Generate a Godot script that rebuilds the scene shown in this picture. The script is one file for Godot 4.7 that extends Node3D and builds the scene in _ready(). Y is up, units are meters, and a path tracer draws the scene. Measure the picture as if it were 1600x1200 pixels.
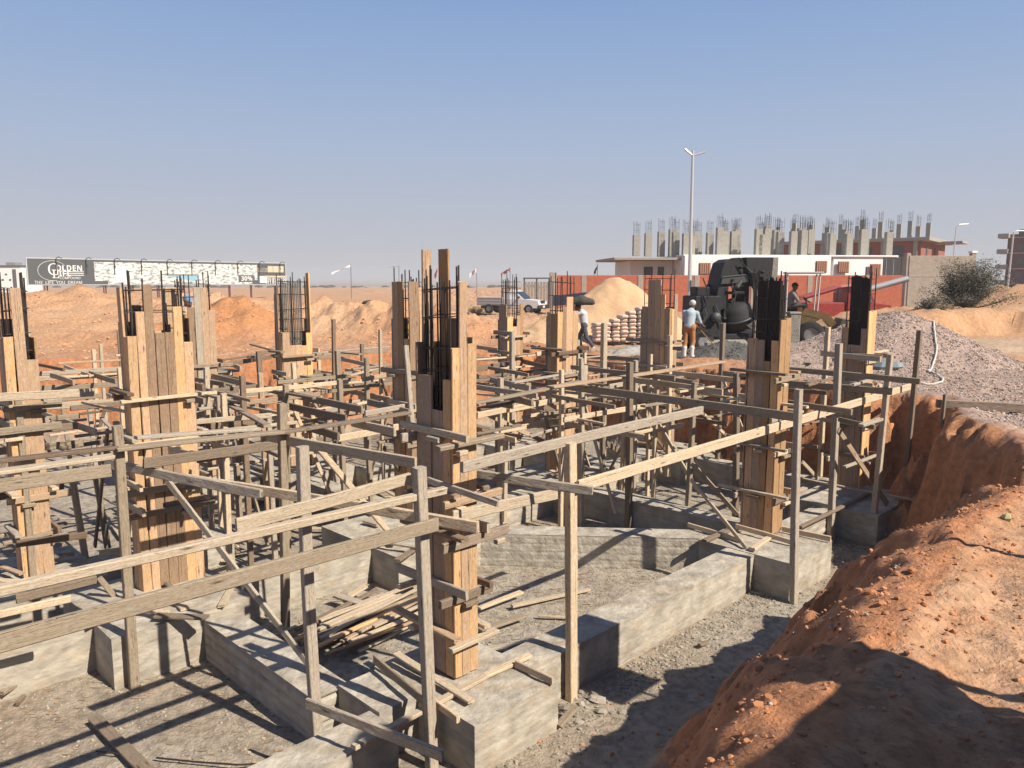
extends Node3D
# A building site in the desert: timber column formwork standing in an excavated pit.
# Plan axes of the building: AB(a, b, y), a and b in metres along the two wall directions.

const R2 := 1.41421356
var rng := RandomNumberGenerator.new()
var M := {}
var taken := {}
var nz := FastNoiseLite.new()
var nf := FastNoiseLite.new()

const BOARDS := [ # scaffold, part, from (x, y, z), to (x, y, z), width, thickness, 0 on edge / 1 flat / 2 upright
	[0, "post", -0.783, -2.33, -6.976, -0.861, 0.71, -6.976, 0.11, 0.09, 2],
	[0, "post", 0.679, -2.33, -8.259, 0.636, 0.67, -8.273, 0.12, 0.095, 2],
	[0, "post", -1.976, -2.33, -7.29, -2.027, 0.843, -7.29, 0.106, 0.09, 2],
	[0, "post", -3.096, -2.33, -9.987, -3.026, 0.841, -9.987, 0.106, 0.09, 2],
	[0, "ledger", -4.706, 0.224, -2.931, -0.696, 0.176, -6.941, 0.124, 0.046, 0],
	[0, "ledger", -4.634, 0.527, -3.215, -0.645, 0.429, -7.204, 0.068, 0.069, 0],
	[0, "ledger", -2.37, 0.339, -6.398, -1.053, 0.417, -7.716, 0.12, 0.041, 0],
	[0, "ledger", -0.478, 0.656, -7.201, 2.564, 0.705, -10.243, 0.112, 0.041, 0],
	[0, "ledger", -0.577, 0.154, -7.229, 0.512, 0.087, -8.318, 0.12, 0.041, 0],
	[0, "ledger", 0.723, 0.194, -8.218, 8.463, 0.302, -15.958, 0.132, 0.041, 0],
	[0, "transom", -4.889, 0.27, -9.055, -2.595, 0.24, -7.744, 0.104, 0.046, 0],
	[0, "transom", -3.828, 0.13, -8.802, -0.323, 0.1, -7.08, 0.112, 0.046, 0],
	[0, "transom", -0.387, 0.33, -8.25, 0.824, 0.3, -7.649, 0.096, 0.046, 0],
	[0, "brace", -0.844, 0.453, -7.5, -0.132, 0.352, -7.01, 0.064, 0.032, 0],
	[0, "brace", -4.187, 0.2, -8.923, -1.717, -2.2, -7.657, 0.08, 0.037, 0],
	[0, "transom", -1.919, -1.5, -6.759, -0.576, -1.5, -5.951, 0.104, 0.037, 0],
	[0, "base_batten", -1.5, -1.66, -7.925, -0.853, -1.66, -7.071, 0.096, 0.032, 0],
	[0, "base_batten", -1.279, -1.6, -7.952, -0.399, -1.7, -7.14, 0.088, 0.032, 1],
	[0, "base_batten", -0.756, -1.69, -7.099, -0.509, -1.69, -6.808, 0.08, 0.037, 0],
	[0, "base_batten", -1.421, -1.72, -6.409, -0.283, -1.7, -7.641, 0.08, 0.041, 1],
	[0, "base_batten", 0.042, -1.69, -7.883, 0.425, -1.69, -7.517, 0.08, 0.037, 0],
	[0, "base_batten", -0.284, -1.71, -7.66, 0.2, -1.71, -8.111, 0.08, 0.037, 1],
	[1, "post", -4.446, -2.33, -8.521, -4.442, 0.815, -8.521, 0.101, 0.09, 2],
	[1, "post", -6.599, -1.93, -11.468, -6.718, -0.557, -11.468, 0.088, 0.081, 2],
	[1, "post", -6.668, -1.93, -12.229, -6.776, -0.722, -12.229, 0.088, 0.081, 2],
	[1, "post", -11.019, -2.33, -18.793, -11.126, -0.389, -18.793, 0.088, 0.081, 2],
	[1, "post", -9.215, -2.33, -16.703, -9.29, -0.349, -16.703, 0.088, 0.081, 2],
	[1, "post", -5.3, -2.23, -14.516, -5.313, -0.612, -14.516, 0.106, 0.09, 2],
	[1, "post", -5, -1.93, -15.514, -5.027, -0.954, -15.514, 0.088, 0.081, 2],
	[1, "post", -10.727, -2.33, -20.048, -10.743, 0.826, -20.048, 0.079, 0.072, 2],
	[1, "post", -11.113, -2.33, -21.87, -11.202, 1.066, -21.87, 0.062, 0.063, 2],
	[1, "plank", -6.298, 0.657, -6.642, -4.45, 0.572, -8.49, 0.16, 0.041, 1],
	[1, "plank", -6.178, 0.568, -6.451, -4.375, 0.523, -8.254, 0.16, 0.041, 1],
	[1, "plank", -4.436, 0.562, -8.433, -3.004, 0.48, -9.865, 0.176, 0.041, 1],
	[1, "plank", -3.075, 0.472, -9.823, -1.55, 0.484, -11.348, 0.16, 0.041, 1],
	[1, "plank", -4.442, 0.595, -8.922, -3.346, 0.493, -10.019, 0.12, 0.041, 1],
	[1, "ledger", -5.899, 0.434, -6.546, -4.332, 0.4, -8.113, 0.136, 0.041, 0],
	[1, "ledger", -4.138, 0.398, -8.448, -3.067, 0.367, -9.519, 0.12, 0.041, 0],
	[1, "ledger", -4.003, 0.19, -9.574, -3.229, 0.199, -10.348, 0.112, 0.037, 0],
	[1, "ledger", -7.475, 0.946, -9.354, -5.968, 0.862, -10.861, 0.112, 0.046, 0],
	[1, "ledger", -10.614, 0.4, -17.079, -9.251, 0.4, -18.122, 0.104, 0.037, 0],
	[1, "ledger", -10.798, 0.25, -17.359, -9.314, 0.25, -18.229, 0.104, 0.037, 0],
	[1, "ledger", -10.48, 0.1, -16.844, -8.983, 0.1, -17.609, 0.12, 0.037, 0],
	[1, "ledger", -8.098, 0.3, -13.028, -7.067, 0.3, -13.678, 0.112, 0.037, 0],
	[1, "ledger", -6.959, 0.45, -11.97, -5.721, 0.45, -13.29, 0.08, 0.046, 0],
	[1, "ledger", -8.198, -0.1, -11.006, -6.784, -0.1, -11.948, 0.112, 0.037, 0],
	[1, "ledger", -7.436, 0.2, -11.994, -6.96, 0.2, -12.399, 0.096, 0.037, 1],
	[1, "ledger", -6.34, 0.2, -10.966, -5.955, 0.2, -11.356, 0.096, 0.037, 1],
	[1, "transom", -5.433, 0.3, -10.558, -4.753, 0.3, -9.833, 0.096, 0.037, 1],
	[1, "transom", -7.668, 0.3, -12.372, -5.934, 0.3, -10.792, 0.096, 0.037, 0],
	[1, "transom", -10.424, 0.35, -17.258, -9.137, 0.35, -15.901, 0.112, 0.037, 0],
	[1, "transom", -9.746, 0.35, -17.633, -8.364, 0.35, -16.112, 0.112, 0.037, 0],
	[1, "brace", -7.537, 0, -12.066, -7.752, -0.4, -12.65, 0.072, 0.037, 0],
	[1, "transom", -4.375, 0.3, -9.638, -3.867, 0.3, -9.234, 0.112, 0.046, 0],
	[1, "ledger", -6.089, -1.55, -10.927, -5.711, -1.55, -11.12, 0.096, 0.046, 0],
	[1, "ledger", -5.53, -0.899, -7.057, -4.724, -0.94, -7.863, 0.08, 0.046, 0],
	[1, "ledger", -5.243, -0.907, -7.768, -4.692, -0.907, -8.319, 0.096, 0.046, 0],
	[1, "ledger", -5.609, -0.521, -8.392, -5.098, -0.587, -8.903, 0.08, 0.046, 0],
	[1, "brace", -5.374, -1.4, -9.603, -5.208, -1.85, -9.795, 0.072, 0.037, 0],
	[2, "post", -5.639, -2.33, -17.186, -5.679, 0.893, -17.186, 0.106, 0.09, 2],
	[2, "post", -6.849, -2.33, -19.058, -6.937, -0.041, -19.058, 0.097, 0.09, 2],
	[2, "post", -3.744, -2.33, -16.654, -3.793, 0.953, -16.654, 0.106, 0.09, 2],
	[2, "post", -4.101, -2.33, -17.348, -4.017, 1.601, -17.348, 0.079, 0.072, 2],
	[2, "post", -4.557, -2.33, -17.348, -4.585, 0.134, -17.348, 0.097, 0.09, 2],
	[2, "post", -2.995, -2.33, -15.832, -3.026, -0.64, -15.832, 0.088, 0.081, 2],
	[2, "post", -2.609, -1.73, -15.276, -2.616, 1.493, -15.276, 0.062, 0.063, 2],
	[2, "post", -1.602, 0.12, -12.152, -1.682, 1.426, -12.152, 0.088, 0.054, 2],
	[2, "ledger", -5.84, 0.42, -13.814, -4.874, 0.42, -14.776, 0.112, 0.037, 0],
	[2, "ledger", -5.554, 0.35, -13.279, -5.093, 0.35, -13.891, 0.096, 0.037, 1],
	[2, "ledger", -6.824, 0.6, -15.827, -5.944, 0.6, -19.238, 0.104, 0.041, 0],
	[2, "ledger", -7.382, 0.5, -18.791, -6.652, 0.5, -21.665, 0.104, 0.041, 1],
	[2, "ledger", -4.984, 0.3, -11.502, -3.866, 0.3, -12.188, 0.08, 0.046, 0],
	[2, "ledger", -4.311, 0.35, -10.397, -3.211, 0.35, -11.281, 0.088, 0.046, 1],
	[2, "ledger", -4.928, 0.1, -12.196, -4.1, 0.1, -12.778, 0.128, 0.037, 0],
	[2, "ledger", -5.343, 0.3, -12.758, -4.879, 0.3, -13.167, 0.104, 0.046, 1],
	[2, "ledger", -5.839, 0.05, -13.572, -5.181, 0.05, -14.13, 0.12, 0.046, 0],
	[2, "ledger", -5.129, 0.1, -17.164, -3.773, 0.1, -18.445, 0.12, 0.037, 0],
	[2, "ledger", -5.721, 0.45, -21.417, -3.834, 0.45, -23.825, 0.112, 0.037, 1],
	[2, "ledger", -5.314, 0.4, -21, -3.762, 0.4, -23.249, 0.112, 0.037, 0],
	[2, "ledger", -2.741, 0.65, -14.034, -2.136, 0.65, -15.274, 0.08, 0.046, 0],
	[2, "ledger", -3.482, 0.45, -16.3, -3.002, 0.45, -17.943, 0.096, 0.041, 1],
	[2, "ledger", -2.745, 0.3, -13.309, -2.42, 0.3, -13.832, 0.096, 0.041, 1],
	[2, "ledger", -2.228, 0.45, -11.489, -1.689, 0.45, -12.226, 0.08, 0.046, 0],
	[2, "ledger", -3.445, 0.1, -13.619, -3.133, 0.1, -14.421, 0.104, 0.037, 0],
	[2, "ledger", -2.607, 0.1, -11.318, -1.721, 0.1, -12.423, 0.104, 0.037, 0],
	[2, "ledger", -3.144, -0.1, -12.047, -2.872, -0.1, -12.569, 0.104, 0.037, 0],
	[2, "transom", -7.177, 0.45, -17.146, -2.36, 0.43, -11.968, 0.12, 0.041, 0],
	[2, "transom", -3.946, 0.3, -13.238, -2.6, 0.3, -11.893, 0.12, 0.041, 0],
	[2, "transom", -3.304, 0.35, -10.218, -1.118, 0.33, -8.767, 0.128, 0.046, 0],
	[2, "transom", -2.324, 0.4, -11.006, -1.591, 0.4, -10.278, 0.12, 0.041, 0],
	[2, "transom", -3.989, 0.3, -10.036, -3.511, 0.3, -9.487, 0.112, 0.041, 0],
	[2, "transom", -2.785, 0.4, -10.557, -2.287, 0.4, -9.969, 0.112, 0.041, 0],
	[2, "transom", -4.68, 0.42, -12.549, -3.461, 0.42, -10.694, 0.104, 0.041, 1],
	[2, "transom", -2.453, 0.4, -12.955, -1.598, 0.4, -11.843, 0.112, 0.041, 0],
	[2, "transom", -7.363, 0.7, -21.654, -5.424, 0.7, -18.671, 0.08, 0.041, 1],
	[2, "transom", -5.566, 0.35, -14.561, -4.375, 0.35, -12.992, 0.112, 0.041, 0],
	[2, "transom", -6.745, 0.5, -18.334, -6.109, 0.5, -17.216, 0.112, 0.041, 0],
	[2, "transom", -4.655, 0.4, -20.636, -2.768, 0.4, -17.586, 0.104, 0.041, 0],
	[2, "transom", -4.079, 0.3, -18.742, -2.985, 0.3, -16.956, 0.104, 0.041, 0],
	[2, "brace", -2.717, 0.3, -10.247, -1.991, -1.6, -12.048, 0.096, 0.041, 0],
	[2, "brace", -4.506, 0.2, -16.418, -4.498, -0.5, -17.618, 0.08, 0.041, 0],
	[2, "brace", -2.521, 0.55, -14.736, -2.733, -0.1, -16.748, 0.072, 0.037, 0],
	[2, "brace", -2.119, -0.3, -12.491, -1.934, -1.4, -14.158, 0.08, 0.041, 0],
	[2, "brace", -3.288, 0.3, -16.616, -3.733, -0.2, -17.618, 0.072, 0.037, 0],
	[3, "post", -0.236, -2.33, -15.418, -0.233, 0.516, -15.418, 0.106, 0.09, 2],
	[3, "post", 0.014, -2.33, -16.866, 0, 1.357, -16.866, 0.106, 0.09, 2],
	[3, "post", 1.34, -2.33, -14.807, 1.399, 0.828, -14.807, 0.123, 0.099, 2],
	[3, "post", 2.02, -2.33, -16.654, 1.992, 1.55, -16.654, 0.123, 0.099, 2],
	[3, "post", 2.252, -2.33, -14.388, 2.213, 0.933, -14.388, 0.123, 0.099, 2],
	[3, "post", 2.657, -2.33, -16.335, 2.635, 0.776, -16.335, 0.097, 0.09, 2],
	[3, "post", 3.36, -1.73, -16.228, 3.335, 1.315, -16.228, 0.097, 0.081, 2],
	[3, "post", 3.306, -2.33, -14.119, 3.375, 0.592, -14.119, 0.097, 0.081, 2],
	[3, "post", 4.942, -2.33, -18.142, 4.972, 1.474, -18.142, 0.114, 0.09, 2],
	[3, "post", 4.266, -2.03, -14.244, 4.187, 0.744, -14.244, 0.114, 0.09, 2],
	[3, "post", -0.148, -2.13, -14.321, -0.121, -0.572, -14.321, 0.088, 0.081, 2],
	[3, "plank", -0.605, 0.53, -11.981, 1.215, 0.644, -13.802, 0.16, 0.041, 1],
	[3, "plank", 0.66, 0.633, -13.105, 4.74, 0.662, -17.185, 0.176, 0.041, 1],
	[3, "plank", -0.563, 0.4, -12.15, 0, 0.4, -13.027, 0.16, 0.041, 1],
	[3, "ledger", -0.794, 0.55, -16.636, -0.015, 0.55, -17.997, 0.112, 0.041, 0],
	[3, "ledger", 0.012, 0.5, -14.737, 1.552, 0.5, -16.706, 0.096, 0.037, 1],
	[3, "ledger", -0.918, 0.5, -19.271, 0.958, 0.5, -20.868, 0.096, 0.037, 1],
	[3, "ledger", -0.059, 0.1, -13.973, 1.352, 0.1, -15.767, 0.112, 0.041, 0],
	[3, "ledger", -0.694, -0.1, -14.438, -0.128, -0.1, -15.188, 0.12, 0.041, 0],
	[3, "ledger", -0.587, 0, -12.172, 0.131, 0, -12.963, 0.096, 0.037, 1],
	[3, "ledger", 1.767, 0.35, -21.152, 3.793, 0.35, -22.724, 0.096, 0.037, 1],
	[3, "ledger", 1.909, 0.1, -16.844, 3.032, 0.1, -18.077, 0.104, 0.041, 0],
	[3, "ledger", 3.553, 0.3, -16.956, 4.571, 0.3, -18.195, 0.096, 0.041, 1],
	[3, "ledger", 3.615, 0.35, -13.134, 4.042, 0.35, -13.733, 0.128, 0.041, 1],
	[3, "ledger", 4.111, 0.25, -12.731, 4.768, 0.25, -13.48, 0.104, 0.041, 1],
	[3, "transom", 0.988, 0.44, -14.72, 4.261, 0.42, -11.323, 0.136, 0.046, 0],
	[3, "transom", 2.604, 0.38, -16.09, 3.943, 0.38, -14.262, 0.12, 0.041, 0],
	[3, "transom", 3.707, 0.35, -17.633, 4.765, 0.35, -16.329, 0.12, 0.041, 0],
	[3, "transom", -0.813, 0.35, -17.016, 0.353, 0.35, -15.014, 0.12, 0.041, 0],
	[3, "transom", -0.806, 0.2, -16.843, 0.154, 0.2, -15.259, 0.12, 0.041, 0],
	[3, "transom", 0, 0.35, -21.152, 0.884, 0.35, -18.863, 0.12, 0.041, 0],
	[3, "transom", -1.093, 0.45, -23.825, -0.416, 0.45, -22.667, 0.12, 0.041, 0],
	[3, "transom", -1.032, 0.3, -21.668, 0, 0.3, -21.299, 0.12, 0.041, 0],
	[3, "transom", 1.968, 0.3, -22.445, 3.559, 0.3, -21.299, 0.12, 0.041, 0],
	[3, "transom", 0.581, 0.6, -21.77, 1.277, 0.6, -20.14, 0.08, 0.041, 1],
	[3, "transom", 0.637, 0.3, -14.565, 1.767, 0.3, -13.028, 0.08, 0.041, 0],
	[3, "transom", -0.48, 0.2, -14.251, 0.023, 0.2, -13.794, 0.112, 0.041, 0],
	[3, "transom", -0.111, 0.45, -13.214, 0.337, 0.45, -12.493, 0.112, 0.041, 0],
	[3, "transom", 1.709, 0.35, -19.466, 2.328, 0.35, -18.296, 0.112, 0.041, 0],
	[3, "transom", 4.517, 0.5, -16.343, 4.889, 0.5, -15.771, 0.112, 0.041, 0],
	[3, "transom", 3.823, 0.45, -13.063, 4.708, 0.45, -12.097, 0.08, 0.041, 1],
	[3, "brace", 0.62, -0.1, -15.675, 2.664, -1.6, -17.724, 0.128, 0.037, 0],
	[3, "brace", 2.672, 0.3, -16.956, 3.862, -1.9, -15.416, 0.088, 0.041, 0],
	[3, "brace", 2.43, -0.1, -15.509, 3.597, -1.5, -17.215, 0.08, 0.041, 0],
	[3, "brace", 3.328, -0.9, -13.926, 4.051, -1.72, -13.414, 0.088, 0.037, 0],
	[3, "brace", 3.219, -1.1, -13.48, 3.682, -1.72, -11.657, 0.072, 0.037, 0],
	[3, "brace", 3.849, -0.2, -15.318, 4.789, -1, -16.384, 0.072, 0.037, 0],
	[3, "brace", 3.856, -0.1, -16.017, 4.806, 0.25, -16.461, 0.048, 0.046, 0],
	[3, "brace", 3.681, 0, -17.255, 4.077, -0.3, -17.299, 0.064, 0.037, 0],
	[3, "brace", -0.558, -0.2, -15.396, 0.735, -1.2, -17.348, 0.096, 0.037, 0],
	[3, "transom", -0.506, -0.2, -13.302, 0.064, -0.2, -12.634, 0.096, 0.041, 0],
	[3, "brace", 0.588, -1.2, -17.348, 0.9, -1.6, -17.656, 0.08, 0.037, 0],
	[4, "post", 4.196, -2.33, -10.947, 4.118, 0.896, -10.947, 0.11, 0.09, 2],
	[4, "post", 5.817, -2.33, -13.573, 5.78, 1.346, -13.573, 0.132, 0.099, 2],
	[4, "post", 6.617, -1.78, -13.629, 6.725, 1.148, -13.629, 0.106, 0.09, 2],
	[4, "post", 7.888, -1.88, -15.094, 7.994, 1.492, -15.094, 0.106, 0.09, 2],
	[4, "post", 6.733, -1.78, -16.426, 6.743, 1.48, -16.426, 0.114, 0.09, 2],
	[4, "transom", 5.365, 0.75, -14.838, 7.065, 0.72, -13.204, 0.104, 0.046, 0],
	[4, "transom", 5.282, 0.5, -14.641, 6.735, 0.5, -13.496, 0.12, 0.046, 0],
	[4, "transom", 4.647, 0.38, -13.085, 5.382, 0.38, -12.022, 0.104, 0.046, 0],
	[4, "transom", 5.713, 0.05, -13.244, 5.972, 0.05, -12.461, 0.08, 0.046, 0],
	[4, "transom", 6.346, 0.98, -15.741, 6.99, 0.98, -14.526, 0.104, 0.046, 0],
	[4, "ledger", 4.824, 0.72, -14.043, 6.446, 0.72, -16.478, 0.104, 0.046, 1],
	[4, "ledger", 5.341, 0.55, -13.894, 6.248, 0.55, -14.937, 0.08, 0.046, 1],
	[4, "ledger", 6.062, 0.6, -13.605, 6.801, 0.6, -14.435, 0.08, 0.046, 1],
	[4, "ledger", 7.124, 1, -15.376, 7.866, 1, -16.117, 0.096, 0.046, 1],
	[4, "ledger", 5.694, 0.1, -12.365, 6.302, 0.1, -12.963, 0.096, 0.046, 1],
	[4, "ledger", 6.201, -1, -14.039, 7.346, -1, -15.123, 0.072, 0.046, 1],
	[4, "ledger", 4.533, -0.6, -13.344, 5.215, -0.6, -13.879, 0.08, 0.046, 1],
	[4, "ledger", 4.246, -1.2, -12.398, 5.196, -1.2, -13.283, 0.096, 0.046, 1],
	[4, "brace", 5.615, -0.1, -13.02, 7.078, -1.72, -14.104, 0.104, 0.037, 0],
	[4, "brace", 5.416, -0.9, -14.029, 5.848, -1.3, -14.347, 0.072, 0.037, 0],
	[4, "base_batten", 6.018, -1.6, -15.51, 7.655, -1.6, -13.776, 0.056, 0.037, 1],
	[4, "base_batten", 4.884, -1.7, -12.62, 7.081, -1.7, -14.793, 0.08, 0.046, 1],
	[4, "base_batten", 4.534, -1.68, -12.49, 5.136, -1.68, -11.968, 0.088, 0.037, 0],
	[4, "base_batten", 3.086, -1.7, -11.933, 3.61, -1.7, -12.45, 0.096, 0.046, 1],
	[4, "base_batten", 3.736, -1.7, -11.542, 4.24, -1.7, -12.154, 0.096, 0.046, 1],
	[4, "base_batten", 3.772, -1.65, -12.535, 4.47, -1.68, -11.783, 0.08, 0.037, 0],
	[4, "base_batten", 3.016, -1.7, -12.76, 3.703, -1.7, -11.933, 0.08, 0.037, 0],
	[1, "ledger", -7.258, 0.434, -9.087, -6.237, 0.435, -10.24, 0.1, 0.04, 1],
	[1, "transom", -5.328, 0.615, -10.592, -6.596, 0.589, -11.686, 0.05, 0.04, 1],
	[1, "transom", -5.055, 0.302, -13.557, -6.347, 0.334, -14.678, 0.1, 0.04, 1],
	[1, "ledger", -8.513, -0.715, -11.129, -7.114, -0.675, -12.591, 0.065, 0.04, 1],
	[1, "transom", -4.661, 0.625, -11.534, -5.352, 0.633, -12.206, 0.1, 0.04, 0],
	[1, "ledger", -9.621, -0.117, -10.393, -7.969, -0.097, -12.125, 0.1, 0.04, 1],
	[1, "ledger", -7.004, -0.136, -11.714, -6.272, -0.136, -12.616, 0.065, 0.04, 0],
	[1, "ledger", -7.081, 0.499, -9.213, -6.046, 0.519, -10.162, 0.1, 0.04, 0],
	[1, "ledger", -7.674, -0.362, -13.411, -6.895, -0.382, -14.303, 0.05, 0.04, 0],
	[1, "transom", -3.527, 0.34, -11.982, -4.868, 0.298, -13.283, 0.05, 0.04, 0],
	[1, "ledger", -8.635, -0.399, -10.139, -7.962, -0.398, -10.943, 0.065, 0.04, 1],
	[1, "ledger", -8.571, 0.583, -10.902, -6.795, 0.565, -12.593, 0.08, 0.04, 0],
	[1, "transom", -3.59, -0.31, -11.812, -4.424, -0.261, -12.756, 0.065, 0.04, 0],
	[1, "ledger", -9.154, 0.356, -10.05, -7.982, 0.322, -11.211, 0.05, 0.04, 0],
	[1, "ledger", -6.574, -0.073, -12.168, -5.249, -0.067, -13.674, 0.08, 0.04, 0],
	[1, "ledger", -7.806, 0.396, -9.391, -7.132, 0.437, -10.108, 0.08, 0.04, 0],
	[1, "transom", -4.795, -0.149, -12.086, -6.658, -0.176, -13.823, 0.1, 0.04, 1],
	[1, "transom", -6.961, -0.082, -13.144, -7.514, -0.034, -13.879, 0.065, 0.04, 1],
	[1, "transom", -5.943, 0.25, -13.146, -7.122, 0.23, -14.249, 0.08, 0.04, 0],
	[1, "transom", -7.919, -0.309, -12.211, -8.831, -0.329, -13.043, 0.1, 0.04, 1],
	[1, "ledger", -6.457, -0.048, -12.745, -4.93, -0.049, -14.241, 0.05, 0.04, 0],
	[1, "ledger", -8.128, 0.398, -10.131, -6.68, 0.376, -11.719, 0.08, 0.04, 0],
	[1, "ledger", -5.572, -0.661, -13.768, -4.559, -0.686, -14.674, 0.1, 0.04, 0],
	[1, "transom", -4.387, 0.488, -12.255, -5.678, 0.476, -13.671, 0.065, 0.04, 1],
	[1, "transom", -7.585, 0.17, -10.063, -9.254, 0.167, -11.557, 0.08, 0.04, 1],
	[1, "transom", -3.175, 0.575, -12.217, -4.17, 0.534, -13.354, 0.065, 0.04, 1],
	[1, "transom", -5.214, -0.716, -12.966, -6.884, -0.736, -14.56, 0.08, 0.04, 0],
	[1, "ledger", -5.821, 0.622, -12.073, -4.996, 0.611, -12.794, 0.1, 0.04, 1],
	[1, "ledger", -10.029, -0.752, -10.803, -8.686, -0.708, -12.018, 0.05, 0.04, 1],
	[1, "transom", -5.196, -0.672, -10.962, -6.774, -0.674, -12.64, 0.05, 0.04, 0],
	[1, "post", -4.07, -2.33, -12.728, -4.077, 0.335, -12.705, 0.085, 0.075, 2],
	[1, "post", -4.545, -2.33, -11.887, -4.519, 0.691, -11.927, 0.085, 0.075, 2],
	[1, "post", -8.125, -2.33, -12.765, -8.152, 0.938, -12.806, 0.085, 0.075, 2],
	[1, "post", -7.165, -2.33, -13.963, -7.155, 0.875, -13.951, 0.085, 0.075, 2],
	[1, "post", -6.087, -2.33, -11.608, -6.069, 0.302, -11.621, 0.085, 0.075, 2],
	[1, "post", -5.368, -2.33, -13.299, -5.331, 0.949, -13.342, 0.085, 0.075, 2],
	[1, "post", -6.783, -2.33, -10.446, -6.803, 0.86, -10.471, 0.085, 0.075, 2],
	[1, "brace", -5.152, 0.2, -11.602, -5.659, -1.9, -12.109, 0.07, 0.035, 0],
	[1, "brace", -6.137, 0.2, -11.492, -6.879, -1.9, -12.234, 0.07, 0.035, 0],
	[1, "brace", -8.549, 0.2, -11.078, -9.337, -1.9, -10.29, 0.07, 0.035, 0],
	[1, "brace", -5.622, 0.2, -14.409, -6.317, -1.9, -15.103, 0.07, 0.035, 0],
	[1, "brace", -4.891, 0.2, -13.128, -4.047, -1.9, -12.284, 0.07, 0.035, 0],
	[1, "ledger", -8.856, 0.358, -18.764, -7.719, 0.332, -19.761, 0.08, 0.04, 1],
	[1, "transom", -9.472, 0.352, -17.156, -10.965, 0.395, -18.747, 0.08, 0.04, 0],
	[1, "ledger", -9.904, 0.675, -16.682, -8.578, 0.652, -17.855, 0.05, 0.04, 0],
	[1, "ledger", -9.569, -0.375, -15.951, -8.109, -0.36, -17.409, 0.05, 0.04, 0],
	[1, "transom", -6.237, -0.357, -17.364, -7.001, -0.371, -18.199, 0.1, 0.04, 0],
	[1, "ledger", -9.087, -0.097, -17.667, -7.751, -0.081, -19.023, 0.08, 0.04, 0],
	[1, "ledger", -7.656, 0.466, -17.275, -6.616, 0.488, -18.118, 0.065, 0.04, 0],
	[1, "ledger", -10.054, 0.243, -14.466, -9.371, 0.198, -15.069, 0.065, 0.04, 0],
	[1, "transom", -5.939, 0.343, -16.688, -7.159, 0.344, -17.737, 0.1, 0.04, 1],
	[1, "ledger", -9.353, -0.642, -15.283, -7.672, -0.597, -17.053, 0.08, 0.04, 1],
	[1, "ledger", -8.258, 0.139, -16.684, -7.225, 0.138, -17.532, 0.065, 0.04, 0],
	[1, "transom", -9.384, 0.608, -16.008, -10.873, 0.578, -17.458, 0.065, 0.04, 0],
	[1, "ledger", -9.677, 0.657, -18.716, -8.298, 0.638, -20.186, 0.05, 0.04, 0],
	[1, "ledger", -9.95, 0.347, -16.768, -8.346, 0.334, -18.42, 0.065, 0.04, 1],
	[1, "ledger", -9.134, 0.446, -18.251, -8.176, 0.418, -19.098, 0.065, 0.04, 0],
	[1, "transom", -9.352, -0.395, -14.76, -10.885, -0.373, -16.362, 0.1, 0.04, 0],
	[1, "post", -7.657, -2.33, -18.473, -7.602, 0.509, -18.463, 0.085, 0.075, 2],
	[1, "post", -8.653, -2.33, -19.056, -8.666, 0.59, -19.06, 0.085, 0.075, 2],
	[1, "post", -10.286, -2.33, -18.723, -10.221, 0.804, -18.738, 0.085, 0.075, 2],
	[1, "post", -8.202, -2.33, -19.164, -8.191, 0.587, -19.153, 0.085, 0.075, 2],
	[1, "brace", -9.373, 0.2, -18.018, -9.887, -1.9, -17.503, 0.07, 0.035, 0],
	[1, "brace", -9.229, 0.2, -14.697, -9.948, -1.9, -13.979, 0.07, 0.035, 0],
	[2, "transom", -1.771, 0.281, -16.056, -3.209, 0.259, -17.595, 0.05, 0.04, 0],
	[2, "transom", -1.753, -0.704, -15.701, -3.265, -0.702, -17.294, 0.1, 0.04, 0],
	[2, "transom", -3.409, -0.103, -11.96, -5.008, -0.083, -13.564, 0.08, 0.04, 1],
	[2, "ledger", -4.151, 0.308, -14.402, -2.298, 0.337, -16.11, 0.08, 0.04, 0],
	[2, "ledger", -1.672, -0.153, -15.072, -0.625, -0.108, -16.26, 0.1, 0.04, 0],
	[2, "transom", -3.606, 0.324, -15.067, -4.515, 0.292, -15.887, 0.05, 0.04, 1],
	[2, "ledger", -4.638, 0.582, -12.91, -3.085, 0.57, -14.356, 0.08, 0.04, 0],
	[2, "transom", -3.991, 0.623, -11.641, -5.27, 0.664, -12.816, 0.05, 0.04, 0],
	[2, "ledger", -6.84, -0.702, -13.628, -5.442, -0.707, -14.868, 0.08, 0.04, 1],
	[2, "transom", -4.451, -0.051, -12.634, -5.569, -0.017, -13.809, 0.05, 0.04, 1],
	[2, "transom", -3.828, 0.418, -15.729, -4.619, 0.389, -16.694, 0.05, 0.04, 0],
	[2, "ledger", -5.741, 0.25, -14.654, -4.954, 0.214, -15.536, 0.1, 0.04, 0],
	[2, "transom", -5.719, -0.147, -13.557, -6.542, -0.11, -14.378, 0.1, 0.04, 0],
	[2, "ledger", -6.193, 0.145, -14.642, -4.402, 0.119, -16.426, 0.05, 0.04, 1],
	[2, "ledger", -4.415, -0.398, -15.115, -3.154, -0.348, -16.472, 0.08, 0.04, 0],
	[2, "ledger", -5.43, -0.335, -15.486, -3.942, -0.312, -16.769, 0.05, 0.04, 0],
	[2, "ledger", -3.123, 0.42, -14.988, -1.312, 0.454, -16.816, 0.065, 0.04, 1],
	[2, "ledger", -3.668, 0.451, -14.753, -2.612, 0.442, -15.644, 0.065, 0.04, 1],
	[2, "ledger", -4.506, 0.267, -13.61, -3.805, 0.303, -14.322, 0.08, 0.04, 1],
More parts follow.
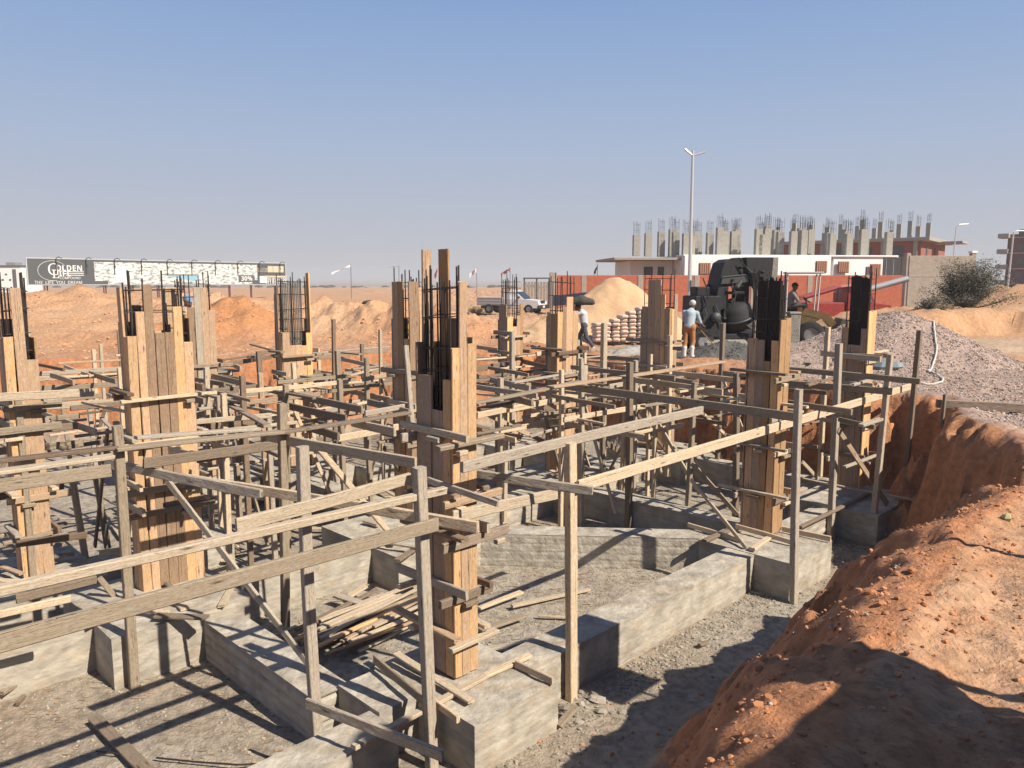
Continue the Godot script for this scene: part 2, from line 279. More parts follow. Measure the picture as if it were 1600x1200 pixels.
	[2, "ledger", -4.094, -0.326, -15.824, -3.169, -0.315, -16.555, 0.08, 0.04, 1],
	[2, "ledger", -4.73, 0.426, -12.347, -3.444, 0.437, -13.641, 0.08, 0.04, 0],
	[2, "ledger", -6.277, 0.147, -14.786, -4.919, 0.11, -16.31, 0.1, 0.04, 0],
	[2, "ledger", -3.495, -0.077, -15.926, -2.018, -0.074, -17.541, 0.05, 0.04, 0],
	[2, "transom", -5.478, 0.346, -12.946, -6.154, 0.392, -13.825, 0.065, 0.04, 0],
	[2, "transom", -3.761, -0.41, -15.304, -5.354, -0.397, -16.922, 0.1, 0.04, 1],
	[2, "transom", -2.058, -0.047, -15.071, -3.279, -0.005, -16.3, 0.1, 0.04, 0],
	[2, "transom", -3.475, -0.67, -13.731, -4.226, -0.683, -14.481, 0.05, 0.04, 1],
	[2, "ledger", -5.13, -0.655, -12.4, -3.54, -0.68, -13.953, 0.08, 0.04, 1],
	[2, "ledger", -4.147, 0.663, -13.515, -3.133, 0.676, -14.342, 0.065, 0.04, 0],
	[2, "transom", -5.212, 0.495, -14.299, -6.009, 0.502, -15.159, 0.065, 0.04, 1],
	[2, "ledger", -6.527, 0.575, -13.19, -5.654, 0.586, -14.213, 0.08, 0.04, 1],
	[2, "transom", -5.03, 0.649, -13.361, -6.498, 0.634, -14.763, 0.08, 0.04, 0],
	[2, "transom", -3.639, -0.645, -15.281, -5.413, -0.655, -16.91, 0.05, 0.04, 0],
	[2, "transom", -2.34, 0.179, -14.673, -3.497, 0.22, -15.76, 0.1, 0.04, 0],
	[2, "post", -4.549, -2.33, -13.921, -4.571, 0.791, -13.87, 0.085, 0.075, 2],
	[2, "post", -4.084, -2.33, -14.47, -4.134, 0.908, -14.475, 0.085, 0.075, 2],
	[2, "post", -2.997, -2.33, -13.417, -3.035, 0.721, -13.442, 0.085, 0.075, 2],
	[2, "post", -3.924, -2.33, -12.987, -3.855, 0.692, -12.984, 0.085, 0.075, 2],
	[2, "post", -2.732, -2.33, -14.55, -2.768, 0.998, -14.575, 0.085, 0.075, 2],
	[2, "post", -4.32, -2.33, -12.234, -4.302, 0.943, -12.176, 0.085, 0.075, 2],
	[2, "post", -5.107, -2.33, -13.064, -5.074, 0.387, -13.091, 0.085, 0.075, 2],
	[2, "post", -4.836, -2.33, -12.658, -4.882, 0.547, -12.672, 0.085, 0.075, 2],
	[2, "brace", -3.086, 0.2, -14.582, -3.837, -1.9, -15.333, 0.07, 0.035, 0],
	[2, "brace", -5.828, 0.2, -14.216, -6.566, -1.9, -14.953, 0.07, 0.035, 0],
	[2, "brace", -2.451, 0.2, -15.764, -3.127, -1.9, -16.44, 0.07, 0.035, 0],
	[2, "brace", -4.03, 0.2, -13.941, -3.433, -1.9, -14.537, 0.07, 0.035, 0],
	[2, "brace", -1.926, 0.2, -14.832, -1.208, -1.9, -14.114, 0.07, 0.035, 0],
	[2, "ledger", -5.35, 0.656, -18.163, -4.673, 0.635, -18.838, 0.05, 0.04, 0],
	[2, "ledger", -5.127, -0.055, -18.442, -4.075, -0.017, -19.393, 0.1, 0.04, 0],
	[2, "ledger", -2.424, 0.647, -19.169, -1.582, 0.612, -19.89, 0.065, 0.04, 1],
	[2, "transom", -3.934, 0.581, -19.907, -4.935, 0.569, -20.8, 0.1, 0.04, 1],
	[2, "transom", -4.395, -0.652, -17.994, -5.541, -0.618, -19.121, 0.08, 0.04, 1],
	[2, "transom", -3.652, 0.074, -17.295, -4.538, 0.102, -18.345, 0.1, 0.04, 0],
	[2, "transom", -4.596, 0.61, -18.073, -5.254, 0.573, -18.788, 0.1, 0.04, 0],
	[2, "ledger", -3.996, 0.296, -18.084, -2.413, 0.248, -19.578, 0.065, 0.04, 0],
	[2, "transom", -4.078, 0.262, -17.745, -5.062, 0.257, -18.781, 0.065, 0.04, 1],
	[2, "ledger", -3.582, 0.496, -17.131, -1.852, 0.544, -18.733, 0.1, 0.04, 1],
	[2, "transom", -3.321, -0.641, -19.386, -4.239, -0.68, -20.13, 0.08, 0.04, 1],
	[2, "ledger", -3.915, -0.316, -21.291, -2.541, -0.272, -22.776, 0.08, 0.04, 1],
	[2, "ledger", -3.929, 0.289, -19.156, -3.241, 0.333, -19.805, 0.08, 0.04, 0],
	[2, "transom", -3.842, 0.249, -17.971, -5.508, 0.218, -19.834, 0.065, 0.04, 0],
	[2, "transom", -2.163, -0.677, -20.976, -3.03, -0.725, -21.699, 0.08, 0.04, 0],
	[2, "ledger", -6.446, 0.623, -18.695, -4.995, 0.586, -20.013, 0.1, 0.04, 1],
	[2, "post", -4.848, -2.33, -19.194, -4.829, 0.494, -19.149, 0.085, 0.075, 2],
	[2, "post", -2.568, -2.33, -20.654, -2.612, 0.594, -20.624, 0.085, 0.075, 2],
	[2, "post", -3.922, -2.33, -20.293, -3.969, 0.817, -20.279, 0.085, 0.075, 2],
	[2, "post", -1.9, -2.33, -20.517, -1.941, 0.997, -20.511, 0.085, 0.075, 2],
	[2, "brace", -2.261, 0.2, -21.186, -1.446, -1.9, -22.001, 0.07, 0.035, 0],
	[2, "brace", -4.483, 0.2, -18.565, -5.24, -1.9, -17.808, 0.07, 0.035, 0],
	[3, "ledger", 0.332, -0.398, -13.949, 1, -0.348, -14.648, 0.05, 0.04, 0],
	[3, "transom", 3.739, 0.424, -15.337, 2.249, 0.472, -17.025, 0.08, 0.04, 0],
	[3, "transom", 2.395, -0.36, -13.708, 0.59, -0.375, -15.503, 0.1, 0.04, 0],
	[3, "ledger", 2.054, -0.143, -16.504, 3.806, -0.141, -18.143, 0.065, 0.04, 1],
	[3, "transom", 3.166, 0.577, -14.831, 1.278, 0.61, -16.535, 0.1, 0.04, 0],
	[3, "transom", 4.052, 0.246, -16.157, 2.798, 0.247, -17.457, 0.08, 0.04, 0],
	[3, "transom", 1.83, 0.474, -14.569, 0.655, 0.464, -15.573, 0.05, 0.04, 1],
	[3, "transom", 4.211, 0.178, -16.735, 3.232, 0.205, -17.559, 0.065, 0.04, 0],
	[3, "transom", 4.055, 0.07, -17.185, 2.685, 0.07, -18.617, 0.065, 0.04, 0],
	[3, "ledger", 0.953, -0.092, -13.971, 2.712, -0.085, -15.526, 0.1, 0.04, 0],
	[3, "transom", 3.274, 0.645, -16.191, 1.739, 0.635, -17.589, 0.05, 0.04, 0],
	[3, "transom", 0.448, 0.417, -13.549, -0.971, 0.448, -14.788, 0.1, 0.04, 0],
	[3, "ledger", 0.717, 0.121, -14.431, 2.232, 0.115, -15.957, 0.08, 0.04, 1],
	[3, "ledger", 2.554, 0.133, -16.717, 3.934, 0.145, -18.203, 0.065, 0.04, 1],
	[3, "ledger", 0.535, -0.06, -14.377, 1.461, -0.09, -15.425, 0.08, 0.04, 0],
	[3, "ledger", 2.502, -0.694, -15.636, 3.846, -0.738, -16.97, 0.1, 0.04, 0],
	[3, "ledger", 0.484, -0.057, -14.141, 1.348, -0.087, -15.115, 0.08, 0.04, 0],
	[3, "transom", 2.115, 0.274, -14.124, 0.332, 0.26, -15.809, 0.05, 0.04, 0],
	[3, "transom", 1.685, -0.124, -13.71, 0.273, -0.078, -15.276, 0.065, 0.04, 1],
	[3, "ledger", -0.544, -0.301, -13.742, 0.98, -0.344, -15.304, 0.1, 0.04, 0],
	[3, "post", 0.933, -2.33, -14.314, 0.925, 0.8, -14.299, 0.085, 0.075, 2],
	[3, "post", 3.027, -2.33, -16.758, 3.036, 0.868, -16.785, 0.085, 0.075, 2],
	[3, "post", 1.357, -2.33, -14.553, 1.318, 0.988, -14.577, 0.085, 0.075, 2],
	[3, "post", 1.89, -2.33, -15.474, 1.856, 0.575, -15.521, 0.085, 0.075, 2],
	[3, "post", 2.394, -2.33, -16.474, 2.446, 0.648, -16.46, 0.085, 0.075, 2],
	[3, "brace", 1.371, 0.2, -14.668, 1.956, -1.9, -14.083, 0.07, 0.035, 0],
	[3, "brace", 2.762, 0.2, -16.439, 3.407, -1.9, -17.085, 0.07, 0.035, 0],
	[3, "brace", 0.556, 0.2, -14.976, 1.132, -1.9, -14.4, 0.07, 0.035, 0],
	[3, "transom", -1.019, -0.095, -15.747, -1.99, -0.084, -16.677, 0.08, 0.04, 0],
	[3, "ledger", 0.045, -0.346, -19.305, 1.227, -0.315, -20.302, 0.05, 0.04, 0],
	[3, "ledger", -2.906, 0.394, -16.007, -1.668, 0.359, -17.257, 0.1, 0.04, 0],
	[3, "ledger", 1.509, 0.622, -20.029, 3.193, 0.643, -21.633, 0.1, 0.04, 0],
	[3, "ledger", -1.773, 0.274, -16.098, -0.673, 0.27, -17.293, 0.08, 0.04, 1],
	[3, "transom", 0.073, -0.382, -18.808, -1.033, -0.43, -19.908, 0.1, 0.04, 1],
	[3, "transom", -0.951, 0.07, -15.22, -2.194, 0.117, -16.464, 0.065, 0.04, 0],
	[3, "transom", -0.678, 0.303, -17.018, -2.395, 0.285, -18.833, 0.065, 0.04, 0],
	[3, "ledger", -1.843, 0.359, -15.098, -0.027, 0.349, -16.814, 0.065, 0.04, 0],
	[3, "transom", 0.185, -0.758, -15.643, -1.108, -0.797, -16.994, 0.1, 0.04, 0],
	[3, "ledger", -1.607, -0.389, -15.863, -0.273, -0.35, -17.166, 0.1, 0.04, 1],
	[3, "transom", -0.7, -0.07, -15.719, -1.757, -0.063, -16.582, 0.1, 0.04, 0],
	[3, "transom", -1.016, 0.564, -17.276, -2.46, 0.61, -18.86, 0.08, 0.04, 0],
	[3, "transom", -2.294, -0.736, -16.444, -3.002, -0.771, -17.067, 0.05, 0.04, 1],
	[3, "ledger", -1.039, -0.11, -18.243, -0.159, -0.126, -19.037, 0.065, 0.04, 0],
	[3, "ledger", -0.642, 0.25, -19.195, 0.604, 0.208, -20.513, 0.08, 0.04, 1],
	[3, "transom", 2.194, -0.372, -19.498, 0.491, -0.347, -21.313, 0.1, 0.04, 0],
	[3, "ledger", 0.242, -0.701, -17.746, 1.3, -0.672, -18.637, 0.08, 0.04, 0],
	[3, "transom", 0.349, 0.498, -16.006, -0.685, 0.546, -17.249, 0.08, 0.04, 0],
	[3, "ledger", -0.055, -0.305, -17.471, 1.637, -0.333, -19.141, 0.065, 0.04, 0],
	[3, "transom", -0.226, 0.129, -15.443, -1.497, 0.101, -16.66, 0.08, 0.04, 1],
	[3, "ledger", -0.708, 0.422, -16.243, 0.892, 0.43, -17.659, 0.065, 0.04, 0],
	[3, "ledger", -0.569, -0.044, -18.8, 0.873, -0.001, -20.274, 0.05, 0.04, 0],
	[3, "ledger", 0.549, -0.316, -19.165, 1.966, -0.338, -20.597, 0.05, 0.04, 1],
	[3, "ledger", -2.68, 0.642, -17.287, -1.651, 0.646, -18.425, 0.065, 0.04, 0],
	[3, "ledger", 1.721, -0.078, -20.335, 3.474, -0.08, -22.17, 0.05, 0.04, 0],
	[3, "post", 1.908, -2.33, -20.147, 1.906, 0.714, -20.114, 0.085, 0.075, 2],
	[3, "post", 1.562, -2.33, -19.85, 1.551, 0.723, -19.785, 0.085, 0.075, 2],
	[3, "post", 1.864, -2.33, -21.212, 1.821, 0.862, -21.197, 0.085, 0.075, 2],
	[3, "post", 1.644, -2.33, -18.783, 1.585, 0.384, -18.807, 0.085, 0.075, 2],
	[3, "post", 1.735, -2.33, -19.346, 1.717, 0.314, -19.365, 0.085, 0.075, 2],
	[3, "post", -0.346, -2.33, -17.73, -0.351, 0.495, -17.725, 0.085, 0.075, 2],
	[3, "brace", 1.605, 0.2, -20.009, 1.012, -1.9, -20.602, 0.07, 0.035, 0],
	[3, "brace", 1.108, 0.2, -17.849, 1.815, -1.9, -17.142, 0.07, 0.035, 0],
	[3, "brace", 1.553, 0.2, -20.882, 0.726, -1.9, -20.055, 0.07, 0.035, 0],
	[3, "brace", -2.211, 0.2, -16.391, -1.687, -1.9, -16.915, 0.07, 0.035, 0],
	[3, "ledger", 5.774, -0.647, -15.883, 7.074, -0.646, -17.122, 0.05, 0.04, 1],
	[3, "transom", 5.962, -0.76, -14.714, 4.535, -0.803, -16.12, 0.065, 0.04, 0],
	[3, "ledger", 4.608, 0.461, -15.842, 5.545, 0.421, -16.882, 0.065, 0.04, 0],
	[3, "transom", 6.088, 0.304, -14.713, 4.638, 0.268, -16.224, 0.08, 0.04, 0],
	[3, "ledger", 5.263, 0.298, -15.472, 6.7, 0.273, -17.003, 0.065, 0.04, 1],
	[3, "transom", 6.724, 0.59, -15.895, 5.46, 0.545, -17, 0.05, 0.04, 0],
	[3, "transom", 4.846, 0.143, -14.397, 3.728, 0.188, -15.628, 0.05, 0.04, 0],
	[3, "ledger", 3.052, 0.437, -13.919, 3.956, 0.401, -14.929, 0.05, 0.04, 1],
	[3, "ledger", 3.451, 0.129, -15.207, 5.124, 0.168, -16.898, 0.05, 0.04, 1],
	[3, "ledger", 2.417, 0.146, -14.085, 4.099, 0.122, -15.747, 0.1, 0.04, 1],
	[3, "transom", 4.304, -0.387, -15.149, 3.291, -0.385, -16.154, 0.08, 0.04, 0],
	[3, "transom", 6.488, 0.313, -15.479, 4.765, 0.301, -17.222, 0.05, 0.04, 0],
	[3, "transom", 4.359, 0.338, -14.11, 3.282, 0.327, -15.027, 0.065, 0.04, 0],
	[3, "ledger", 3.64, -0.107, -14.312, 4.467, -0.146, -15.034, 0.08, 0.04, 1],
	[3, "post", 5.193, -2.33, -15.942, 5.191, 0.239, -15.939, 0.085, 0.075, 2],
	[3, "post", 5.661, -2.33, -16.673, 5.648, 0.26, -16.616, 0.085, 0.075, 2],
	[3, "post", 3.056, -2.33, -16.194, 3.077, 0.419, -16.142, 0.085, 0.075, 2],
	[3, "brace", 3.01, 0.2, -16.368, 2.201, -1.9, -17.177, 0.07, 0.035, 0],
	[3, "brace", 4.904, 0.2, -17.741, 5.624, -1.9, -17.021, 0.07, 0.035, 0],
]
const LOOSE := [ # label, name, from, to, width, thickness, 0 on edge / 1 flat
	["loose plank lying on the dusty pit floor at bottom left", "plank", -4.513, -2.26, -7.781, -3.305, -2.26, -6.676, 0.13, 0.035, 1],
	["straight loose batten on the pit floor inside the long beam", "batten", 0, -2.25, -10.672, 1.187, -2.25, -11.285, 0.09, 0.035, 1],
	["thin bleached stick below the straight batten inside the long beam", "batten", 0.362, -2.26, -10.368, 1.128, -2.26, -10.243, 0.05, 0.03, 1],
	["loose board by the nearest column's right side, upper", "batten", -0.476, -2.2, -10.491, 0.144, -2.2, -11.066, 0.1, 0.035, 1],
	["loose board by the nearest column's right side, lower", "batten", -0.43, -2.22, -9.817, 0.162, -2.22, -10.279, 0.12, 0.035, 1],
	["loose board by the nearest column's foot", "batten", -0.365, -2.2, -9.231, 0.249, -2.2, -9.441, 0.09, 0.035, 1],
	["short offcut leaning on the nearest footing in the trench", "batten", 0.489, -2.25, -7.619, 0.694, -2.15, -7.821, 0.09, 0.035, 1],
	["small offcut on trench floor near the right bank", "batten", 2.448, -2.28, -9.515, 2.579, -2.28, -9.605, 0.06, 0.035, 1],
	["weathered board lying across the bottom left beam top", "batten", -5.799, -2.2, -8.186, -5.749, -2.2, -8.426, 0.12, 0.04, 1],
	["short stub of wood on the dust at far bottom left", "batten", -5.55, -2.27, -8.093, -5.571, -2.27, -8.241, 0.05, 0.05, 1],
	["splintered board on the battens' heap, upper left", "batten", -2.591, -2.15, -10.827, -2.053, -2.15, -10.464, 0.14, 0.035, 1],
	["pale board slanting over the battens' heap", "batten", -2.419, -2.2, -10.899, -2.192, -2.1, -11.067, 0.12, 0.035, 1],
]
const RODS := [
	["bent steel rod lying on the floor at the bottom edge", [[-3.534, -2.27, -7.095], [-3.152, -2.27, -7.033], [-2.681, -2.25, -6.952], [-2.201, -2.27, -7.012]]],
	["thin short rod beside the loose plank at bottom left", [[-4.188, -2.27, -7.2], [-3.978, -2.27, -7.168], [-3.809, -2.27, -7.136]]],
]

const HOSE := [[12.9, -23.6], [12.4, -22.6], [11.9, -21.5], [11.5, -20.9], [10.95, -20.1], [10.75, -19.3], [10.45, -18.5], [10.1, -18.15], [9.6, -18.2], [9.1, -18.5]]
# Af, Bf: planks of the two near faces from the near corner, as share of the width and height of the top; Ab, Bb: the far faces
const COLUMNS := [
	{"label": "nearest column shutter of orange and grey planks, front centre", "rebar": "steel bars rising from the nearest column beside two tall planks", "a": 4.966, "b": 5.803, "by": -1.75, "wa": 0.33, "wb": 0.6, "Af": [[0.3, 1.758], [0.33, 2.419], [0.37, 1.789]], "Bf": [[0.24, 1.438], [0.33, 1.114], [0.43, 1.457]], "Ab": [[0.3, 1.789], [0.36, 2.747], [0.34, 1.789]], "Bb": [[0.4, 1.853], [0.3, 2.043], [0.3, 2.759]], "bars": 16, "bt": 2.493, "yk": [0.833, 0.223, -0.223, -0.765, -1.254], "dens": 0},
	{"label": "right front column shutter before the black mixer", "rebar": "dark bundle of bars in the right front column before the mixer", "a": 11.741, "b": 5.657, "by": -1.75, "wa": 0.36, "wb": 0.58, "Af": [[0.5, 1.823], [0.5, 1.843]], "Bf": [[0.25, 1.486], [0.22, 1.146], [0.28, 1.486], [0.25, 1.506]], "Ab": [[0.5, 1.486], [0.5, 1.772]], "Bb": [[0.5, 1.486], [0.5, 1.414]], "bars": 8, "bt": 2.581, "yk": [0.928, 0.312, -0.312, -1.064], "dens": 1},
	{"label": "last column shutter of the front row, beside the gravel", "rebar": "dark bundle of bars in the last front column beside the gravel", "a": 15.64, "b": 5.738, "by": -1.75, "wa": 0.4, "wb": 0.52, "Af": [[0.48, 1.853], [0.52, 1.866]], "Bf": [[0.24, 1.515], [0.28, 1.188], [0.26, 1.188], [0.22, 1.528]], "Ab": [[0.5, 1.566], [0.5, 1.628]], "Bb": [[0.5, 1.44], [0.5, 1.377]], "bars": 8, "bt": 2.634, "yk": [0.973, 0.4, -0.399, -1.103], "dens": 1},
	{"label": "widest column shutter, seven planks across, left of centre", "rebar": "bars and hoops in the wide left column below the billboard", "a": 3.481, "b": 10.455, "by": -1.75, "wa": 0.84, "wb": 0.33, "Af": [[0.14, 1.725], [0.13, 2.036], [0.14, 2.384], [0.15, 1.75], [0.14, 1.758], [0.15, 2.092], [0.15, 1.61]], "Bf": [[0.5, 1.717], [0.5, 2.352]], "Ab": [[0.2, 1.897], [0.2, 2.117], [0.3, 1.774], [0.3, 2.344]], "Bb": [[0.5, 1.938], [0.5, 1.979]], "bars": 14, "bt": 2.456, "yk": [0.904, 0.398, -0.245, -0.592], "dens": 0},
	{"label": "leftmost column shutter, cut by the picture's edge", "rebar": "bars in the leftmost column at the picture's edge", "a": 2.482, "b": 12.215, "by": -1.75, "wa": 0.4, "wb": 0.34, "Af": [[0.3, 1.679], [0.34, 2.34], [0.36, 1.349]], "Bf": [[0.4, 1.679], [0.6, 1.654]], "Ab": [[0.5, 1.912], [0.5, 1.74]], "Bb": [[0.5, 1.654], [0.5, 1.654]], "bars": 10, "bt": 2.459, "yk": [0.76, 0.405, -0.48, -1.078], "dens": 0},
	{"label": "plank column shutter right behind the wide left one", "rebar": "bars and hoops in front of the blue-capped carpenter", "a": 6.4, "b": 16.054, "by": -1.75, "wa": 0.74, "wb": 0.34, "Af": [[0.2, 1.918], [0.2, 1.904], [0.2, 2.322], [0.2, 2.309], [0.2, 1.839]], "Bf": [[0.5, 1.918], [0.5, 2.048]], "Ab": [[0.5, 1.655], [0.5, 1.787]], "Bb": [[0.5, 1.431], [0.5, 1.431]], "bars": 12, "bt": 2.543, "yk": [0.701, 0.192, -0.349], "dens": 0},
	{"label": "column shutter packed with grey bars, right end of the billboard", "rebar": "dense grey bars in the column below the billboard's right end", "a": 8.405, "b": 15.569, "by": -1.75, "wa": 0.74, "wb": 0.32, "Af": [[0.24, 1.323], [0.2, 1.027], [0.2, 1.027], [0.16, 1.012], [0.2, 1.295]], "Bf": [[0.5, 1.337], [0.5, 2.345]], "Ab": [[0.4, 2.164], [0.3, 1.323], [0.3, 1.323]], "Bb": [[0.5, 2.635], [0.5, 1.605]], "bars": 8, "bt": 2.58, "yk": [0.885, 0.386, -0.681], "dens": 2},
	{"label": "tall brown column shutter half hidden behind the nearest one", "rebar": "bars behind the nearest column's left side", "a": 8.027, "b": 10.493, "by": -1.75, "wa": 0.42, "wb": 0.52, "Af": [[0.5, 2.432], [0.5, 2.325]], "Bf": [[0.3, 1.459], [0.35, 2.432], [0.35, 2.432]], "Ab": [[0.5, 1.786], [0.5, 1.786]], "Bb": [[0.5, 1.568], [0.5, 2.11]], "bars": 12, "bt": 2.56, "yk": [0.822, 0.244, -0.318], "dens": 0},
	{"label": "small column shutter in front of the white pickup", "rebar": "thin bars in the column before the white pickup", "a": 14.057, "b": 14.225, "by": -1.75, "wa": 0.6, "wb": 0.36, "Af": [[0.34, 1.545], [0.26, 1.28], [0.2, 1.561], [0.2, 1.875]], "Bf": [[0.5, 1.858], [0.5, 1.842]], "Ab": [[0.5, 1.462], [0.5, 1.462]], "Bb": [[0.5, 1.462], [0.5, 1.462]], "bars": 14, "bt": 2.58, "yk": [1.08, 0.529, -0.212], "dens": 0},
	{"label": "slim orange column shutter left of the sack-carrying worker", "rebar": "bars in the slim orange column by the sack-carrying worker", "a": 12.393, "b": 10.998, "by": -1.75, "wa": 0.68, "wb": 0.35, "Af": [[0.24, 1.788], [0.18, 1.897], [0.32, 2.115], [0.26, 1.802]], "Bf": [[0.6, 1.761], [0.4, 1.775]], "Ab": [[0.5, 1.693], [0.5, 1.693]], "Bb": [[0.5, 1.761], [0.5, 1.761]], "bars": 12, "bt": 2.562, "yk": [0.894, 0.449, -0.606], "dens": 0},
	{"label": "tall brown column shutter hiding the cement bags, right of centre", "rebar": "bars in the tall brown column by the shovelling worker", "a": 16.031, "b": 10.587, "by": -1.75, "wa": 0.34, "wb": 0.86, "Af": [[0.3, 1.797], [0.3, 1.782], [0.4, 2.138]], "Bf": [[0.14, 1.797], [0.16, 2.138], [0.22, 2.492], [0.26, 2.492], [0.22, 1.828]], "Ab": [[0.5, 1.75], [0.5, 1.75]], "Bb": [[0.5, 1.828], [0.5, 1.828]], "bars": 8, "bt": 2.661, "yk": [0.969, 0.339, -0.698], "dens": 0},
]


func AB(a, b, y) -> Vector3:
	return Vector3((a - b) / R2, y, -(a + b) / R2)

# ---------------------------------------------------------------- naming
func numbered(called: String) -> String:
	if not taken.has(called):
		taken[called] = 0
		return called
	taken[called] += 1
	return "%s_%03d" % [called, taken[called]]

func thing(called: String, label: String, category: String, at := Vector3.ZERO, group := ""):
	var o := Node3D.new()
	o.name = numbered(called)
	add_child(o)
	o.position = at
	tag(o, label, category, group)
	return o

func tag(o, label: String, category: String, group := ""):
	o.set_meta("label", label)
	o.set_meta("category", category)
	if group != "":
		o.set_meta("group", group)

func part(parent, called: String, mesh, m, xf := Transform3D.IDENTITY):
	var o := MeshInstance3D.new()
	o.name = called if parent != self else numbered(called)
	o.mesh = mesh
	if m != null:
		o.material_override = m
	o.transform = xf
	parent.add_child(o, true)
	return o

# ---------------------------------------------------------------- materials
func lin(r, g, b) -> Color:
	return Color(r, g, b).linear_to_srgb()

func plain(key: String, c: Color, rough := 0.85, metal := 0.0):
	if M.has(key):
		return M[key]
	var m := StandardMaterial3D.new()
	m.albedo_color = c
	m.roughness = rough
	m.metallic = metal
	M[key] = m
	return m

func noise_tex(freq: float, octaves: int, c0: Color, c1: Color, sd: int, size := 512, normal := false, bump := 4.0):
	var n := FastNoiseLite.new()
	n.seed = sd
	n.frequency = freq
	n.fractal_octaves = octaves
	n.fractal_gain = 0.62
	n.noise_type = FastNoiseLite.TYPE_SIMPLEX_SMOOTH
	var t := NoiseTexture2D.new()
	t.width = size
	t.height = size
	t.seamless = true
	t.noise = n
	if normal:
		t.as_normal_map = true
		t.bump_strength = bump
	else:
		var g := Gradient.new()
		g.set_color(0, c0)
		g.set_color(1, c1)
		t.color_ramp = g
	return t

func mineral(key: String, c0: Color, c1: Color, sd: int, scale := 0.5, bump := 5.0, rough := 0.95, vcol := false):
	if M.has(key):
		return M[key]
	var m := StandardMaterial3D.new()
	m.albedo_texture = noise_tex(0.012, 6, c0, c1, sd)
	m.normal_enabled = true
	m.normal_texture = noise_tex(0.035, 5, c0, c1, sd + 3, 512, true, bump)
	m.normal_scale = 1.0
	m.roughness = rough
	m.uv1_triplanar = true
	m.uv1_world_triplanar = true
	m.uv1_scale = Vector3.ONE * scale
	m.vertex_color_use_as_albedo = vcol
	M[key] = m
	return m

func wood_image(c0: Color, c1: Color, c2: Color, sd: int, knots: int) -> ImageTexture:
	# grain runs along x; periodic along x
	var w := 768
	var h := 192
	var n1 := FastNoiseLite.new()
	n1.seed = sd
	n1.frequency = 1.0
	n1.noise_type = FastNoiseLite.TYPE_SIMPLEX_SMOOTH
	n1.fractal_octaves = 3
	var r := RandomNumberGenerator.new()
	r.seed = sd
	var kn := []
	for k in knots:
		kn.append(Vector3(r.randf() * w, r.randf() * h, r.randf_range(3.0, 6.0)))
	var splits := []
	for k in 7:
		splits.append(Vector4(r.randf() * h, r.randf() * w, r.randf() * 6.0, r.randf_range(60, 260)))
	var data := PackedByteArray()
	data.resize(w * h * 3)
	var i := 0
	for y in h:
		for x in w:
			var dy := 0.0
			var dark := 0.0
			for q in kn:
				var ddx = (x - q.x) / 3.2
				var ddy = y - q.y
				var e = (ddx * ddx + ddy * ddy) / (q.z * q.z)
				if e < 9.0:
					dy += ddy * 0.5 * exp(-e)
					dark += exp(-e * 1.6)
			var th := TAU * x / w
			var yy := (y + dy) * 0.16
			var g := n1.get_noise_3d(cos(th) * 0.9, sin(th) * 0.9, yy)
			var f := n1.get_noise_3d(cos(th) * 6.0 + 40.0, sin(th) * 6.0, yy * 4.2)
			var t := clampf(0.5 + g * 0.75, 0.0, 1.0)
			var c := c0.lerp(c1, t)
			c = c.lerp(c2, clampf(f * 2.0 - 0.15, 0.0, 0.85))
			c = c.lerp(c2 * 0.55, clampf(dark, 0.0, 0.8))
			# cement splashes and drying splits
			var sp := n1.get_noise_3d(cos(th) * 2.2, sin(th) * 2.2 + 90.0, y * 0.035) + 0.45 * n1.get_noise_3d(cos(th) * 30.0, sin(th) * 30.0 + 20.0, y * 0.3)
			if sp > 0.42:
				c = c.lerp(Color(0.70, 0.68, 0.64), clampf((sp - 0.42) * 4.0, 0.0, 0.7))
			for q in splits:
				if absf(y + sin(x * 0.02 + q.z) * 1.5 - q.x) < 0.8 and x > q.y and x < q.y + q.w:
					c = c2 * 0.45
			data[i] = int(clampf(c.r, 0, 1) * 255.0)
			data[i + 1] = int(clampf(c.g, 0, 1) * 255.0)
			data[i + 2] = int(clampf(c.b, 0, 1) * 255.0)
			i += 3
	var im := Image.create_from_data(w, h, false, Image.FORMAT_RGB8, data)
	im.generate_mipmaps()
	return ImageTexture.create_from_image(im)

var woods := []
func make_woods():
	var specs = [
		[lin(0.5084, 0.41, 0.2952), lin(0.369, 0.2911, 0.205), lin(0.164, 0.123, 0.082), 4],   # sun-bleached grey
		[lin(0.6068, 0.3813, 0.1927), lin(0.492, 0.2911, 0.1353), lin(0.2952, 0.1517, 0.0656), 5], # fresh pine
		[lin(0.3772, 0.2747, 0.1845), lin(0.2788, 0.1927, 0.1271), lin(0.1312, 0.0861, 0.0558), 3], # aged brown
		[lin(0.47, 0.315, 0.2), lin(0.36, 0.235, 0.145), lin(0.19, 0.115, 0.07), 4], # used shuttering, tan
	]
	var wn = noise_tex(0.02, 4, Color.BLACK, Color.WHITE, 77, 256, true, 3.0)
	for k in specs.size():
		var tx := wood_image(specs[k][0], specs[k][1], specs[k][2], 11 + k, specs[k][3])
		var row := []
		for v in 5:
			var m := StandardMaterial3D.new()
			m.albedo_texture = tx
			var s = [1.0, 0.82, 1.1, 0.7, 0.93][v]
			m.albedo_color = Color(s, s * [1.0, 0.99, 0.985, 0.97, 1.02][v], s * [1.0, 0.98, 0.96, 0.96, 1.06][v])
			m.roughness = 0.85
			m.normal_enabled = true
			m.normal_texture = wn
			m.normal_scale = 0.7
			row.append(m)
		woods.append(row)

func wood(kind: int):
	return woods[kind][rng.randi() % 5]

func sound_wood(kind: int):
	return woods[kind][[0, 1, 2, 4][rng.randi() % 4]]

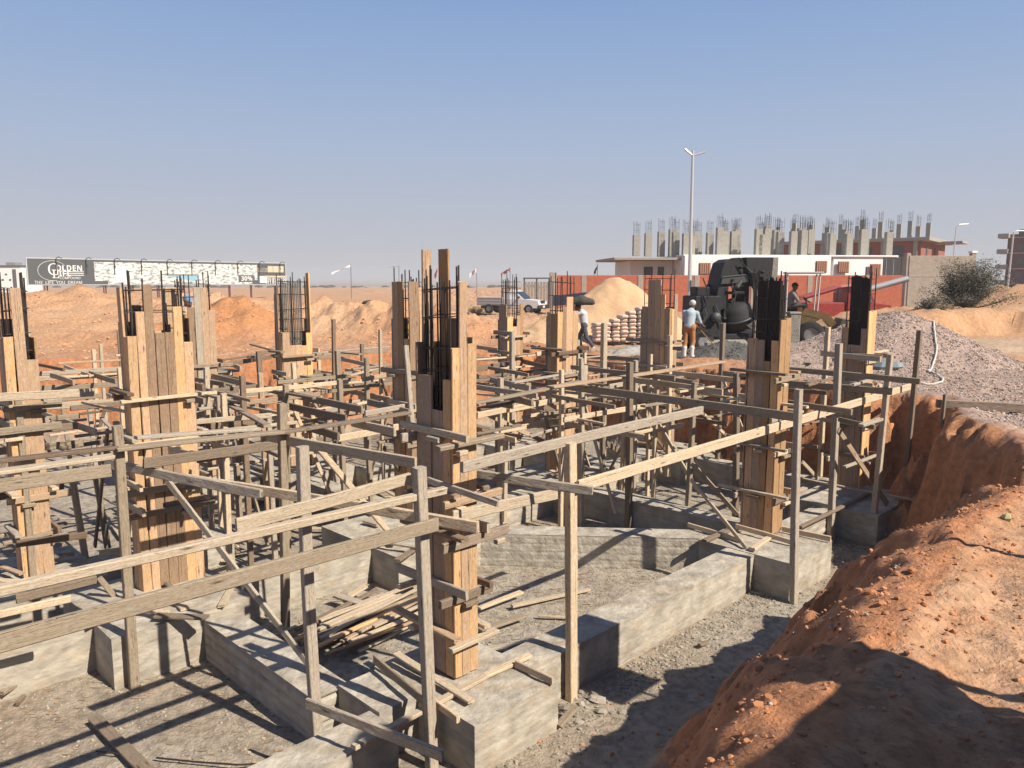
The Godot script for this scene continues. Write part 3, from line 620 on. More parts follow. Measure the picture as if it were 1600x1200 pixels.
# ---------------------------------------------------------------- shapes
# a sawn timber of length l along x, w high (y), t thick (z), edges eased, slightly bowed
func timber(l: float, w: float, t: float) -> ArrayMesh:
	var st := SurfaceTool.new()
	st.begin(Mesh.PRIMITIVE_TRIANGLES)
	st.set_smooth_group(-1)
	var n := clampi(int(l / 0.45), 1, 8)
	var c: float = minf(0.007, minf(w, t) * 0.16)
	var hw := w / 2
	var ht := t / 2
	var prof = [Vector2(hw, ht - c), Vector2(hw - c, ht), Vector2(-hw + c, ht), Vector2(-hw, ht - c), Vector2(-hw, -ht + c), Vector2(-hw + c, -ht), Vector2(hw - c, -ht), Vector2(hw, -ht + c)]
	var per := [0.0]
	for k in 8:
		per.append(per[k] + prof[k].distance_to(prof[(k + 1) % 8]))
	var bow: float = rng.randf_range(-1, 1) * l * 0.0045
	var war: float = rng.randf_range(-1, 1) * l * 0.004
	var u0 := rng.randf() * 3.0
	var v0 := rng.randf()
	var rings := []
	for i in n + 1:
		var s := float(i) / n
		var x := (s - 0.5) * l
		var o := Vector3(0, bow * sin(PI * s), war * sin(PI * s))
		var kw := 1.0 + rng.randf_range(-0.035, 0.035)
		var kt := 1.0 + rng.randf_range(-0.06, 0.06)
		var ring := []
		for p in prof:
			var ex := 0.0
			if i == 0 or i == n:
				ex = rng.randf_range(-0.006, 0.006)
			ring.append(Vector3(x + ex, p.x * kw, p.y * kt) + o)
		rings.append(ring)
	for i in n:
		for k in 8:
			var k2 := (k + 1) % 8
			var ua := u0 + (float(i) / n) * l
			var ub := u0 + (float(i + 1) / n) * l
			var va = v0 + per[k] / 0.32
			var vb = v0 + per[k + 1] / 0.32
			var q = [[rings[i][k], ua, va], [rings[i + 1][k], ub, va], [rings[i + 1][k2], ub, vb], [rings[i][k2], ua, vb]]
			for j in [0, 2, 1, 0, 3, 2]:
				st.set_uv(Vector2(q[j][1] / 2.4, q[j][2]))
				st.add_vertex(q[j][0])
	for e in 2:
		var ring = rings[0] if e == 0 else rings[n]
		for k in range(1, 7):
			var tri = [ring[0], ring[k], ring[k + 1]] if e == 0 else [ring[0], ring[k + 1], ring[k]]
			for p in tri:
				st.set_uv(Vector2(u0 + p.y * 0.6, v0 + p.z * 3.0))
				st.add_vertex(p)
	st.generate_normals()
	st.generate_tangents()
	return st.commit()

# place a timber between two points; mode 0 on edge, 1 flat, 2 upright
func lay(parent, called: String, p: Vector3, q: Vector3, w: float, t: float, mode: int, m):
	var d := q - p
	var l := d.length()
	d = d / l
	var up := Vector3.UP
	var y: Vector3
	if mode == 2:
		y = Vector3(1, 0, -1).normalized() if absf(d.y) > 0.5 else up
		y = (y - d * y.dot(d)).normalized()
	else:
		y = (up - d * up.dot(d)).normalized()
		if mode == 1:
			y = d.cross(y).normalized()
	y = y.rotated(d, rng.randf_range(-0.05, 0.05))
	var z := d.cross(y).normalized()
	var xf := Transform3D(Basis(d, y, z), (p + q) / 2 - (parent.position if parent != self else Vector3.ZERO))
	return part(parent, called, timber(l, w, t), m, xf)

func cbox(size: Vector3, c := 0.01) -> ArrayMesh:
	# chamfered box
	var st := SurfaceTool.new()
	st.begin(Mesh.PRIMITIVE_TRIANGLES)
	st.set_smooth_group(-1)
	var h := size / 2
	c = minf(c, minf(h.x, minf(h.y, h.z)) * 0.6)
	var pts := PackedVector3Array()
	for sx in [-1, 1]:
		for sy in [-1, 1]:
			for sz in [-1, 1]:
				pts.append(Vector3(sx * h.x, sy * (h.y - c), sz * (h.z - c)))
				pts.append(Vector3(sx * (h.x - c), sy * h.y, sz * (h.z - c)))
				pts.append(Vector3(sx * (h.x - c), sy * (h.y - c), sz * h.z))
	var ix := func(a, b, d, f): return ((a * 2 + b) * 2 + d) * 3 + f
	var faces := []
	for s in 2:
		faces.append([ix.call(s, 0, 0, 0), ix.call(s, 1, 0, 0), ix.call(s, 1, 1, 0), ix.call(s, 0, 1, 0)])
		faces.append([ix.call(0, s, 0, 1), ix.call(1, s, 0, 1), ix.call(1, s, 1, 1), ix.call(0, s, 1, 1)])
		faces.append([ix.call(0, 0, s, 2), ix.call(1, 0, s, 2), ix.call(1, 1, s, 2), ix.call(0, 1, s, 2)])
		for s2 in 2:
			faces.append([ix.call(s, s2, 0, 0), ix.call(s, s2, 1, 0), ix.call(s, s2, 1, 1), ix.call(s, s2, 0, 1)])
			faces.append([ix.call(s, 0, s2, 0), ix.call(s, 1, s2, 0), ix.call(s, 1, s2, 2), ix.call(s, 0, s2, 2)])
			faces.append([ix.call(0, s, s2, 1), ix.call(1, s, s2, 1), ix.call(1, s, s2, 2), ix.call(0, s, s2, 2)])
			for s3 in 2:
				faces.append([ix.call(s, s2, s3, 0), ix.call(s, s2, s3, 1), ix.call(s, s2, s3, 2)])
	for f in faces:
		var nrm: Vector3 = (pts[f[1]] - pts[f[0]]).cross(pts[f[2]] - pts[f[0]])
		var mid := Vector3.ZERO
		for k in f:
			mid += pts[k]
		var order = range(f.size())
		if nrm.dot(mid) > 0:
			order = range(f.size() - 1, -1, -1)
		for k in range(1, f.size() - 1):
			for j in [order[0], order[k], order[k + 1]]:
				var p: Vector3 = pts[f[j]]
				st.set_uv(Vector2(p.x + p.z, p.y))
				st.add_vertex(p)
	st.generate_normals()
	return st.commit()

func bx(parent, called: String, size: Vector3, centre: Vector3, m, turn := 0.0, c := 0.02):
	return part(parent, called, cbox(size, c), m, Transform3D(Basis(Vector3.UP, turn), centre))

func tube_into(st: SurfaceTool, p: Vector3, q: Vector3, r1: float, r2: float, sides := 6):
	var d := (q - p).normalized()
	var x := d.cross(Vector3.UP if absf(d.y) < 0.9 else Vector3.RIGHT).normalized()
	var y := d.cross(x)
	for k in sides:
		var a1 := TAU * k / sides
		var a2 := TAU * (k + 1) / sides
		var n1 := x * cos(a1) + y * sin(a1)
		var n2 := x * cos(a2) + y * sin(a2)
		var v = [p + n1 * r1, p + n2 * r1, q + n2 * r2, q + n1 * r2]
		for j in [0, 1, 2, 0, 2, 3]:
			st.set_uv(Vector2(float(k) / sides, j))
			st.add_vertex(v[j])
		for j in [[p, v[1], v[0]], [q, v[3], v[2]]]:
			for w in j:
				st.set_uv(Vector2.ZERO)
				st.add_vertex(w)

func begin() -> SurfaceTool:
	var st := SurfaceTool.new()
	st.begin(Mesh.PRIMITIVE_TRIANGLES)
	st.set_smooth_group(-1)
	return st

func done(st: SurfaceTool) -> ArrayMesh:
	st.generate_normals()
	return st.commit()

func tube(parent, called: String, pts: Array, r: float, m, sides := 7, r_end := -1.0):
	var st := begin()
	for k in pts.size() - 1:
		var ra := r if r_end < 0 else lerpf(r, r_end, float(k) / (pts.size() - 1))
		var rb := r if r_end < 0 else lerpf(r, r_end, float(k + 1) / (pts.size() - 1))
		tube_into(st, pts[k], pts[k + 1], ra, rb, sides)
	return part(parent, called, done(st), m)

# ball of unit radius pushed about by noise, used for stones and clods
func stone_mesh(sd: int, squash := 0.7) -> ArrayMesh:
	var st := begin()
	var n := FastNoiseLite.new()
	n.seed = sd
	n.frequency = 0.9
	var rows := 4
	var cols := 6
	var g := func(i: int, j: int):
		var th := PI * i / rows
		var ph := TAU * (j % cols) / cols
		var p := Vector3(sin(th) * cos(ph), cos(th), sin(th) * sin(ph))
		p *= 1.0 + 0.55 * n.get_noise_3d(p.x * 1.3, p.y * 1.3, p.z * 1.3)
		p.y *= squash
		return p
	for i in rows:
		for j in cols:
			var q = [g.call(i, j), g.call(i, j + 1), g.call(i + 1, j + 1), g.call(i + 1, j)]
			if i > 0:
				for k in [0, 1, 2]:
					st.add_vertex(q[k])
			if i < rows - 1:
				for k in [0, 2, 3]:
					st.add_vertex(q[k])
	return done(st)

func scatter(parent, called: String, mesh: Mesh, m, xfs: Array, cols: Array, label := "", category := ""):
	var mm := MultiMesh.new()
	mm.transform_format = MultiMesh.TRANSFORM_3D
	mm.use_colors = cols.size() > 0
	mm.mesh = mesh
	mm.instance_count = xfs.size()
	for k in xfs.size():
		mm.set_instance_transform(k, xfs[k])
		if cols.size() > 0:
			mm.set_instance_color(k, cols[k])
	var o := MultiMeshInstance3D.new()
	o.name = numbered(called) if parent == self else called
	o.multimesh = mm
	o.material_override = m
	o.set_meta("kind", "stuff")
	if label != "":
		o.set_meta("label", label)
		o.set_meta("category", category)
	parent.add_child(o, true)
	return o

# ---------------------------------------------------------------- ground
var pit := PackedVector2Array([Vector2(-9, 1.5), Vector2(3.2, 1.62), Vector2(4.7, 1.85), Vector2(6.2, 1.95), Vector2(8.1, 2.2), Vector2(10.2, 2.1), Vector2(10.9, 1.2), Vector2(11.5, -5.5), Vector2(13.6, -5.5), Vector2(13.1, 2.4), Vector2(14.9, 3.9), Vector2(17.3, 4.6), Vector2(17.6, 7.5), Vector2(18.6, 12.5), Vector2(19.6, 18.5), Vector2(11.5, 23.0), Vector2(4.0, 28.5), Vector2(-9, 33)])
# heaps: x, z, height, radius x, radius z
var heaps := [[-24.5, -46.0, 1.75, 4.6, 4.0], [-18.0, -43.0, 1.45, 3.2, 3.5], [-31.5, -47.0, 1.4, 4.5, 4.0], [-27.0, -39.0, 0.7, 3.0, 2.5], [-13.5, -46.0, 1.1, 3.5, 3.5], [-8.0, -47.0, 0.9, 3.0, 3.0], [-20.5, -37.0, 0.6, 2.6, 2.2], [-12.3, -33.5, 1.55, 2.2, 2.5], [-16.0, -31.5, 0.5, 3.0, 2.0], [-8.6, -37.0, 1.25, 2.6, 2.6], [-5.6, -35.5, 1.2, 2.4, 2.4], [-3.0, -33.5, 0.8, 2.2, 2.0], [-1.0, -36.0, 0.6, 2.5, 2.0], [-22.0, -30.0, 0.4, 5.0, 3.0], [31.0, -46.0, 1.5, 4.5, 4.5], [-60.0, -84.0, 0.5, 22.0, 9.0], [-20.0, -150.0, 1.0, 30.0, 12.0], [-4.0, -90.0, 0.7, 12.0, 7.0], [3.0, -41.0, 0.7, 4.0, 3.0]]

func seg_dist(p: Vector2, a: Vector2, b: Vector2) -> float:
	var ab := b - a
	var t := clampf((p - a).dot(ab) / ab.length_squared(), 0, 1)
	return p.distance_to(a + ab * t)

var pit_s := 0.0
func pit_depth(x: float, z: float) -> float:
	# signed distance inside the cut edge
	if x < -40 or x > 26 or z > 12 or z < -42:
		return -12.0
	var p := Vector2((x - z) / R2, (-x - z) / R2)
	var d := 1e9
	for k in pit.size():
		d = minf(d, seg_dist(p, pit[k], pit[(k + 1) % pit.size()]))
	return d if Geometry2D.is_point_in_polygon(p, pit) else -d

func ground_y(x: float, z: float) -> float:
	var dist := Vector2(x, z).length()
	var far := smoothstep(24.0, 60.0, dist)
	var y := nz.get_noise_2d(x * 0.9, z * 0.9) * 0.10 + nz.get_noise_2d(x * 0.12, z * 0.12) * lerpf(0.16, 0.55, far)
	y += far * 0.15
	for q in heaps:
		var ex: float = (x - q[0]) / q[3]
		var ez: float = (z - q[1]) / q[4]
		var e := ex * ex + ez * ez
		if e < 6.0:
			var rough := 1.0 + 0.5 * nz.get_noise_2d(x * 1.6 + 9, z * 1.6)
			y += q[2] * exp(-e * 1.1) * rough
	# the low bank on the right with its broken face
	if x > 13.0 and z < -30.0:
		var line := -34.6 - 0.06 * (x - 18.0) + nz.get_noise_2d(x * 2.2, 3.0) * 1.2
		y += (1.0 + nf.get_noise_2d(x * 0.9, z * 0.9) * 0.22) * smoothstep(0.0, 0.7 + nz.get_noise_2d(x * 3.0, 8.0) * 0.5, line - z) * smoothstep(14.5, 19.0, x) * (1.0 - smoothstep(40.0, 60.0, -z))
	var s := pit_depth(x, z)
	pit_s = s
	if s > -1.5:
		var j := nz.get_noise_2d(x * 2.2, z * 2.2) * 0.55 + nf.get_noise_2d(x * 2.4, z * 2.4) * 0.10
		var sj := s + j * 0.8
		var a := (x - z) / R2
		var b := (-x - z) / R2
		var w := 1.05
		if b < 5.0 and a < 10.4:
			w = 2.1
		elif b < 4.5:
			w = 0.95
		var t := clampf(sj / w, 0.0, 1.0)
		var k := t * t * (3.0 - 2.0 * t) * 0.55 + t * 0.45
		var lip := 0.10 * exp(-pow((s + 0.25) / 0.35, 2.0))
		var fl := -2.32
		if a > 10.0 and b < 4.4:
			fl = lerpf(-2.32, -0.75, smoothstep(4.3, 0.8, b) * smoothstep(9.8, 10.8, a))
		y = lerpf(y + lip, fl + nf.get_noise_2d(x * 1.1, z * 1.1) * 0.015 + nz.get_noise_2d(x * 0.8, z * 0.8) * 0.03, k)
		var rough2 := (1.0 - absf(2.0 * t - 1.0)) if t > 0.0 and t < 1.0 else 0.0
		y += rough2 * (nf.get_noise_2d(x * 3.0, z * 3.0) * 0.26 + nz.get_noise_2d(x * 4.0, z * 4.0) * 0.3) * (0.5 if w > 2.0 else 1.0)
		# digger-tooth flutes down the cut faces
		y += rough2 * 0.07 * nf.get_noise_2d((a * 1.9 if b < 4.6 and a < 10.4 else b * 1.6 + a * 0.5), 3.0 + b * 0.08)
	if s < 0.6:
		var near := 1.0 - smoothstep(18.0, 45.0, dist)
		y += near * (nf.get_noise_2d(x * 2.2, z * 2.2) * 0.06 + nf.get_noise_2d(x * 6.0 + 30, z * 6.0) * 0.028)
		y += smoothstep(15.0, 30.0, dist) * (1.0 - smoothstep(60.0, 110.0, dist)) * nf.get_noise_2d(x * 0.7, z * 0.7) * 0.16
	return y

func ground_col(x: float, z: float, y: float) -> Color:
	# linear base colours of the soils that lie there
	var red := Color(0.42, 0.205, 0.1)
	var sand := Color(0.5002, 0.2829, 0.1517)
	var pale := Color(0.4756, 0.3198, 0.205)
	var grey := Color(0.246, 0.1927, 0.1394)
	var n := nz.get_noise_2d(x * 0.35 + 50, z * 0.35)
	var f := nf.get_noise_2d(x * 1.5, z * 1.5)
	# red subsoil thrown up round the cut, orange sand elsewhere, paler where it is wind-blown
	var s := pit_s
	var c := red.lerp(sand, smoothstep(3.0, 9.0, -s + n * 4.0))
	c = c.lerp(pale, clampf(n * 1.3 + f * 0.5 - 0.05, 0.0, 0.6))
	# red freshly dug heap and cut face
	var hd := Vector2((x + 12.3) / 2.6, (z + 33.5) / 3.0).length()
	c = c.lerp(Color(0.4264, 0.1927, 0.0779), (1.0 - smoothstep(0.6, 1.5, hd)) * 0.9)
	if s > -0.3 and y > -2.2:
		c = c.lerp(Color(0.4346, 0.1763, 0.0722), 0.75)
	if s > 0.0 and y <= -1.9:
		# pit floor: trodden cement dust and sand over soil
		var k := smoothstep(-1.9, -2.22, y)
		var b := (-x - z) / R2
		var fl := 0.86 * Color(0.41, 0.3608, 0.2911).lerp(Color(0.3526, 0.2747, 0.1968), clampf(0.4 + n * 1.6, 0, 1))
		fl = fl.lerp(grey, clampf(f * 1.2 + 0.1, 0, 0.6))
		c = c.lerp(fl, k)
	# crushed-stone track and gravel apron right of the pit
	var gx := smoothstep(6.0, 8.5, x + n * 1.4) * (1.0 - smoothstep(-12.3, -10.8, z + n * 1.0)) * smoothstep(-24.0, -21.5, z + n)
	if s < -0.1:
		c = c.lerp(Color(0.3444, 0.2542, 0.2091), gx * 0.9)
	var tr := smoothstep(-33.5, -31.5, z + n) * (1.0 - smoothstep(-27.0, -25.0, z + n)) * smoothstep(8.0, 12.0, x)
	c = c.lerp(Color(0.4756, 0.3526, 0.2378), tr * 0.8)
	# asphalt road far left, almost buried in sand
	var rd := absf(z + 70.0 + x * 0.25 + n * 2.0)
	if x < -5.0:
		c = c.lerp(Color(0.2706, 0.2378, 0.2214), (1.0 - smoothstep(1.5, 3.0, rd)) * 0.75)
	return c

func axis(lo: float, hi: float, fine_lo: float, fine_hi: float, step: float, grow: float) -> PackedFloat32Array:
	var out := PackedFloat32Array()
	var left := PackedFloat32Array()
	var s := step
	var v := fine_lo
	while v > lo:
		s *= grow
		v -= s
		left.append(v)
	left.reverse()
	out.append_array(left)
	v = fine_lo
	while v < fine_hi:
		out.append(v)
		v += step
	s = step
	while v < hi:
		out.append(v)
		s *= grow
		v += s
	return out

func build_ground():
	var xs := axis(-420, 420, -9.0, 10.5, 0.085, 1.035)
	var zs := axis(-520, 30, -15.5, -1.6, 0.085, 1.022)
	var nx := xs.size()
	var nzz := zs.size()
	var vs := PackedVector3Array()
	var cs := PackedColorArray()
	vs.resize(nx * nzz)
	cs.resize(nx * nzz)
	var i := 0
	for zz in zs:
		for xx in xs:
			var y := ground_y(xx, zz)
			vs[i] = Vector3(xx, y, zz)
			cs[i] = ground_col(xx, zz, y)
			i += 1
	var ns := PackedVector3Array()
	ns.resize(nx * nzz)
	for r in nzz:
		for q in nx:
			var l := vs[r * nx + maxi(q - 1, 0)]
			var rr := vs[r * nx + mini(q + 1, nx - 1)]
			var u := vs[maxi(r - 1, 0) * nx + q]
			var d := vs[mini(r + 1, nzz - 1) * nx + q]
			ns[r * nx + q] = (d - u).cross(rr - l).normalized()
	var idx := PackedInt32Array()
	idx.resize((nx - 1) * (nzz - 1) * 6)
	i = 0
	for r in nzz - 1:
		for q in nx - 1:
			var a := r * nx + q
			for k in [a, a + 1, a + nx, a + 1, a + nx + 1, a + nx]:
				idx[i] = k
				i += 1
	var arr := []
	arr.resize(Mesh.ARRAY_MAX)
	arr[Mesh.ARRAY_VERTEX] = vs
	arr[Mesh.ARRAY_NORMAL] = ns
	arr[Mesh.ARRAY_COLOR] = cs
	arr[Mesh.ARRAY_INDEX] = idx
	var me := ArrayMesh.new()
	me.add_surface_from_arrays(Mesh.PRIMITIVE_TRIANGLES, arr)
	var o = part(self, "ground", me, mineral("soil", Color(0.7, 0.7, 0.7), Color(1.14, 1.13, 1.12), 5, 0.9, 8.0, 0.97, true))
	o.set_meta("kind", "structure")

# ---------------------------------------------------------------- cast concrete
# box in plan axes (a0..a1, b0..b1, y0..y1) with board-marked sides and a rough top
func cast(called: String, label: String, category: String, group: String, c: Vector2, size: Vector2, y0: float, y1: float, turn: float, marks: float, m, hide_seed: int):
	var st := begin()
	st.set_smooth_group(0)
	var n1 := FastNoiseLite.new()
	n1.seed = hide_seed
	n1.frequency = 1.0
	var centre := AB(c.x, c.y, 0)
	var ax := AB(1, 0, 0).rotated(Vector3.UP, turn)
	var bb := AB(0, 1, 0).rotated(Vector3.UP, turn)
	var hx := size.x / 2
	var hy := size.y / 2
	var put := func(u: float, v: float, y: float, nrm: Vector3, side: bool) -> Vector3:
		var p := centre + ax * u + bb * v + Vector3(0, y, 0)
		var t := u if absf(nrm.dot(bb)) > 0.5 else v
		var off := 0.0
		if side:
			off = n1.get_noise_2d(t * 0.5 + floorf(y * 7.5 + hide_seed * 0.37) * 7.0, y * 9.0) * 0.009 * marks + n1.get_noise_2d(t * 7.0, y * 7.0) * 0.004
			off -= (0.014 * marks * (0.6 + 0.8 * absf(n1.get_noise_2d(t * 2.0, y * 3.0))) if fposmod(y * 7.5 + hide_seed * 0.37, 1.0) < 0.14 else 0.0)
			var edge := minf(hx - absf(u), hy - absf(v))
		else:
			off = n1.get_noise_2d(u * 3.0, v * 3.0) * 0.014 + n1.get_noise_2d(u * 13.0, v * 13.0) * 0.008
			# worn arris
			var e := minf(hx - absf(u), hy - absf(v))
			off -= 0.02 * exp(-e * 45.0) * (1.0 + n1.get_noise_2d(u * 9.0, v * 9.0))
			nrm = Vector3.UP
		return p + nrm * off
	var sg := [0]
	var stain := func(q: Vector3) -> Color:
		var t := (q - centre).dot(ax) + (q - centre).dot(bb)
		var k := 1.0
		if n1.get_noise_2d(t * 1.7 + 30.0, q.y * 3.5 + q.x * 0.4) > 0.18:
			k -= 0.14
		if n1.get_noise_2d(t * 8.0, q.y * 0.9 + 60.0) > 0.3:
			k -= 0.10
		if n1.get_noise_3d(q.x * 6.0, q.y * 6.0, q.z * 6.0) > 0.42:
			k -= 0.16
		var soil := clampf((n1.get_noise_2d(t * 2.6 + 80.0, q.y * 2.6 + q.z * 0.5) - 0.28) * 5.0, 0.0, 0.45)
		return Color(k, k, k).lerp(Color(k * 0.92, k * 0.74, k * 0.55), soil)
	var grid := func(P: Callable, nu: int, nv: int, flip: bool):
		sg[0] += 1
		st.set_smooth_group(sg[0])
		for i in nu:
			for j in nv:
				var q = [P.call(i, j), P.call(i + 1, j), P.call(i + 1, j + 1), P.call(i, j + 1)]
				for k in ([0, 1, 2, 0, 2, 3] if not flip else [0, 2, 1, 0, 3, 2]):
					st.set_color(stain.call(q[k]))
					st.add_vertex(q[k])
	var nh := maxi(6, int((y1 - y0) / 0.02))
	for s in [-1.0, 1.0]:
		var nu := maxi(4, int(size.x / 0.08))
		grid.call(func(i, j): return put.call(lerpf(-hx, hx, float(i) / nu), s * hy, lerpf(y0, y1, float(j) / nh), bb * s if (i > 0 and i < nu and j < nh) else Vector3.ZERO, true), nu, nh, s > 0)
		var nv := maxi(4, int(size.y / 0.08))
		grid.call(func(i, j): return put.call(s * hx, lerpf(-hy, hy, float(i) / nv), lerpf(y0, y1, float(j) / nh), ax * s if (i > 0 and i < nv and j < nh) else Vector3.ZERO, true), nv, nh, s < 0)
	var tu := maxi(6, int(size.x / 0.07))
	var tv := maxi(6, int(size.y / 0.07))
	grid.call(func(i, j):
		var edge: bool = i == 0 or j == 0 or i == tu or j == tv
		return put.call(lerpf(-hx, hx, float(i) / tu), lerpf(-hy, hy, float(j) / tv), y1, Vector3.ZERO if edge else Vector3.UP, edge), tu, tv, false)
	st.generate_normals()
	var o = part(self, called, st.commit(), m)
	tag(o, label, category, group)
	return o

func footing(a0, a1, b0, b1, label, y1 := -1.75, marks := 0.35, y0 := -2.45):
	return cast("footing_block", label, "footing", "concrete column footings", Vector2((a0 + a1) / 2.0, (b0 + b1) / 2.0), Vector2(a1 - a0, b1 - b0), y0, y1, 0.0, marks, M.concrete, int(a0 * 7 + b0 * 3))

func strap(a0, a1, b0, b1, label, y1 := -1.78, marks := 0.7, m = null):
	return cast("ground_beam", label, "beam", "concrete ground beams", Vector2((a0 + a1) / 2.0, (b0 + b1) / 2.0), Vector2(a1 - a0, b1 - b0), -2.45, y1, 0.0, marks, M.concrete if m == null else m, int(a0 * 5 + b0 * 11))

# ---------------------------------------------------------------- sky
func desert_sky():
	var h := 512
	var im := Image.create(8, h, false, Image.FORMAT_RGBF)
	var stops = [[-90.0, Color8(170, 140, 115)], [-2.0, Color8(188, 182, 178)], [0.0, Color8(196, 195, 197)], [2.0, Color8(192, 193, 199)], [5.0, Color8(184, 190, 204)], [10.0, Color8(169, 185, 211)], [15.0, Color8(151, 175, 211)], [20.0, Color8(133, 163, 208)], [30.0, Color8(112, 144, 196)], [60.0, Color8(86, 112, 156)], [90.0, Color8(76, 100, 142)]]
	for y in h:
		var el := 90.0 - 180.0 * (y + 0.5) / h
		var c: Color = stops[0][1]
		for k in stops.size() - 1:
			if el >= stops[k][0]:
				var t := clampf((el - stops[k][0]) / (stops[k + 1][0] - stops[k][0]), 0, 1)
				c = (stops[k][1] as Color).lerp(stops[k + 1][1], t)
		c = c.srgb_to_linear() / 1.62
		for x in 8:
			im.set_pixel(x, y, c)
	var sm := PanoramaSkyMaterial.new()
	sm.panorama = ImageTexture.create_from_image(im)
	return sm

# ---------------------------------------------------------------- concrete in the pit
func build_concrete():
	footing(4.55, 5.74, 5.05, 6.68, "pale footing block carrying the nearest timber column")
	footing(4.08, 4.55, 5.92, 6.66, "low concrete step against the nearest footing block", -1.78)
	footing(10.75, 12.25, 4.87, 6.42, "grey footing block under the right column, outside corner post before it")
	footing(14.15, 15.8, 4.83, 6.5, "grey footing block nearest the red earth wall, last of the front row")
	footing(15.8, 16.6, 4.9, 5.9, "small cracked concrete block behind the last front footing", -1.82)
	footing(2.7, 4.45, 9.28, 11.2, "footing block of the wide left column with a post shadow on it", -1.7)
	footing(6.75, 8.75, 9.2, 11.4, "footing block in the middle of the pit with a dark left side")
	footing(11.5, 13.5, 10.0, 12.0, "footing block under the slim orange column at centre right")
	footing(15.3, 17.2, 9.7, 11.9, "footing block under the tall brown column near the shovelling worker")
	footing(1.4, 3.4, 11.6, 13.4, "footing block under the leftmost column")
	footing(5.6, 7.6, 15.3, 17.2, "footing block hidden behind the wide left column")
	footing(7.7, 9.7, 14.8, 16.7, "footing block under the column packed with grey bars")
	footing(13.4, 15.2, 13.5, 15.4, "footing block below the white pickup, farthest column")
	strap(5.74, 10.75, 5.45, 5.92, "long pale ground beam along the trench, front right", -1.76, 0.5)
	strap(12.25, 14.15, 5.55, 6.0, "short ground beam joining the two right front footings", -1.8)
	strap(-3.5, 4.08, 5.62, 6.08, "ground beam running off the bottom edge of the picture", -1.82, 0.5)
	strap(3.78, 4.22, 6.66, 9.28, "dark board-marked ground beam between left and nearest footing", -1.82, 2.6)
	strap(-3.5, 2.7, 9.93, 10.4, "smooth pale ground beam at the left edge", -1.72, 0.3)
	strap(4.45, 6.75, 9.9, 10.35, "sunlit ground beam between left and middle footing", -1.75, 0.5)
	strap(8.75, 11.5, 10.3, 10.75, "ground beam behind the middle of the pit", -1.78)
	strap(13.5, 15.3, 10.6, 11.05, "ground beam between the two centre-right footings", -1.78)
	strap(11.85, 12.3, 6.42, 10.0, "shaded ground beam behind the board-marked diagonal one", -1.76, 0.6)
	strap(15.9, 16.35, 6.5, 9.7, "ground beam along the far right end of the pit", -1.78)
	strap(8.2, 8.65, 11.4, 14.8, "ground beam running back from the middle footing", -1.8)
	strap(13.9, 14.35, 11.05, 13.5, "ground beam running back to the farthest column", -1.8)
	strap(3.4, 5.6, 12.3, 12.75, "ground beam behind the wide left column", -1.8)
	strap(9.7, 13.4, 14.4, 14.85, "ground beam along the back row of columns", -1.8)
	# the diagonal beam that meets the right footing
	var p := Vector2(8.35, 9.3)
	var q := Vector2(10.95, 6.3)
	var d := (q - p).normalized()
	var mid := (p + q) / 2.0 + Vector2(-d.y, d.x) * 0.24
	var o = cast("ground_beam", "board-marked diagonal ground beam with a slanting shadow", "beam", "concrete ground beams", mid, Vector2(p.distance_to(q), 0.46), -2.45, -1.76, atan2(d.y, d.x), 0.7, M.concrete, 77)

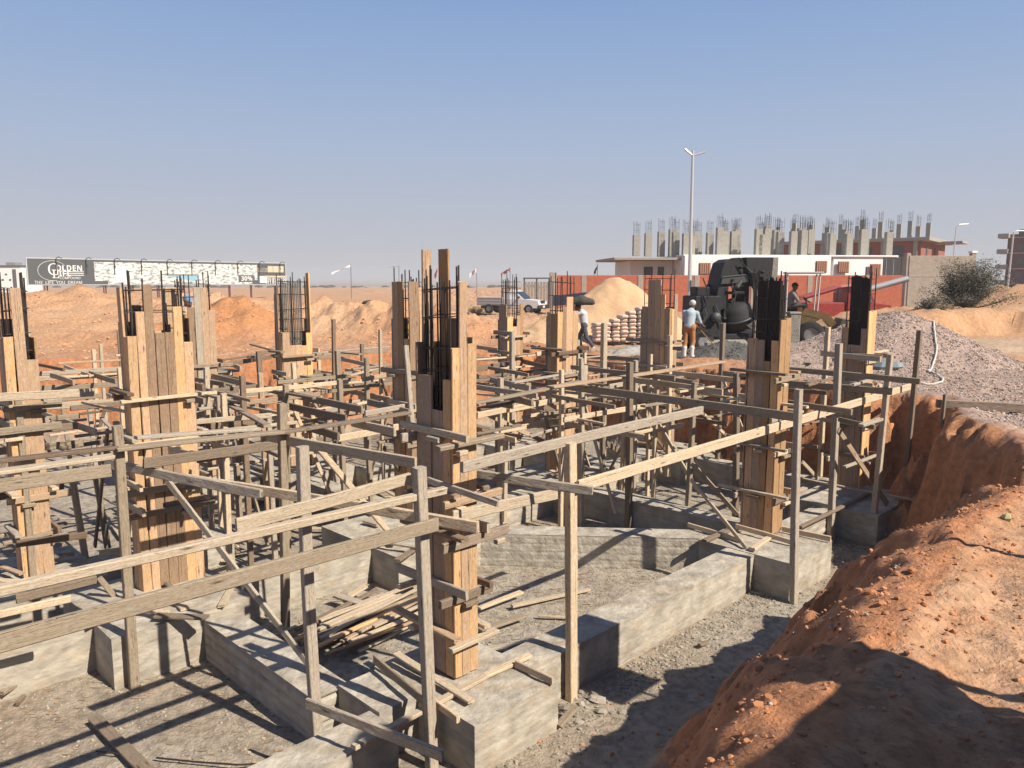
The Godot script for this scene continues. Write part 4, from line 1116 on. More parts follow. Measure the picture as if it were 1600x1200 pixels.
# ---------------------------------------------------------------- column formwork
func build_columns():
	var tones = [[1, 3, 1], [1, 1], [1, 1], [1, 3, 3, 3, 3, 1, 3], [1, 3, 3], [3, 3, 0, 3, 3], [3, 3, 3, 1, 1], [3, 3], [1, 3, 3, 1], [1, 3, 3, 1], [1, 1, 3]]
	var i := 0
	for c in COLUMNS:
		rng.seed = 300 + i * 17
		var base := AB(c.a + c.wa / 2, c.b + c.wb / 2, c.by)
		var t = thing("column_formwork", c.label, "formwork", base, "column formwork of upright planks")
		var th := 0.03
		var y0: float = c.by + 0.03
		# four faces of planks
		for face in 4:
			var rows = [c.Af, c.Bf, c.Ab, c.Bb][face]
			var along := 0.0
			var np := -1
			for r in rows:
				np += 1
				var wid: float = (c.wa if face % 2 == 0 else c.wb - 2 * th) * r[0]
				var mid := along + wid / 2
				along += wid
				var foot: Vector3
				if face == 0:
					foot = AB(c.a + mid, c.b + th / 2, y0)
				elif face == 1:
					foot = AB(c.a + th / 2, c.b + th + mid, y0)
				elif face == 2:
					foot = AB(c.a + mid, c.b + c.wb - th / 2, y0)
				else:
					foot = AB(c.a + c.wa - th / 2, c.b + th + mid, y0)
				var k := 1
				if face == 0:
					k = tones[i][np % tones[i].size()]
				else:
					k = 3 if rng.randf() < 0.7 else 1
				var out := rng.randf_range(-0.002, 0.003)
				var shift := Vector3.ZERO
				shift = AB(0, -out, 0) if face == 0 else (AB(-out, 0, 0) if face == 1 else Vector3.ZERO)
				upright(t, "plank", foot + shift, r[1], wid - 0.003, th, face % 2, sound_wood(k))
		# clamps
		var lv := 0
		for y in c.yk:
			var drop := rng.randf_range(-0.05, 0.05)
			for s in 4:
				var e1 := rng.randf_range(0.06, 0.3)
				var e2 := rng.randf_range(0.06, 0.42)
				var w := rng.randf_range(0.07, 0.11)
				var yy: float = y + drop + (w * 0.55 if s % 2 == 1 else -w * 0.55)
				var fl := 0 if rng.randf() < 0.6 else 1
				var off := 0.03 if fl == 0 else w / 2 + 0.008
				var p: Vector3
				var q: Vector3
				if s == 0:
					p = AB(c.a - e1, c.b - off, yy); q = AB(c.a + c.wa + e2, c.b - off, yy)
				elif s == 1:
					p = AB(c.a - off, c.b - e1, yy); q = AB(c.a - off, c.b + c.wb + e2, yy)
				elif s == 2:
					p = AB(c.a - e1, c.b + c.wb + off, yy); q = AB(c.a + c.wa + e2, c.b + c.wb + off, yy)
				else:
					p = AB(c.a + c.wa + off, c.b - e1, yy); q = AB(c.a + c.wa + off, c.b + c.wb + e2, yy)
				q.y += rng.randf_range(-0.02, 0.02)
				lay(t, "clamp_batten", p, q, w, 0.045, fl, wood(0 if rng.randf() < 0.7 else 2))
				if s < 2 and rng.randf() < 0.6:
					# wedge block driven behind the clamp
					var wl := rng.randf_range(0.1, 0.22)
					var wp := p.lerp(q, rng.randf_range(0.15, 0.85)) + Vector3(0, -w * 0.9, 0) + (AB(0, -0.03, 0) if s == 0 else AB(-0.03, 0, 0))
					var dir := (q - p).normalized() * wl
					lay(t, "wedge", wp, wp + dir, 0.05, 0.06, 0, wood(0))
			lv += 1
		# reinforcement
		var g = thing("rebar_cage", c.rebar, "rebar", base, "reinforcement standing in the columns")
		var nb: int = c.bars
		var rad: float = 0.010 if i == 0 else 0.011
		var ia: float = c.wa / 2 - 0.07
		var ib: float = c.wb / 2 - 0.07
		for k in nb:
			var u := 4.0 * k / nb
			var pa := 0.0
			var pb := 0.0
			if u < 1.0:
				pa = lerpf(-ia, ia, u); pb = -ib
			elif u < 2.0:
				pa = ia; pb = lerpf(-ib, ib, u - 1.0)
			elif u < 3.0:
				pa = lerpf(ia, -ia, u - 2.0); pb = ib
			else:
				pa = -ia; pb = lerpf(ib, -ib, u - 3.0)
			var top: float = c.bt - c.by + rng.randf_range(-0.14, 0.12)
			var f := AB(pa, pb, 0.05)
			var e := AB(pa + rng.randf_range(-0.045, 0.045), pb + rng.randf_range(-0.045, 0.045), top)
			var mid := f.lerp(e, 0.72) + AB(rng.randf_range(-0.012, 0.012), rng.randf_range(-0.012, 0.012), 0)
			tube(g, "bar", [f, mid, e], rad, M.steel, 6)
		# lapped bars packed side by side in one row
		if c.dens > 0:
			var nk := 17 if c.dens == 1 else 11
			for row in (2 if c.dens == 1 else 1):
				for k in nk:
					var s := lerpf(-1.0, 1.0, k / (nk - 1.0)) * 0.92
					var f := AB(-ia * 0.3 + row * 0.05, ib * s, 0.05) if c.dens == 1 else AB(ia * s * 0.75 - 0.05, -ib * 0.5 + row * 0.06, 0.05)
					var top: float = c.bt - c.by - 0.1 + rng.randf_range(-0.07, 0.04) - row * 0.04
					tube(g, "bar", [f, Vector3(f.x, top, f.z)], 0.013, M.steel if c.dens == 1 else plain("greybar", lin(0.1394, 0.1353, 0.123), 0.6, 0.4), 6)
		var ys := [c.bt - 0.14, c.bt - 0.42]
		for k in 7:
			ys.append(c.bt - 0.75 - k * 0.22)
		for y in ys:
			var l: float = y - c.by
			var tilt := rng.randf_range(-0.03, 0.03)
			var loop := [AB(-ia - 0.015, -ib - 0.015, l), AB(ia + 0.015, -ib - 0.015, l + tilt), AB(ia + 0.015, ib + 0.015, l), AB(-ia - 0.015, ib + 0.015, l - tilt), AB(-ia - 0.015, -ib - 0.015, l)]
			tube(g, "stirrup", loop, 0.006, M.steel, 5)
		i += 1

func upright(parent, called: String, foot: Vector3, top: float, w: float, t: float, dir: int, m):
	var d := Vector3.UP
	var l := top - foot.y
	var y := (AB(1, 0, 0) if dir == 0 else AB(0, 1, 0))
	var z := d.cross(y).normalized()
	var xf := Transform3D(Basis(d, y, z), foot + Vector3(0, l / 2, 0) - parent.position)
	return part(parent, called, timber(l, w, t), m, xf)

# ---------------------------------------------------------------- scaffold
func build_scaffold():
	var labels = ["weathered timber scaffold around the nearest column, long rails across the foreground", "timber scaffold of rails and planks about the wide left column", "timber scaffold behind the nearest column, in the left middle of the pit", "timber scaffold with flat walking planks at centre right", "tall timber scaffold posts round the two right front columns"]
	var roots := []
	for k in 5:
		rng.seed = 50 + k
		var at := Vector3.ZERO
		for b in BOARDS:
			if int(b[0]) == k:
				at = Vector3(b[2], -2.3, b[4])
				break
		roots.append(thing("timber_scaffold", labels[k], "scaffold", at, "timber scaffolds in the pit"))
	rng.seed = 99
	for b in BOARDS:
		var kind := 0
		var r := rng.randf()
		if int(b[0]) == 0:
			kind = 0
		elif b[1] == "post":
			kind = 0 if r < 0.93 else 2
		elif r > 0.82:
			kind = 2
		lay(roots[int(b[0])], b[1], Vector3(b[2], b[3], b[4]), Vector3(b[5], b[6], b[7]), b[8], b[9], int(b[10]), sound_wood(kind) if int(b[0]) == 0 else wood(kind))

# ---------------------------------------------------------------- loose timber and rods
func near_column(a: float, b: float) -> String:
	var names = ["nearest column", "right front column", "last front column", "wide left column", "leftmost column", "column behind the wide left one", "column of dense grey bars", "tall half-hidden column", "column before the pickup", "slim orange column", "tall brown column"]
	var best := 0
	var bd := 1e9
	for k in COLUMNS.size():
		var d := Vector2(COLUMNS[k].a - a, COLUMNS[k].b - b).length()
		if d < bd:
			bd = d
			best = k
	return names[best]

func build_loose():
	rng.seed = 7
	for b in LOOSE:
		var o = lay(self, b[1], Vector3(b[2], b[3], b[4]), Vector3(b[5], b[6], b[7]), b[8], b[9], int(b[10]), wood(0))
		tag(o, b[0], "plank" if b[1] != "batten" else "batten")
	# heap of battens behind the near column
	for k in 34:
		var c := AB(5.75 + rng.randf_range(-0.35, 0.5), 8.55 + rng.randf_range(-0.55, 0.55), -2.25 + 0.018 * (k % 9))
		var ang := rng.randfn(0.06, 0.10)
		var d := Vector3(cos(ang + PI / 4), 0, -sin(ang + PI / 4)) * rng.randf_range(0.45, 1.0)
		var o = lay(self, "batten", c - d, c + d + Vector3(0, rng.randf_range(-0.01, 0.03), 0), rng.randf_range(0.04, 0.08), 0.03, 1, wood([0, 0, 0, 0, 2, 0, 1][k % 7]))
		tag(o, "weathered batten in the heap on the pit floor behind the nearest column", "batten", "battens heaped on the pit floor")
	# offcuts strewn between the back footings
	for k in 110:
		var a := rng.randf_range(2.0, 16.0)
		var b := rng.randf_range(10.9, 16.5)
		var y := -2.24 + 0.02 * (k % 5)
		var ang := rng.randf() * PI
		var d := Vector3(cos(ang), 0, sin(ang)) * rng.randf_range(0.15, 0.7)
		var c := AB(a, b, y)
		var o = lay(self, "batten", c - d, c + d, rng.randf_range(0.06, 0.13), 0.03, 1, wood([0, 0, 2, 0, 0][k % 5]))
		tag(o, "%s %s offcut on the pit floor near the %s" % ["long" if d.length() > 0.45 else ("short" if d.length() > 0.28 else "tiny"), "brown" if k % 5 == 2 else "bleached", near_column(a, b)], "batten", "offcuts strewn among the back columns")
	# clutter on the footing tops of the middle rows
	for k in 36:
		var f = [[7.7, 10.0], [12.4, 10.6], [3.5, 10.0], [2.3, 12.4], [8.6, 15.4], [16.0, 10.2]][k % 6]
		var ang := rng.randf_range(0, PI)
		var d := Vector3(cos(ang), 0, sin(ang)) * rng.randf_range(0.15, 0.5)
		var c := AB(f[0] + rng.randf_range(-0.8, 0.8), f[1] + rng.randf_range(-0.9, 0.9), -1.68 + 0.025 * (k % 4))
		var o = lay(self, "batten", c - d, c + d, rng.randf_range(0.06, 0.12), 0.035, 1, wood([0, 0, 0, 2][k % 4]))
		tag(o, "%s %s batten left on the footing of the %s" % ["longer" if d.length() > 0.32 else "short", "brown" if k % 4 == 3 else "bleached", near_column(f[0], f[1])], "batten", "short battens left on the footings")
	var rod := AB(0, 0, 0)
	for rr in RODS:
		var pts := []
		for p in rr[1]:
			pts.append(Vector3(p[0], p[1], p[2]))
		var o = tube(self, "steel_rod", pts, 0.009, M.steel, 6)
		tag(o, rr[0], "steel rod")

# ---------------------------------------------------------------- far things
func print_board(w: int, h: int) -> Image:
	# the printed sheet: grey ends, pale aerial view in the middle (no lettering here)
	var im := Image.create(w, h, false, Image.FORMAT_RGB8)
	var n := FastNoiseLite.new()
	n.seed = 12
	n.frequency = 0.03
	n.fractal_octaves = 4
	var n2 := FastNoiseLite.new()
	n2.seed = 15
	n2.noise_type = FastNoiseLite.TYPE_CELLULAR
	n2.frequency = 0.035
	for y in h:
		for x in w:
			var u := float(x) / w
			var v := float(y) / h
			var c := Color8(66, 70, 72)
			var inside := u > 0.215 and u < 0.865 and v > 0.08 and not (u < 0.26 and v > 0.86) and not (u > 0.84 and v > 0.8)
			if u > 0.215 and u < 0.865 and inside:
				var k := n.get_noise_2d(x * 1.3, y * 2.2)
				c = Color8(196, 198, 194).lerp(Color8(118, 124, 122), clampf(k * 2.4, 0, 1))
				if n2.get_noise_2d(x * 1.2, y * 2.4) > -0.42:
					c = c.lerp(Color8(104, 112, 110), 0.4)
				if u > 0.46 and u < 0.6 and v > 0.55 and v < 0.55 + (u - 0.44) * 2.2:
					c = Color8(120, 164, 180) if v > 0.62 else Color8(112, 112, 100)
				if u > 0.29 and u < 0.335 and v > 0.22 and v < 0.9:
					c = Color8(186, 198, 208)
			im.set_pixel(x, y, c)
	return im

func lettering(parent, called: String, text: String, size: float, at: Vector3, m, turn: float, bold := false, serif := false):
	var tm := TextMesh.new()
	var f := SystemFont.new()
	f.font_names = PackedStringArray(["Droid Serif" if serif else "Droid Sans"])
	if bold:
		f.font_weight = 700
	tm.font = f
	tm.text = text
	tm.font_size = 48
	tm.pixel_size = size / 48.0
	tm.depth = 0.02
	return part(parent, called, tm, m, Transform3D(Basis(Vector3.UP, turn), at))

func ribbed_cols(parent, list: Array, y0: float, w: float, z0: float, m):
	for q in list:
		var cx: float = q[0]
		var zz: float = z0 - q[2]
		var hgt: float = q[1] - y0
		var c = bx(parent, "column", Vector3(w, hgt, w * 0.8), Vector3(cx, y0 + hgt / 2, zz), m, 0.0, 0.01)
		var st := begin()
		for s in [[-1, -1], [1, -1], [1, 1], [-1, 1], [0, -1], [0, 1]]:
			var e := Vector3(s[0] * w * 0.38, hgt / 2, s[1] * w * 0.3)
			tube_into(st, e, e + Vector3(rng.randf_range(-0.05, 0.05), rng.randf_range(1.0, 1.3), 0), 0.012, 0.012, 4)
		for k in 2:
			var yy := hgt / 2 + 0.9 - k * 0.5
			tube_into(st, Vector3(-w * 0.38, yy, w * 0.3), Vector3(w * 0.38, yy, w * 0.3), 0.01, 0.01, 4)
		part(c, "rebar", done(st), M.steel)

func build_background():
	rng.seed = 31
	# --- hoarding
	var bl := Vector3(-62.5, 0, -100.0)
	var br := Vector3(-36.95, 0, -127.0)
	var len := bl.distance_to(br)
	var turn := atan2(-(br.z - bl.z), br.x - bl.x)
	var ctr := (bl + br) / 2
	var t = thing("billboard", "long roadside billboard with grey ends and pale aerial picture", "billboard", ctr)
	var rot := Basis(Vector3.UP, turn)
	var fm := StandardMaterial3D.new()
	fm.albedo_texture = ImageTexture.create_from_image(print_board(1024, 104))
	fm.roughness = 0.6
	var fr = plain("boardframe", lin(0.369, 0.3772, 0.3854), 0.6)
	part(t, "panel", cbox(Vector3(len, 3.55, 0.18), 0.02), fr, Transform3D(rot, Vector3(0, 3.96, 0)))
	var q := QuadMesh.new()
	q.size = Vector2(len - 0.3, 3.3)
	part(t, "printed_sheet", q, fm, Transform3D(rot, Vector3(0, 3.96, 0) + rot * Vector3(0, 0, 0.11)))
	var white = plain("print_white", lin(0.615, 0.615, 0.5986), 0.6)
	var tan = plain("print_tan", lin(0.451, 0.41, 0.287), 0.6)
	var dk = plain("print_dark", lin(0.0738, 0.0779, 0.082), 0.6)
	var at := func(u: float, v: float, z := 0.13) -> Vector3: return Vector3(0, 5.61 - v * 3.3, 0) + rot * Vector3((u - 0.5) * (len - 0.3), 0, z)
	lettering(t, "lettering", "G", 2.1, at.call(0.08, 0.42), white, turn, false, true)
	lettering(t, "lettering", "L", 1.5, at.call(0.086, 0.6), white, turn, false, true)
	lettering(t, "lettering", "OLDEN", 1.0, at.call(0.132, 0.36), white, turn, true)
	lettering(t, "lettering", "IFE", 1.0, at.call(0.117, 0.58), white, turn, true)
	for k in 3:
		part(t, "stripe", cbox(Vector3(2.2, 0.09, 0.02), 0.004), white, Transform3D(rot, at.call(0.149, 0.5 + k * 0.07)))
	lettering(t, "lettering", "COMPOUND", 0.45, at.call(0.133, 0.75), white, turn)
	lettering(t, "lettering", "THE  LIFE  YOU  DREAM", 0.55, at.call(0.095, 0.93), white, turn)
	var arc := begin()
	for k in 22:
		var a1 := 0.55 + k * 0.2
		var a2 := a1 + 0.2
		tube_into(arc, rot * Vector3(cos(a1) * 1.75, sin(a1) * 1.3, 0), rot * Vector3(cos(a2) * 1.75, sin(a2) * 1.3, 0), 0.03, 0.03, 4)
	part(t, "ring", done(arc), white, Transform3D(Basis.IDENTITY, at.call(0.078, 0.47)))
	part(t, "badge", cbox(Vector3(2.7, 1.05, 0.03), 0.2), dk, Transform3D(rot, at.call(0.815, 0.74)))
	lettering(t, "lettering", "30%", 0.95, at.call(0.815, 0.74, 0.17), white, turn, true)
	for k in 3:
		part(t, "emblem", cbox(Vector3(0.9, 1.0, 0.03), 0.15), tan, Transform3D(rot, at.call(0.927 + k * 0.026, 0.28)))
	lettering(t, "lettering", "DEVELOPMENT", 0.4, at.call(0.893, 0.27), tan, turn)
	lettering(t, "lettering", "MANAGEMENT", 0.4, at.call(0.893, 0.38), tan, turn)
	part(t, "strip", cbox(Vector3(4.0, 0.3, 0.03), 0.05), tan, Transform3D(rot, at.call(0.95, 0.64)))
	part(t, "plate", cbox(Vector3(1.3, 1.1, 0.03), 0.05), white, Transform3D(rot, at.call(0.893, 0.78)))
	lettering(t, "lettering", "010 010 0100", 0.62, at.call(0.952, 0.78), white, turn, true)
	lettering(t, "lettering", "011 011 0110", 0.62, at.call(0.952, 0.92), white, turn, true)
	for k in 10:
		var u := 0.09 + k * 0.098
		tube(t, "lamp_arm", [at.call(u, 0.6, 0.14), at.call(u, -0.02, 0.3), at.call(u + 0.004, -0.08, 0.9), at.call(u + 0.01, -0.02, 1.3)], 0.05, M.steel, 5)
		if k < 9:
			var rust = plain("rustpost", lin(0.1312, 0.0492, 0.0328), 0.9)
			for s in 2:
				var f: Vector3 = at.call(u - 0.04 + s * 0.012, 1.05, -0.1 - s * 0.5)
				tube(t, "post", [f, Vector3(f.x, -0.8, f.z)], 0.09, rust, 6)
	# --- far white block at the left edge
	t = thing("far_building", "far white block with two dark bands at the left edge", "building", Vector3(-122, 0, -190))
	var wht = plain("limewash", lin(0.7216, 0.7093, 0.6888), 0.9)
	bx(t, "wall", Vector3(9, 7.0, 8), Vector3(0, 3.0, 0), wht)
	for k in 2:
		bx(t, "dark_band", Vector3(0.8, 5.2, 0.2), Vector3(-2.2 + k * 5.1, 3.2, 4.05), dk)
	bx(t, "roof_room", Vector3(2.2, 1.0, 3), Vector3(0.5, 7.0, 0), plain("greyroom", lin(0.205, 0.205, 0.2132)))
	bx(t, "roof_slab", Vector3(9.4, 0.4, 8.4), Vector3(0, 6.55, 0), dk)
	for k in 4:
		bx(t, "window", Vector3(0.5, 0.35, 0.1), Vector3(-0.9 + k * 0.9, 4.6 - (k % 2) * 1.3, 4.06), dk)
	# --- flags and poles
	var pole = plain("polegrey", lin(0.1312, 0.1312, 0.1394), 0.5)
	var poles = [[-22.8, -110.0, 5.1, "leaning white banner on a thin pole, left of the nearest column", 0], [-18.9, -130.0, 5.4, "small far lamp post with a bent arm", 1], [-11.3, -120.0, 5.2, "thin pole with a red and white flag between the tall planks", 2], [-5.45, -120.0, 4.85, "thin pole with a pale pink flag, first left of the pickup", 3], [-0.3, -120.0, 4.85, "thin pole with a red and black flag above the pickup", 4], [11.0, -100.0, 4.9, "thin pole with a ragged black flag behind the brick wall gate", 5], [16.8, -100.0, 4.9, "thin pole with a ragged flag above the brick wall", 5]]
	for p in poles:
		t = thing("flag_pole", p[3], "pole", Vector3(p[0], 0, p[1]), "thin poles on the horizon")
		tube(t, "pole", [Vector3(0, -0.5, 0), Vector3(0, p[2], 0)], 0.055, pole, 6)
		var fl = [lin(0.656, 0.656, 0.656), lin(0.246, 0.246, 0.246), lin(0.41, 0.1804, 0.164), lin(0.5904, 0.451, 0.4428), lin(0.246, 0.0656, 0.0656), lin(0.0492, 0.0492, 0.0492)][p[4]]
		var fmat = plain("flag%d" % p[4], fl, 0.9)
		var st := begin()
		var lx = [-2.7, -1.9, -0.9, -1.1, -1.4, -0.5][p[4]]
		var dy = [-1.1, -0.25, -1.7, -0.9, -0.8, -1.0][p[4]]
		var ht: float = [0.3, 0.08, 1.1, 0.7, 0.55, 0.8][p[4]]
		for k in 8:
			var u1 := k / 8.0
			var u2 := (k + 1) / 8.0
			var a := Vector3(lx * u1, p[2] - 0.05 + dy * u1, sin(u1 * 7.0) * 0.2)
			var b := Vector3(lx * u2, p[2] - 0.05 + dy * u2, sin(u2 * 7.0) * 0.2)
			for zz in [0.012, -0.012]:
				var o4 := Vector3(0, 0, zz)
				var dn := Vector3(0, -ht * (0.75 + 0.25 * cos(k * 1.7)), 0)
				for v in [a + o4, b + o4, b + o4 + dn, a + o4, b + o4 + dn, a + o4 + dn]:
					st.add_vertex(v)
		part(t, "flag", done(st), fmat)
	# --- boundary wall of red brick with piers
	var brick = mineral("brick", lin(0.328, 0.0861, 0.0451), lin(0.4264, 0.1353, 0.0738), 41, 0.35, 3.0)
	var plaster = mineral("plaster", lin(0.2706, 0.2255, 0.1845), lin(0.3444, 0.2952, 0.246), 44, 0.3, 2.0)
	t = thing("brick_wall", "long low wall of red brick with pale plaster piers", "wall", Vector3(18.6, 0, -66))
	bx(t, "brick_panel", Vector3(30.3, 3.6, 0.25), Vector3(0, 1.3, 0), brick)
	for k in 6:
		bx(t, "pier", Vector3(0.42, 3.6, 0.31), Vector3(-12.5 + k * 4.8, 1.3, 0.01), plaster)
	# --- gate left of it
	t = thing("yard_gate", "double gate with dark frame and pale panels beside the brick wall", "gate", Vector3(2.1, 0, -66))
	for k in 3:
		bx(t, "gate_post", Vector3(0.12, 3.0, 0.12), Vector3(-1.06 + k * 1.06, 1.4, 0), dk)
	bx(t, "top_rail", Vector3(2.3, 0.12, 0.12), Vector3(0, 2.85, 0.1), dk)
	var gp = mineral("gatepanel", lin(0.1968, 0.164, 0.1312), lin(0.3444, 0.2952, 0.246), 47, 0.6, 2.0)
	for k in 8:
		bx(t, "gate_slat", Vector3(0.2, 2.4, 0.04), Vector3(-0.93 + k * 0.265, 1.35, 0.02), gp)
	bx(t, "pillar", Vector3(0.6, 3.5, 0.5), Vector3(1.4, 1.6, -0.1), plaster)
	# --- single-storey white house with bare columns on the roof
	t = thing("white_house", "white single-storey house with brown shutters and bare concrete columns on its roof", "house", Vector3(23, 0, -74.5))
	t.rotation.y = 0.1
	bx(t, "wall", Vector3(13.75, 4.95, 9), Vector3(-1.1, 2.37, -0.5), wht)
	bx(t, "wall", Vector3(6.3, 4.95, 8.8), Vector3(9.25, 2.37, -0.6), wht)
	bx(t, "wall", Vector3(4.1, 4.6, 6), Vector3(-10.1, 2.2, -2.2), wht)
	bx(t, "porch_slab", Vector3(6.6, 0.22, 8), Vector3(-10.9, 4.62, -0.9), plaster)
	bx(t, "parapet", Vector3(20.35, 0.14, 8.9), Vector3(2.1, 4.9, -0.48), wht)
	var shut = plain("shutter", lin(0.2296, 0.0984, 0.0533), 0.7)
	for w in [[-6.1, 3.72], [4.85, 3.92], [6.97, 3.88], [10.05, 3.66]]:
		var win = bx(t, "window", Vector3(1.05, 1.05, 0.12), Vector3(w[0], w[1], 4.02), shut, 0.0, 0.02)
		for k in 5:
			bx(win, "shutter_slat", Vector3(0.15, 0.92, 0.05), Vector3(-0.4 + k * 0.2, 0, 0.075), plain("shutter2", lin(0.3116, 0.1476, 0.082), 0.7))
	for w in [[-10.4, 0.85], [-9.2, 0.6]]:
		bx(t, "door", Vector3(w[1], 1.9, 0.1), Vector3(w[0], 3.0, 0.82), dk)
	var cc = mineral("oldconc", lin(0.246, 0.2296, 0.1968), lin(0.3444, 0.3239, 0.2829), 51, 0.5, 2.0)
	var cols := []
	var tops = [[11.05, 6.77], [12.37, 7.0], [13.85, 7.22], [15.16, 7.5], [15.6, 6.94], [16.38, 6.72], [16.95, 7.22], [17.65, 7.0], [18.7, 7.5], [19.4, 7.22], [19.9, 7.1], [21.39, 7.5], [22.62, 6.89], [23.5, 7.5], [23.95, 7.78], [25.17, 7.5], [25.6, 7.2], [26.76, 7.56], [27.4, 7.1], [28.61, 7.34], [29.31, 7.05], [31.18, 7.28], [31.94, 7.11], [33.9, 7.6], [34.8, 7.2], [14.5, 7.1], [20.4, 7.3], [20.9, 7.0], [22.0, 7.4], [24.5, 7.2], [27.9, 7.5], [30.2, 7.3], [30.7, 7.0], [32.6, 7.5], [33.3, 7.2], [18.2, 7.2], [26.2, 7.3]]
	var k0 := 0
	for q2 in tops:
		cols.append([q2[0] - 23.0 + 0.02 * k0, q2[1], 0.9 * (k0 % 4)])
		k0 += 1
	ribbed_cols(t, cols, 4.9, 0.62, 2.2, cc)
	# --- unfinished brick building behind it
	t = thing("brick_building", "unfinished red brick building with bare columns behind the white house", "building", Vector3(47.2, 0, -90))
	t.rotation.y = -0.68
	var dbrick = mineral("brick2", lin(0.1968, 0.0697, 0.0492), lin(0.2788, 0.1066, 0.0738), 57, 0.35, 3.0)
	bx(t, "wall", Vector3(19, 7.3, 14), Vector3(-9.5, 3.65, -7), dbrick)
	bx(t, "floor_slab", Vector3(20.2, 0.4, 15), Vector3(-9.2, 7.5, -7), cc)
	bx(t, "balcony_slab", Vector3(3.2, 0.25, 4), Vector3(1.6, 7.3, -8), cc)
	for k in 5:
		bx(t, "window", Vector3(1.5, 1.2, 0.1), Vector3(-2.6 - k * 3.5, 6.1, 0.03), dk)
		bx(t, "frame_column", Vector3(0.45, 7.3, 0.2), Vector3(-0.6 - k * 3.5, 3.65, 0.06), cc)
	for k in 2:
		bx(t, "window", Vector3(0.1, 1.5, 0.9), Vector3(0.03, 6.0, -3.0 - k * 5.0), dk)
	var cb := []
	for k in 20:
		cb.append([-0.6 - (k % 10) * 2.05, 9.0 + 0.35 * ((k * 5) % 4), 0.8 + 5.5 * (k / 10)])
	ribbed_cols(t, cb, 7.7, 0.5, 0.0, cc)
	# --- tall plastered side wall and dark sheet fence
	t = thing("plastered_wall", "tall grey plastered yard wall with a slim end pillar", "wall", Vector3(31.9, 0, -58))
	bx(t, "wall_panel", Vector3(4.7, 4.7, 0.3), Vector3(-0.02, 2.1, 0), plaster)
	bx(t, "plaster_band", Vector3(4.7, 0.16, 0.32), Vector3(-0.02, 2.95, 0.005), plaster)
	bx(t, "pillar", Vector3(0.32, 4.9, 0.4), Vector3(2.45, 2.2, -0.1), plaster)
	bx(t, "cap", Vector3(0.42, 0.16, 0.5), Vector3(2.45, 4.72, -0.1), wht)
	bx(t, "pillar", Vector3(0.32, 4.9, 0.4), Vector3(-2.4, 2.2, -0.1), plaster)
	t = thing("sheet_fence", "dark corrugated sheet fence between the white house and grey wall", "fence", Vector3(32.6, 0, -66))
	for k in 9:
		bx(t, "sheet", Vector3(0.3, 4.6, 0.06), Vector3(-1.0 + k * 0.31, 2.3, 0.03 * (k % 2)), plain("sheet", lin(0.041, 0.041, 0.0426), 0.7))
	# --- apartment block at the right edge
	t = thing("apartment_block", "unfinished dark brick apartment block with stub balconies at the right edge", "building", Vector3(82.5, 0, -130))
	t.rotation.y = -0.8
	bx(t, "wall", Vector3(13, 10.6, 12), Vector3(6.5, 5.2, -6), mineral("brick3", lin(0.1066, 0.0492, 0.0369), lin(0.164, 0.0779, 0.0574), 58, 0.35, 3.0))
	for k in 4:
		bx(t, "balcony", Vector3(1.6, 0.75, 3.0), Vector3(-0.5, 2.6 + k * 2.55, -0.6), cc)
		bx(t, "floor_slab", Vector3(13.1, 0.2, 12.1), Vector3(6.5, 2.3 + k * 2.55, -6), cc)
		for j in 3:
			bx(t, "window", Vector3(1.0, 1.0, 0.1), Vector3(2.0 + j * 3.6, 3.7 + k * 2.35, 0.02), dk)
	for k in 5:
		bx(t, "stilt", Vector3(0.3, 2.4, 0.3), Vector3(0.6 + k * 2.6, 1.0, 0.3), cc)
	# --- street lamps
	var galv = plain("galvanised", lin(0.451, 0.4592, 0.4674), 0.4, 0.3)
	t = thing("street_lamp", "tall galvanised street lamp with two short arms behind the mixer", "street lamp", Vector3(10.3, 0, -45), "street lamps")
	tube(t, "mast", [Vector3(0, -0.4, 0), Vector3(0, 2.3, 0), Vector3(-0.03, 9.9, 0)], 0.16, galv, 10, 0.07)
	tube(t, "arm", [Vector3(-0.03, 9.6, 0), Vector3(-0.5, 9.97, 0)], 0.055, galv, 8)
	tube(t, "arm", [Vector3(-0.03, 9.6, 0), Vector3(0.65, 9.8, 0)], 0.055, galv, 8)
	bx(t, "control_box", Vector3(0.2, 0.5, 0.22), Vector3(0.12, 2.35, 0.12), plain("boxgrey", lin(0.164, 0.164, 0.164)))
	t = thing("street_lamp", "far street lamp with one arm right of the bare columns", "street lamp", Vector3(42.4, 0, -75), "street lamps")
	tube(t, "mast", [Vector3(0, 0, 0), Vector3(0.15, 7.7, 0)], 0.08, galv, 8, 0.05)
	tube(t, "arm", [Vector3(0.15, 7.7, 0), Vector3(0.4, 8.0, 0), Vector3(1.3, 8.05, 0)], 0.05, galv, 6)
	t = thing("street_lamp", "pale street lamp before the apartment block", "street lamp", Vector3(51.1, 0, -80), "street lamps")
	tube(t, "mast", [Vector3(0, 0, 0), Vector3(0.2, 7.6, 0)], 0.12, galv, 8, 0.07)
	tube(t, "arm", [Vector3(0.2, 7.6, 0), Vector3(0.5, 7.75, 0), Vector3(1.4, 7.75, 0)], 0.05, galv, 6)
	# --- pickup truck
	build_pickup()
	# --- worn tyre
	var ty := TorusMesh.new()
	ty.inner_radius = 0.45
	ty.outer_radius = 0.95
	ty.rings = 24
	ty.ring_segments = 12
	var to = part(self, "old_tyre", ty, plain("rubber", lin(0.0164, 0.0164, 0.0164), 0.9), Transform3D(Basis(Vector3.RIGHT, 0.12), Vector3(-13.6, ground_y(-13.6, -75) + 0.35, -75)))
	tag(to, "old black tyre lying flat on the far sand", "tyre")
	# --- far scrub on the horizon
	var xf := []
	var cl := []
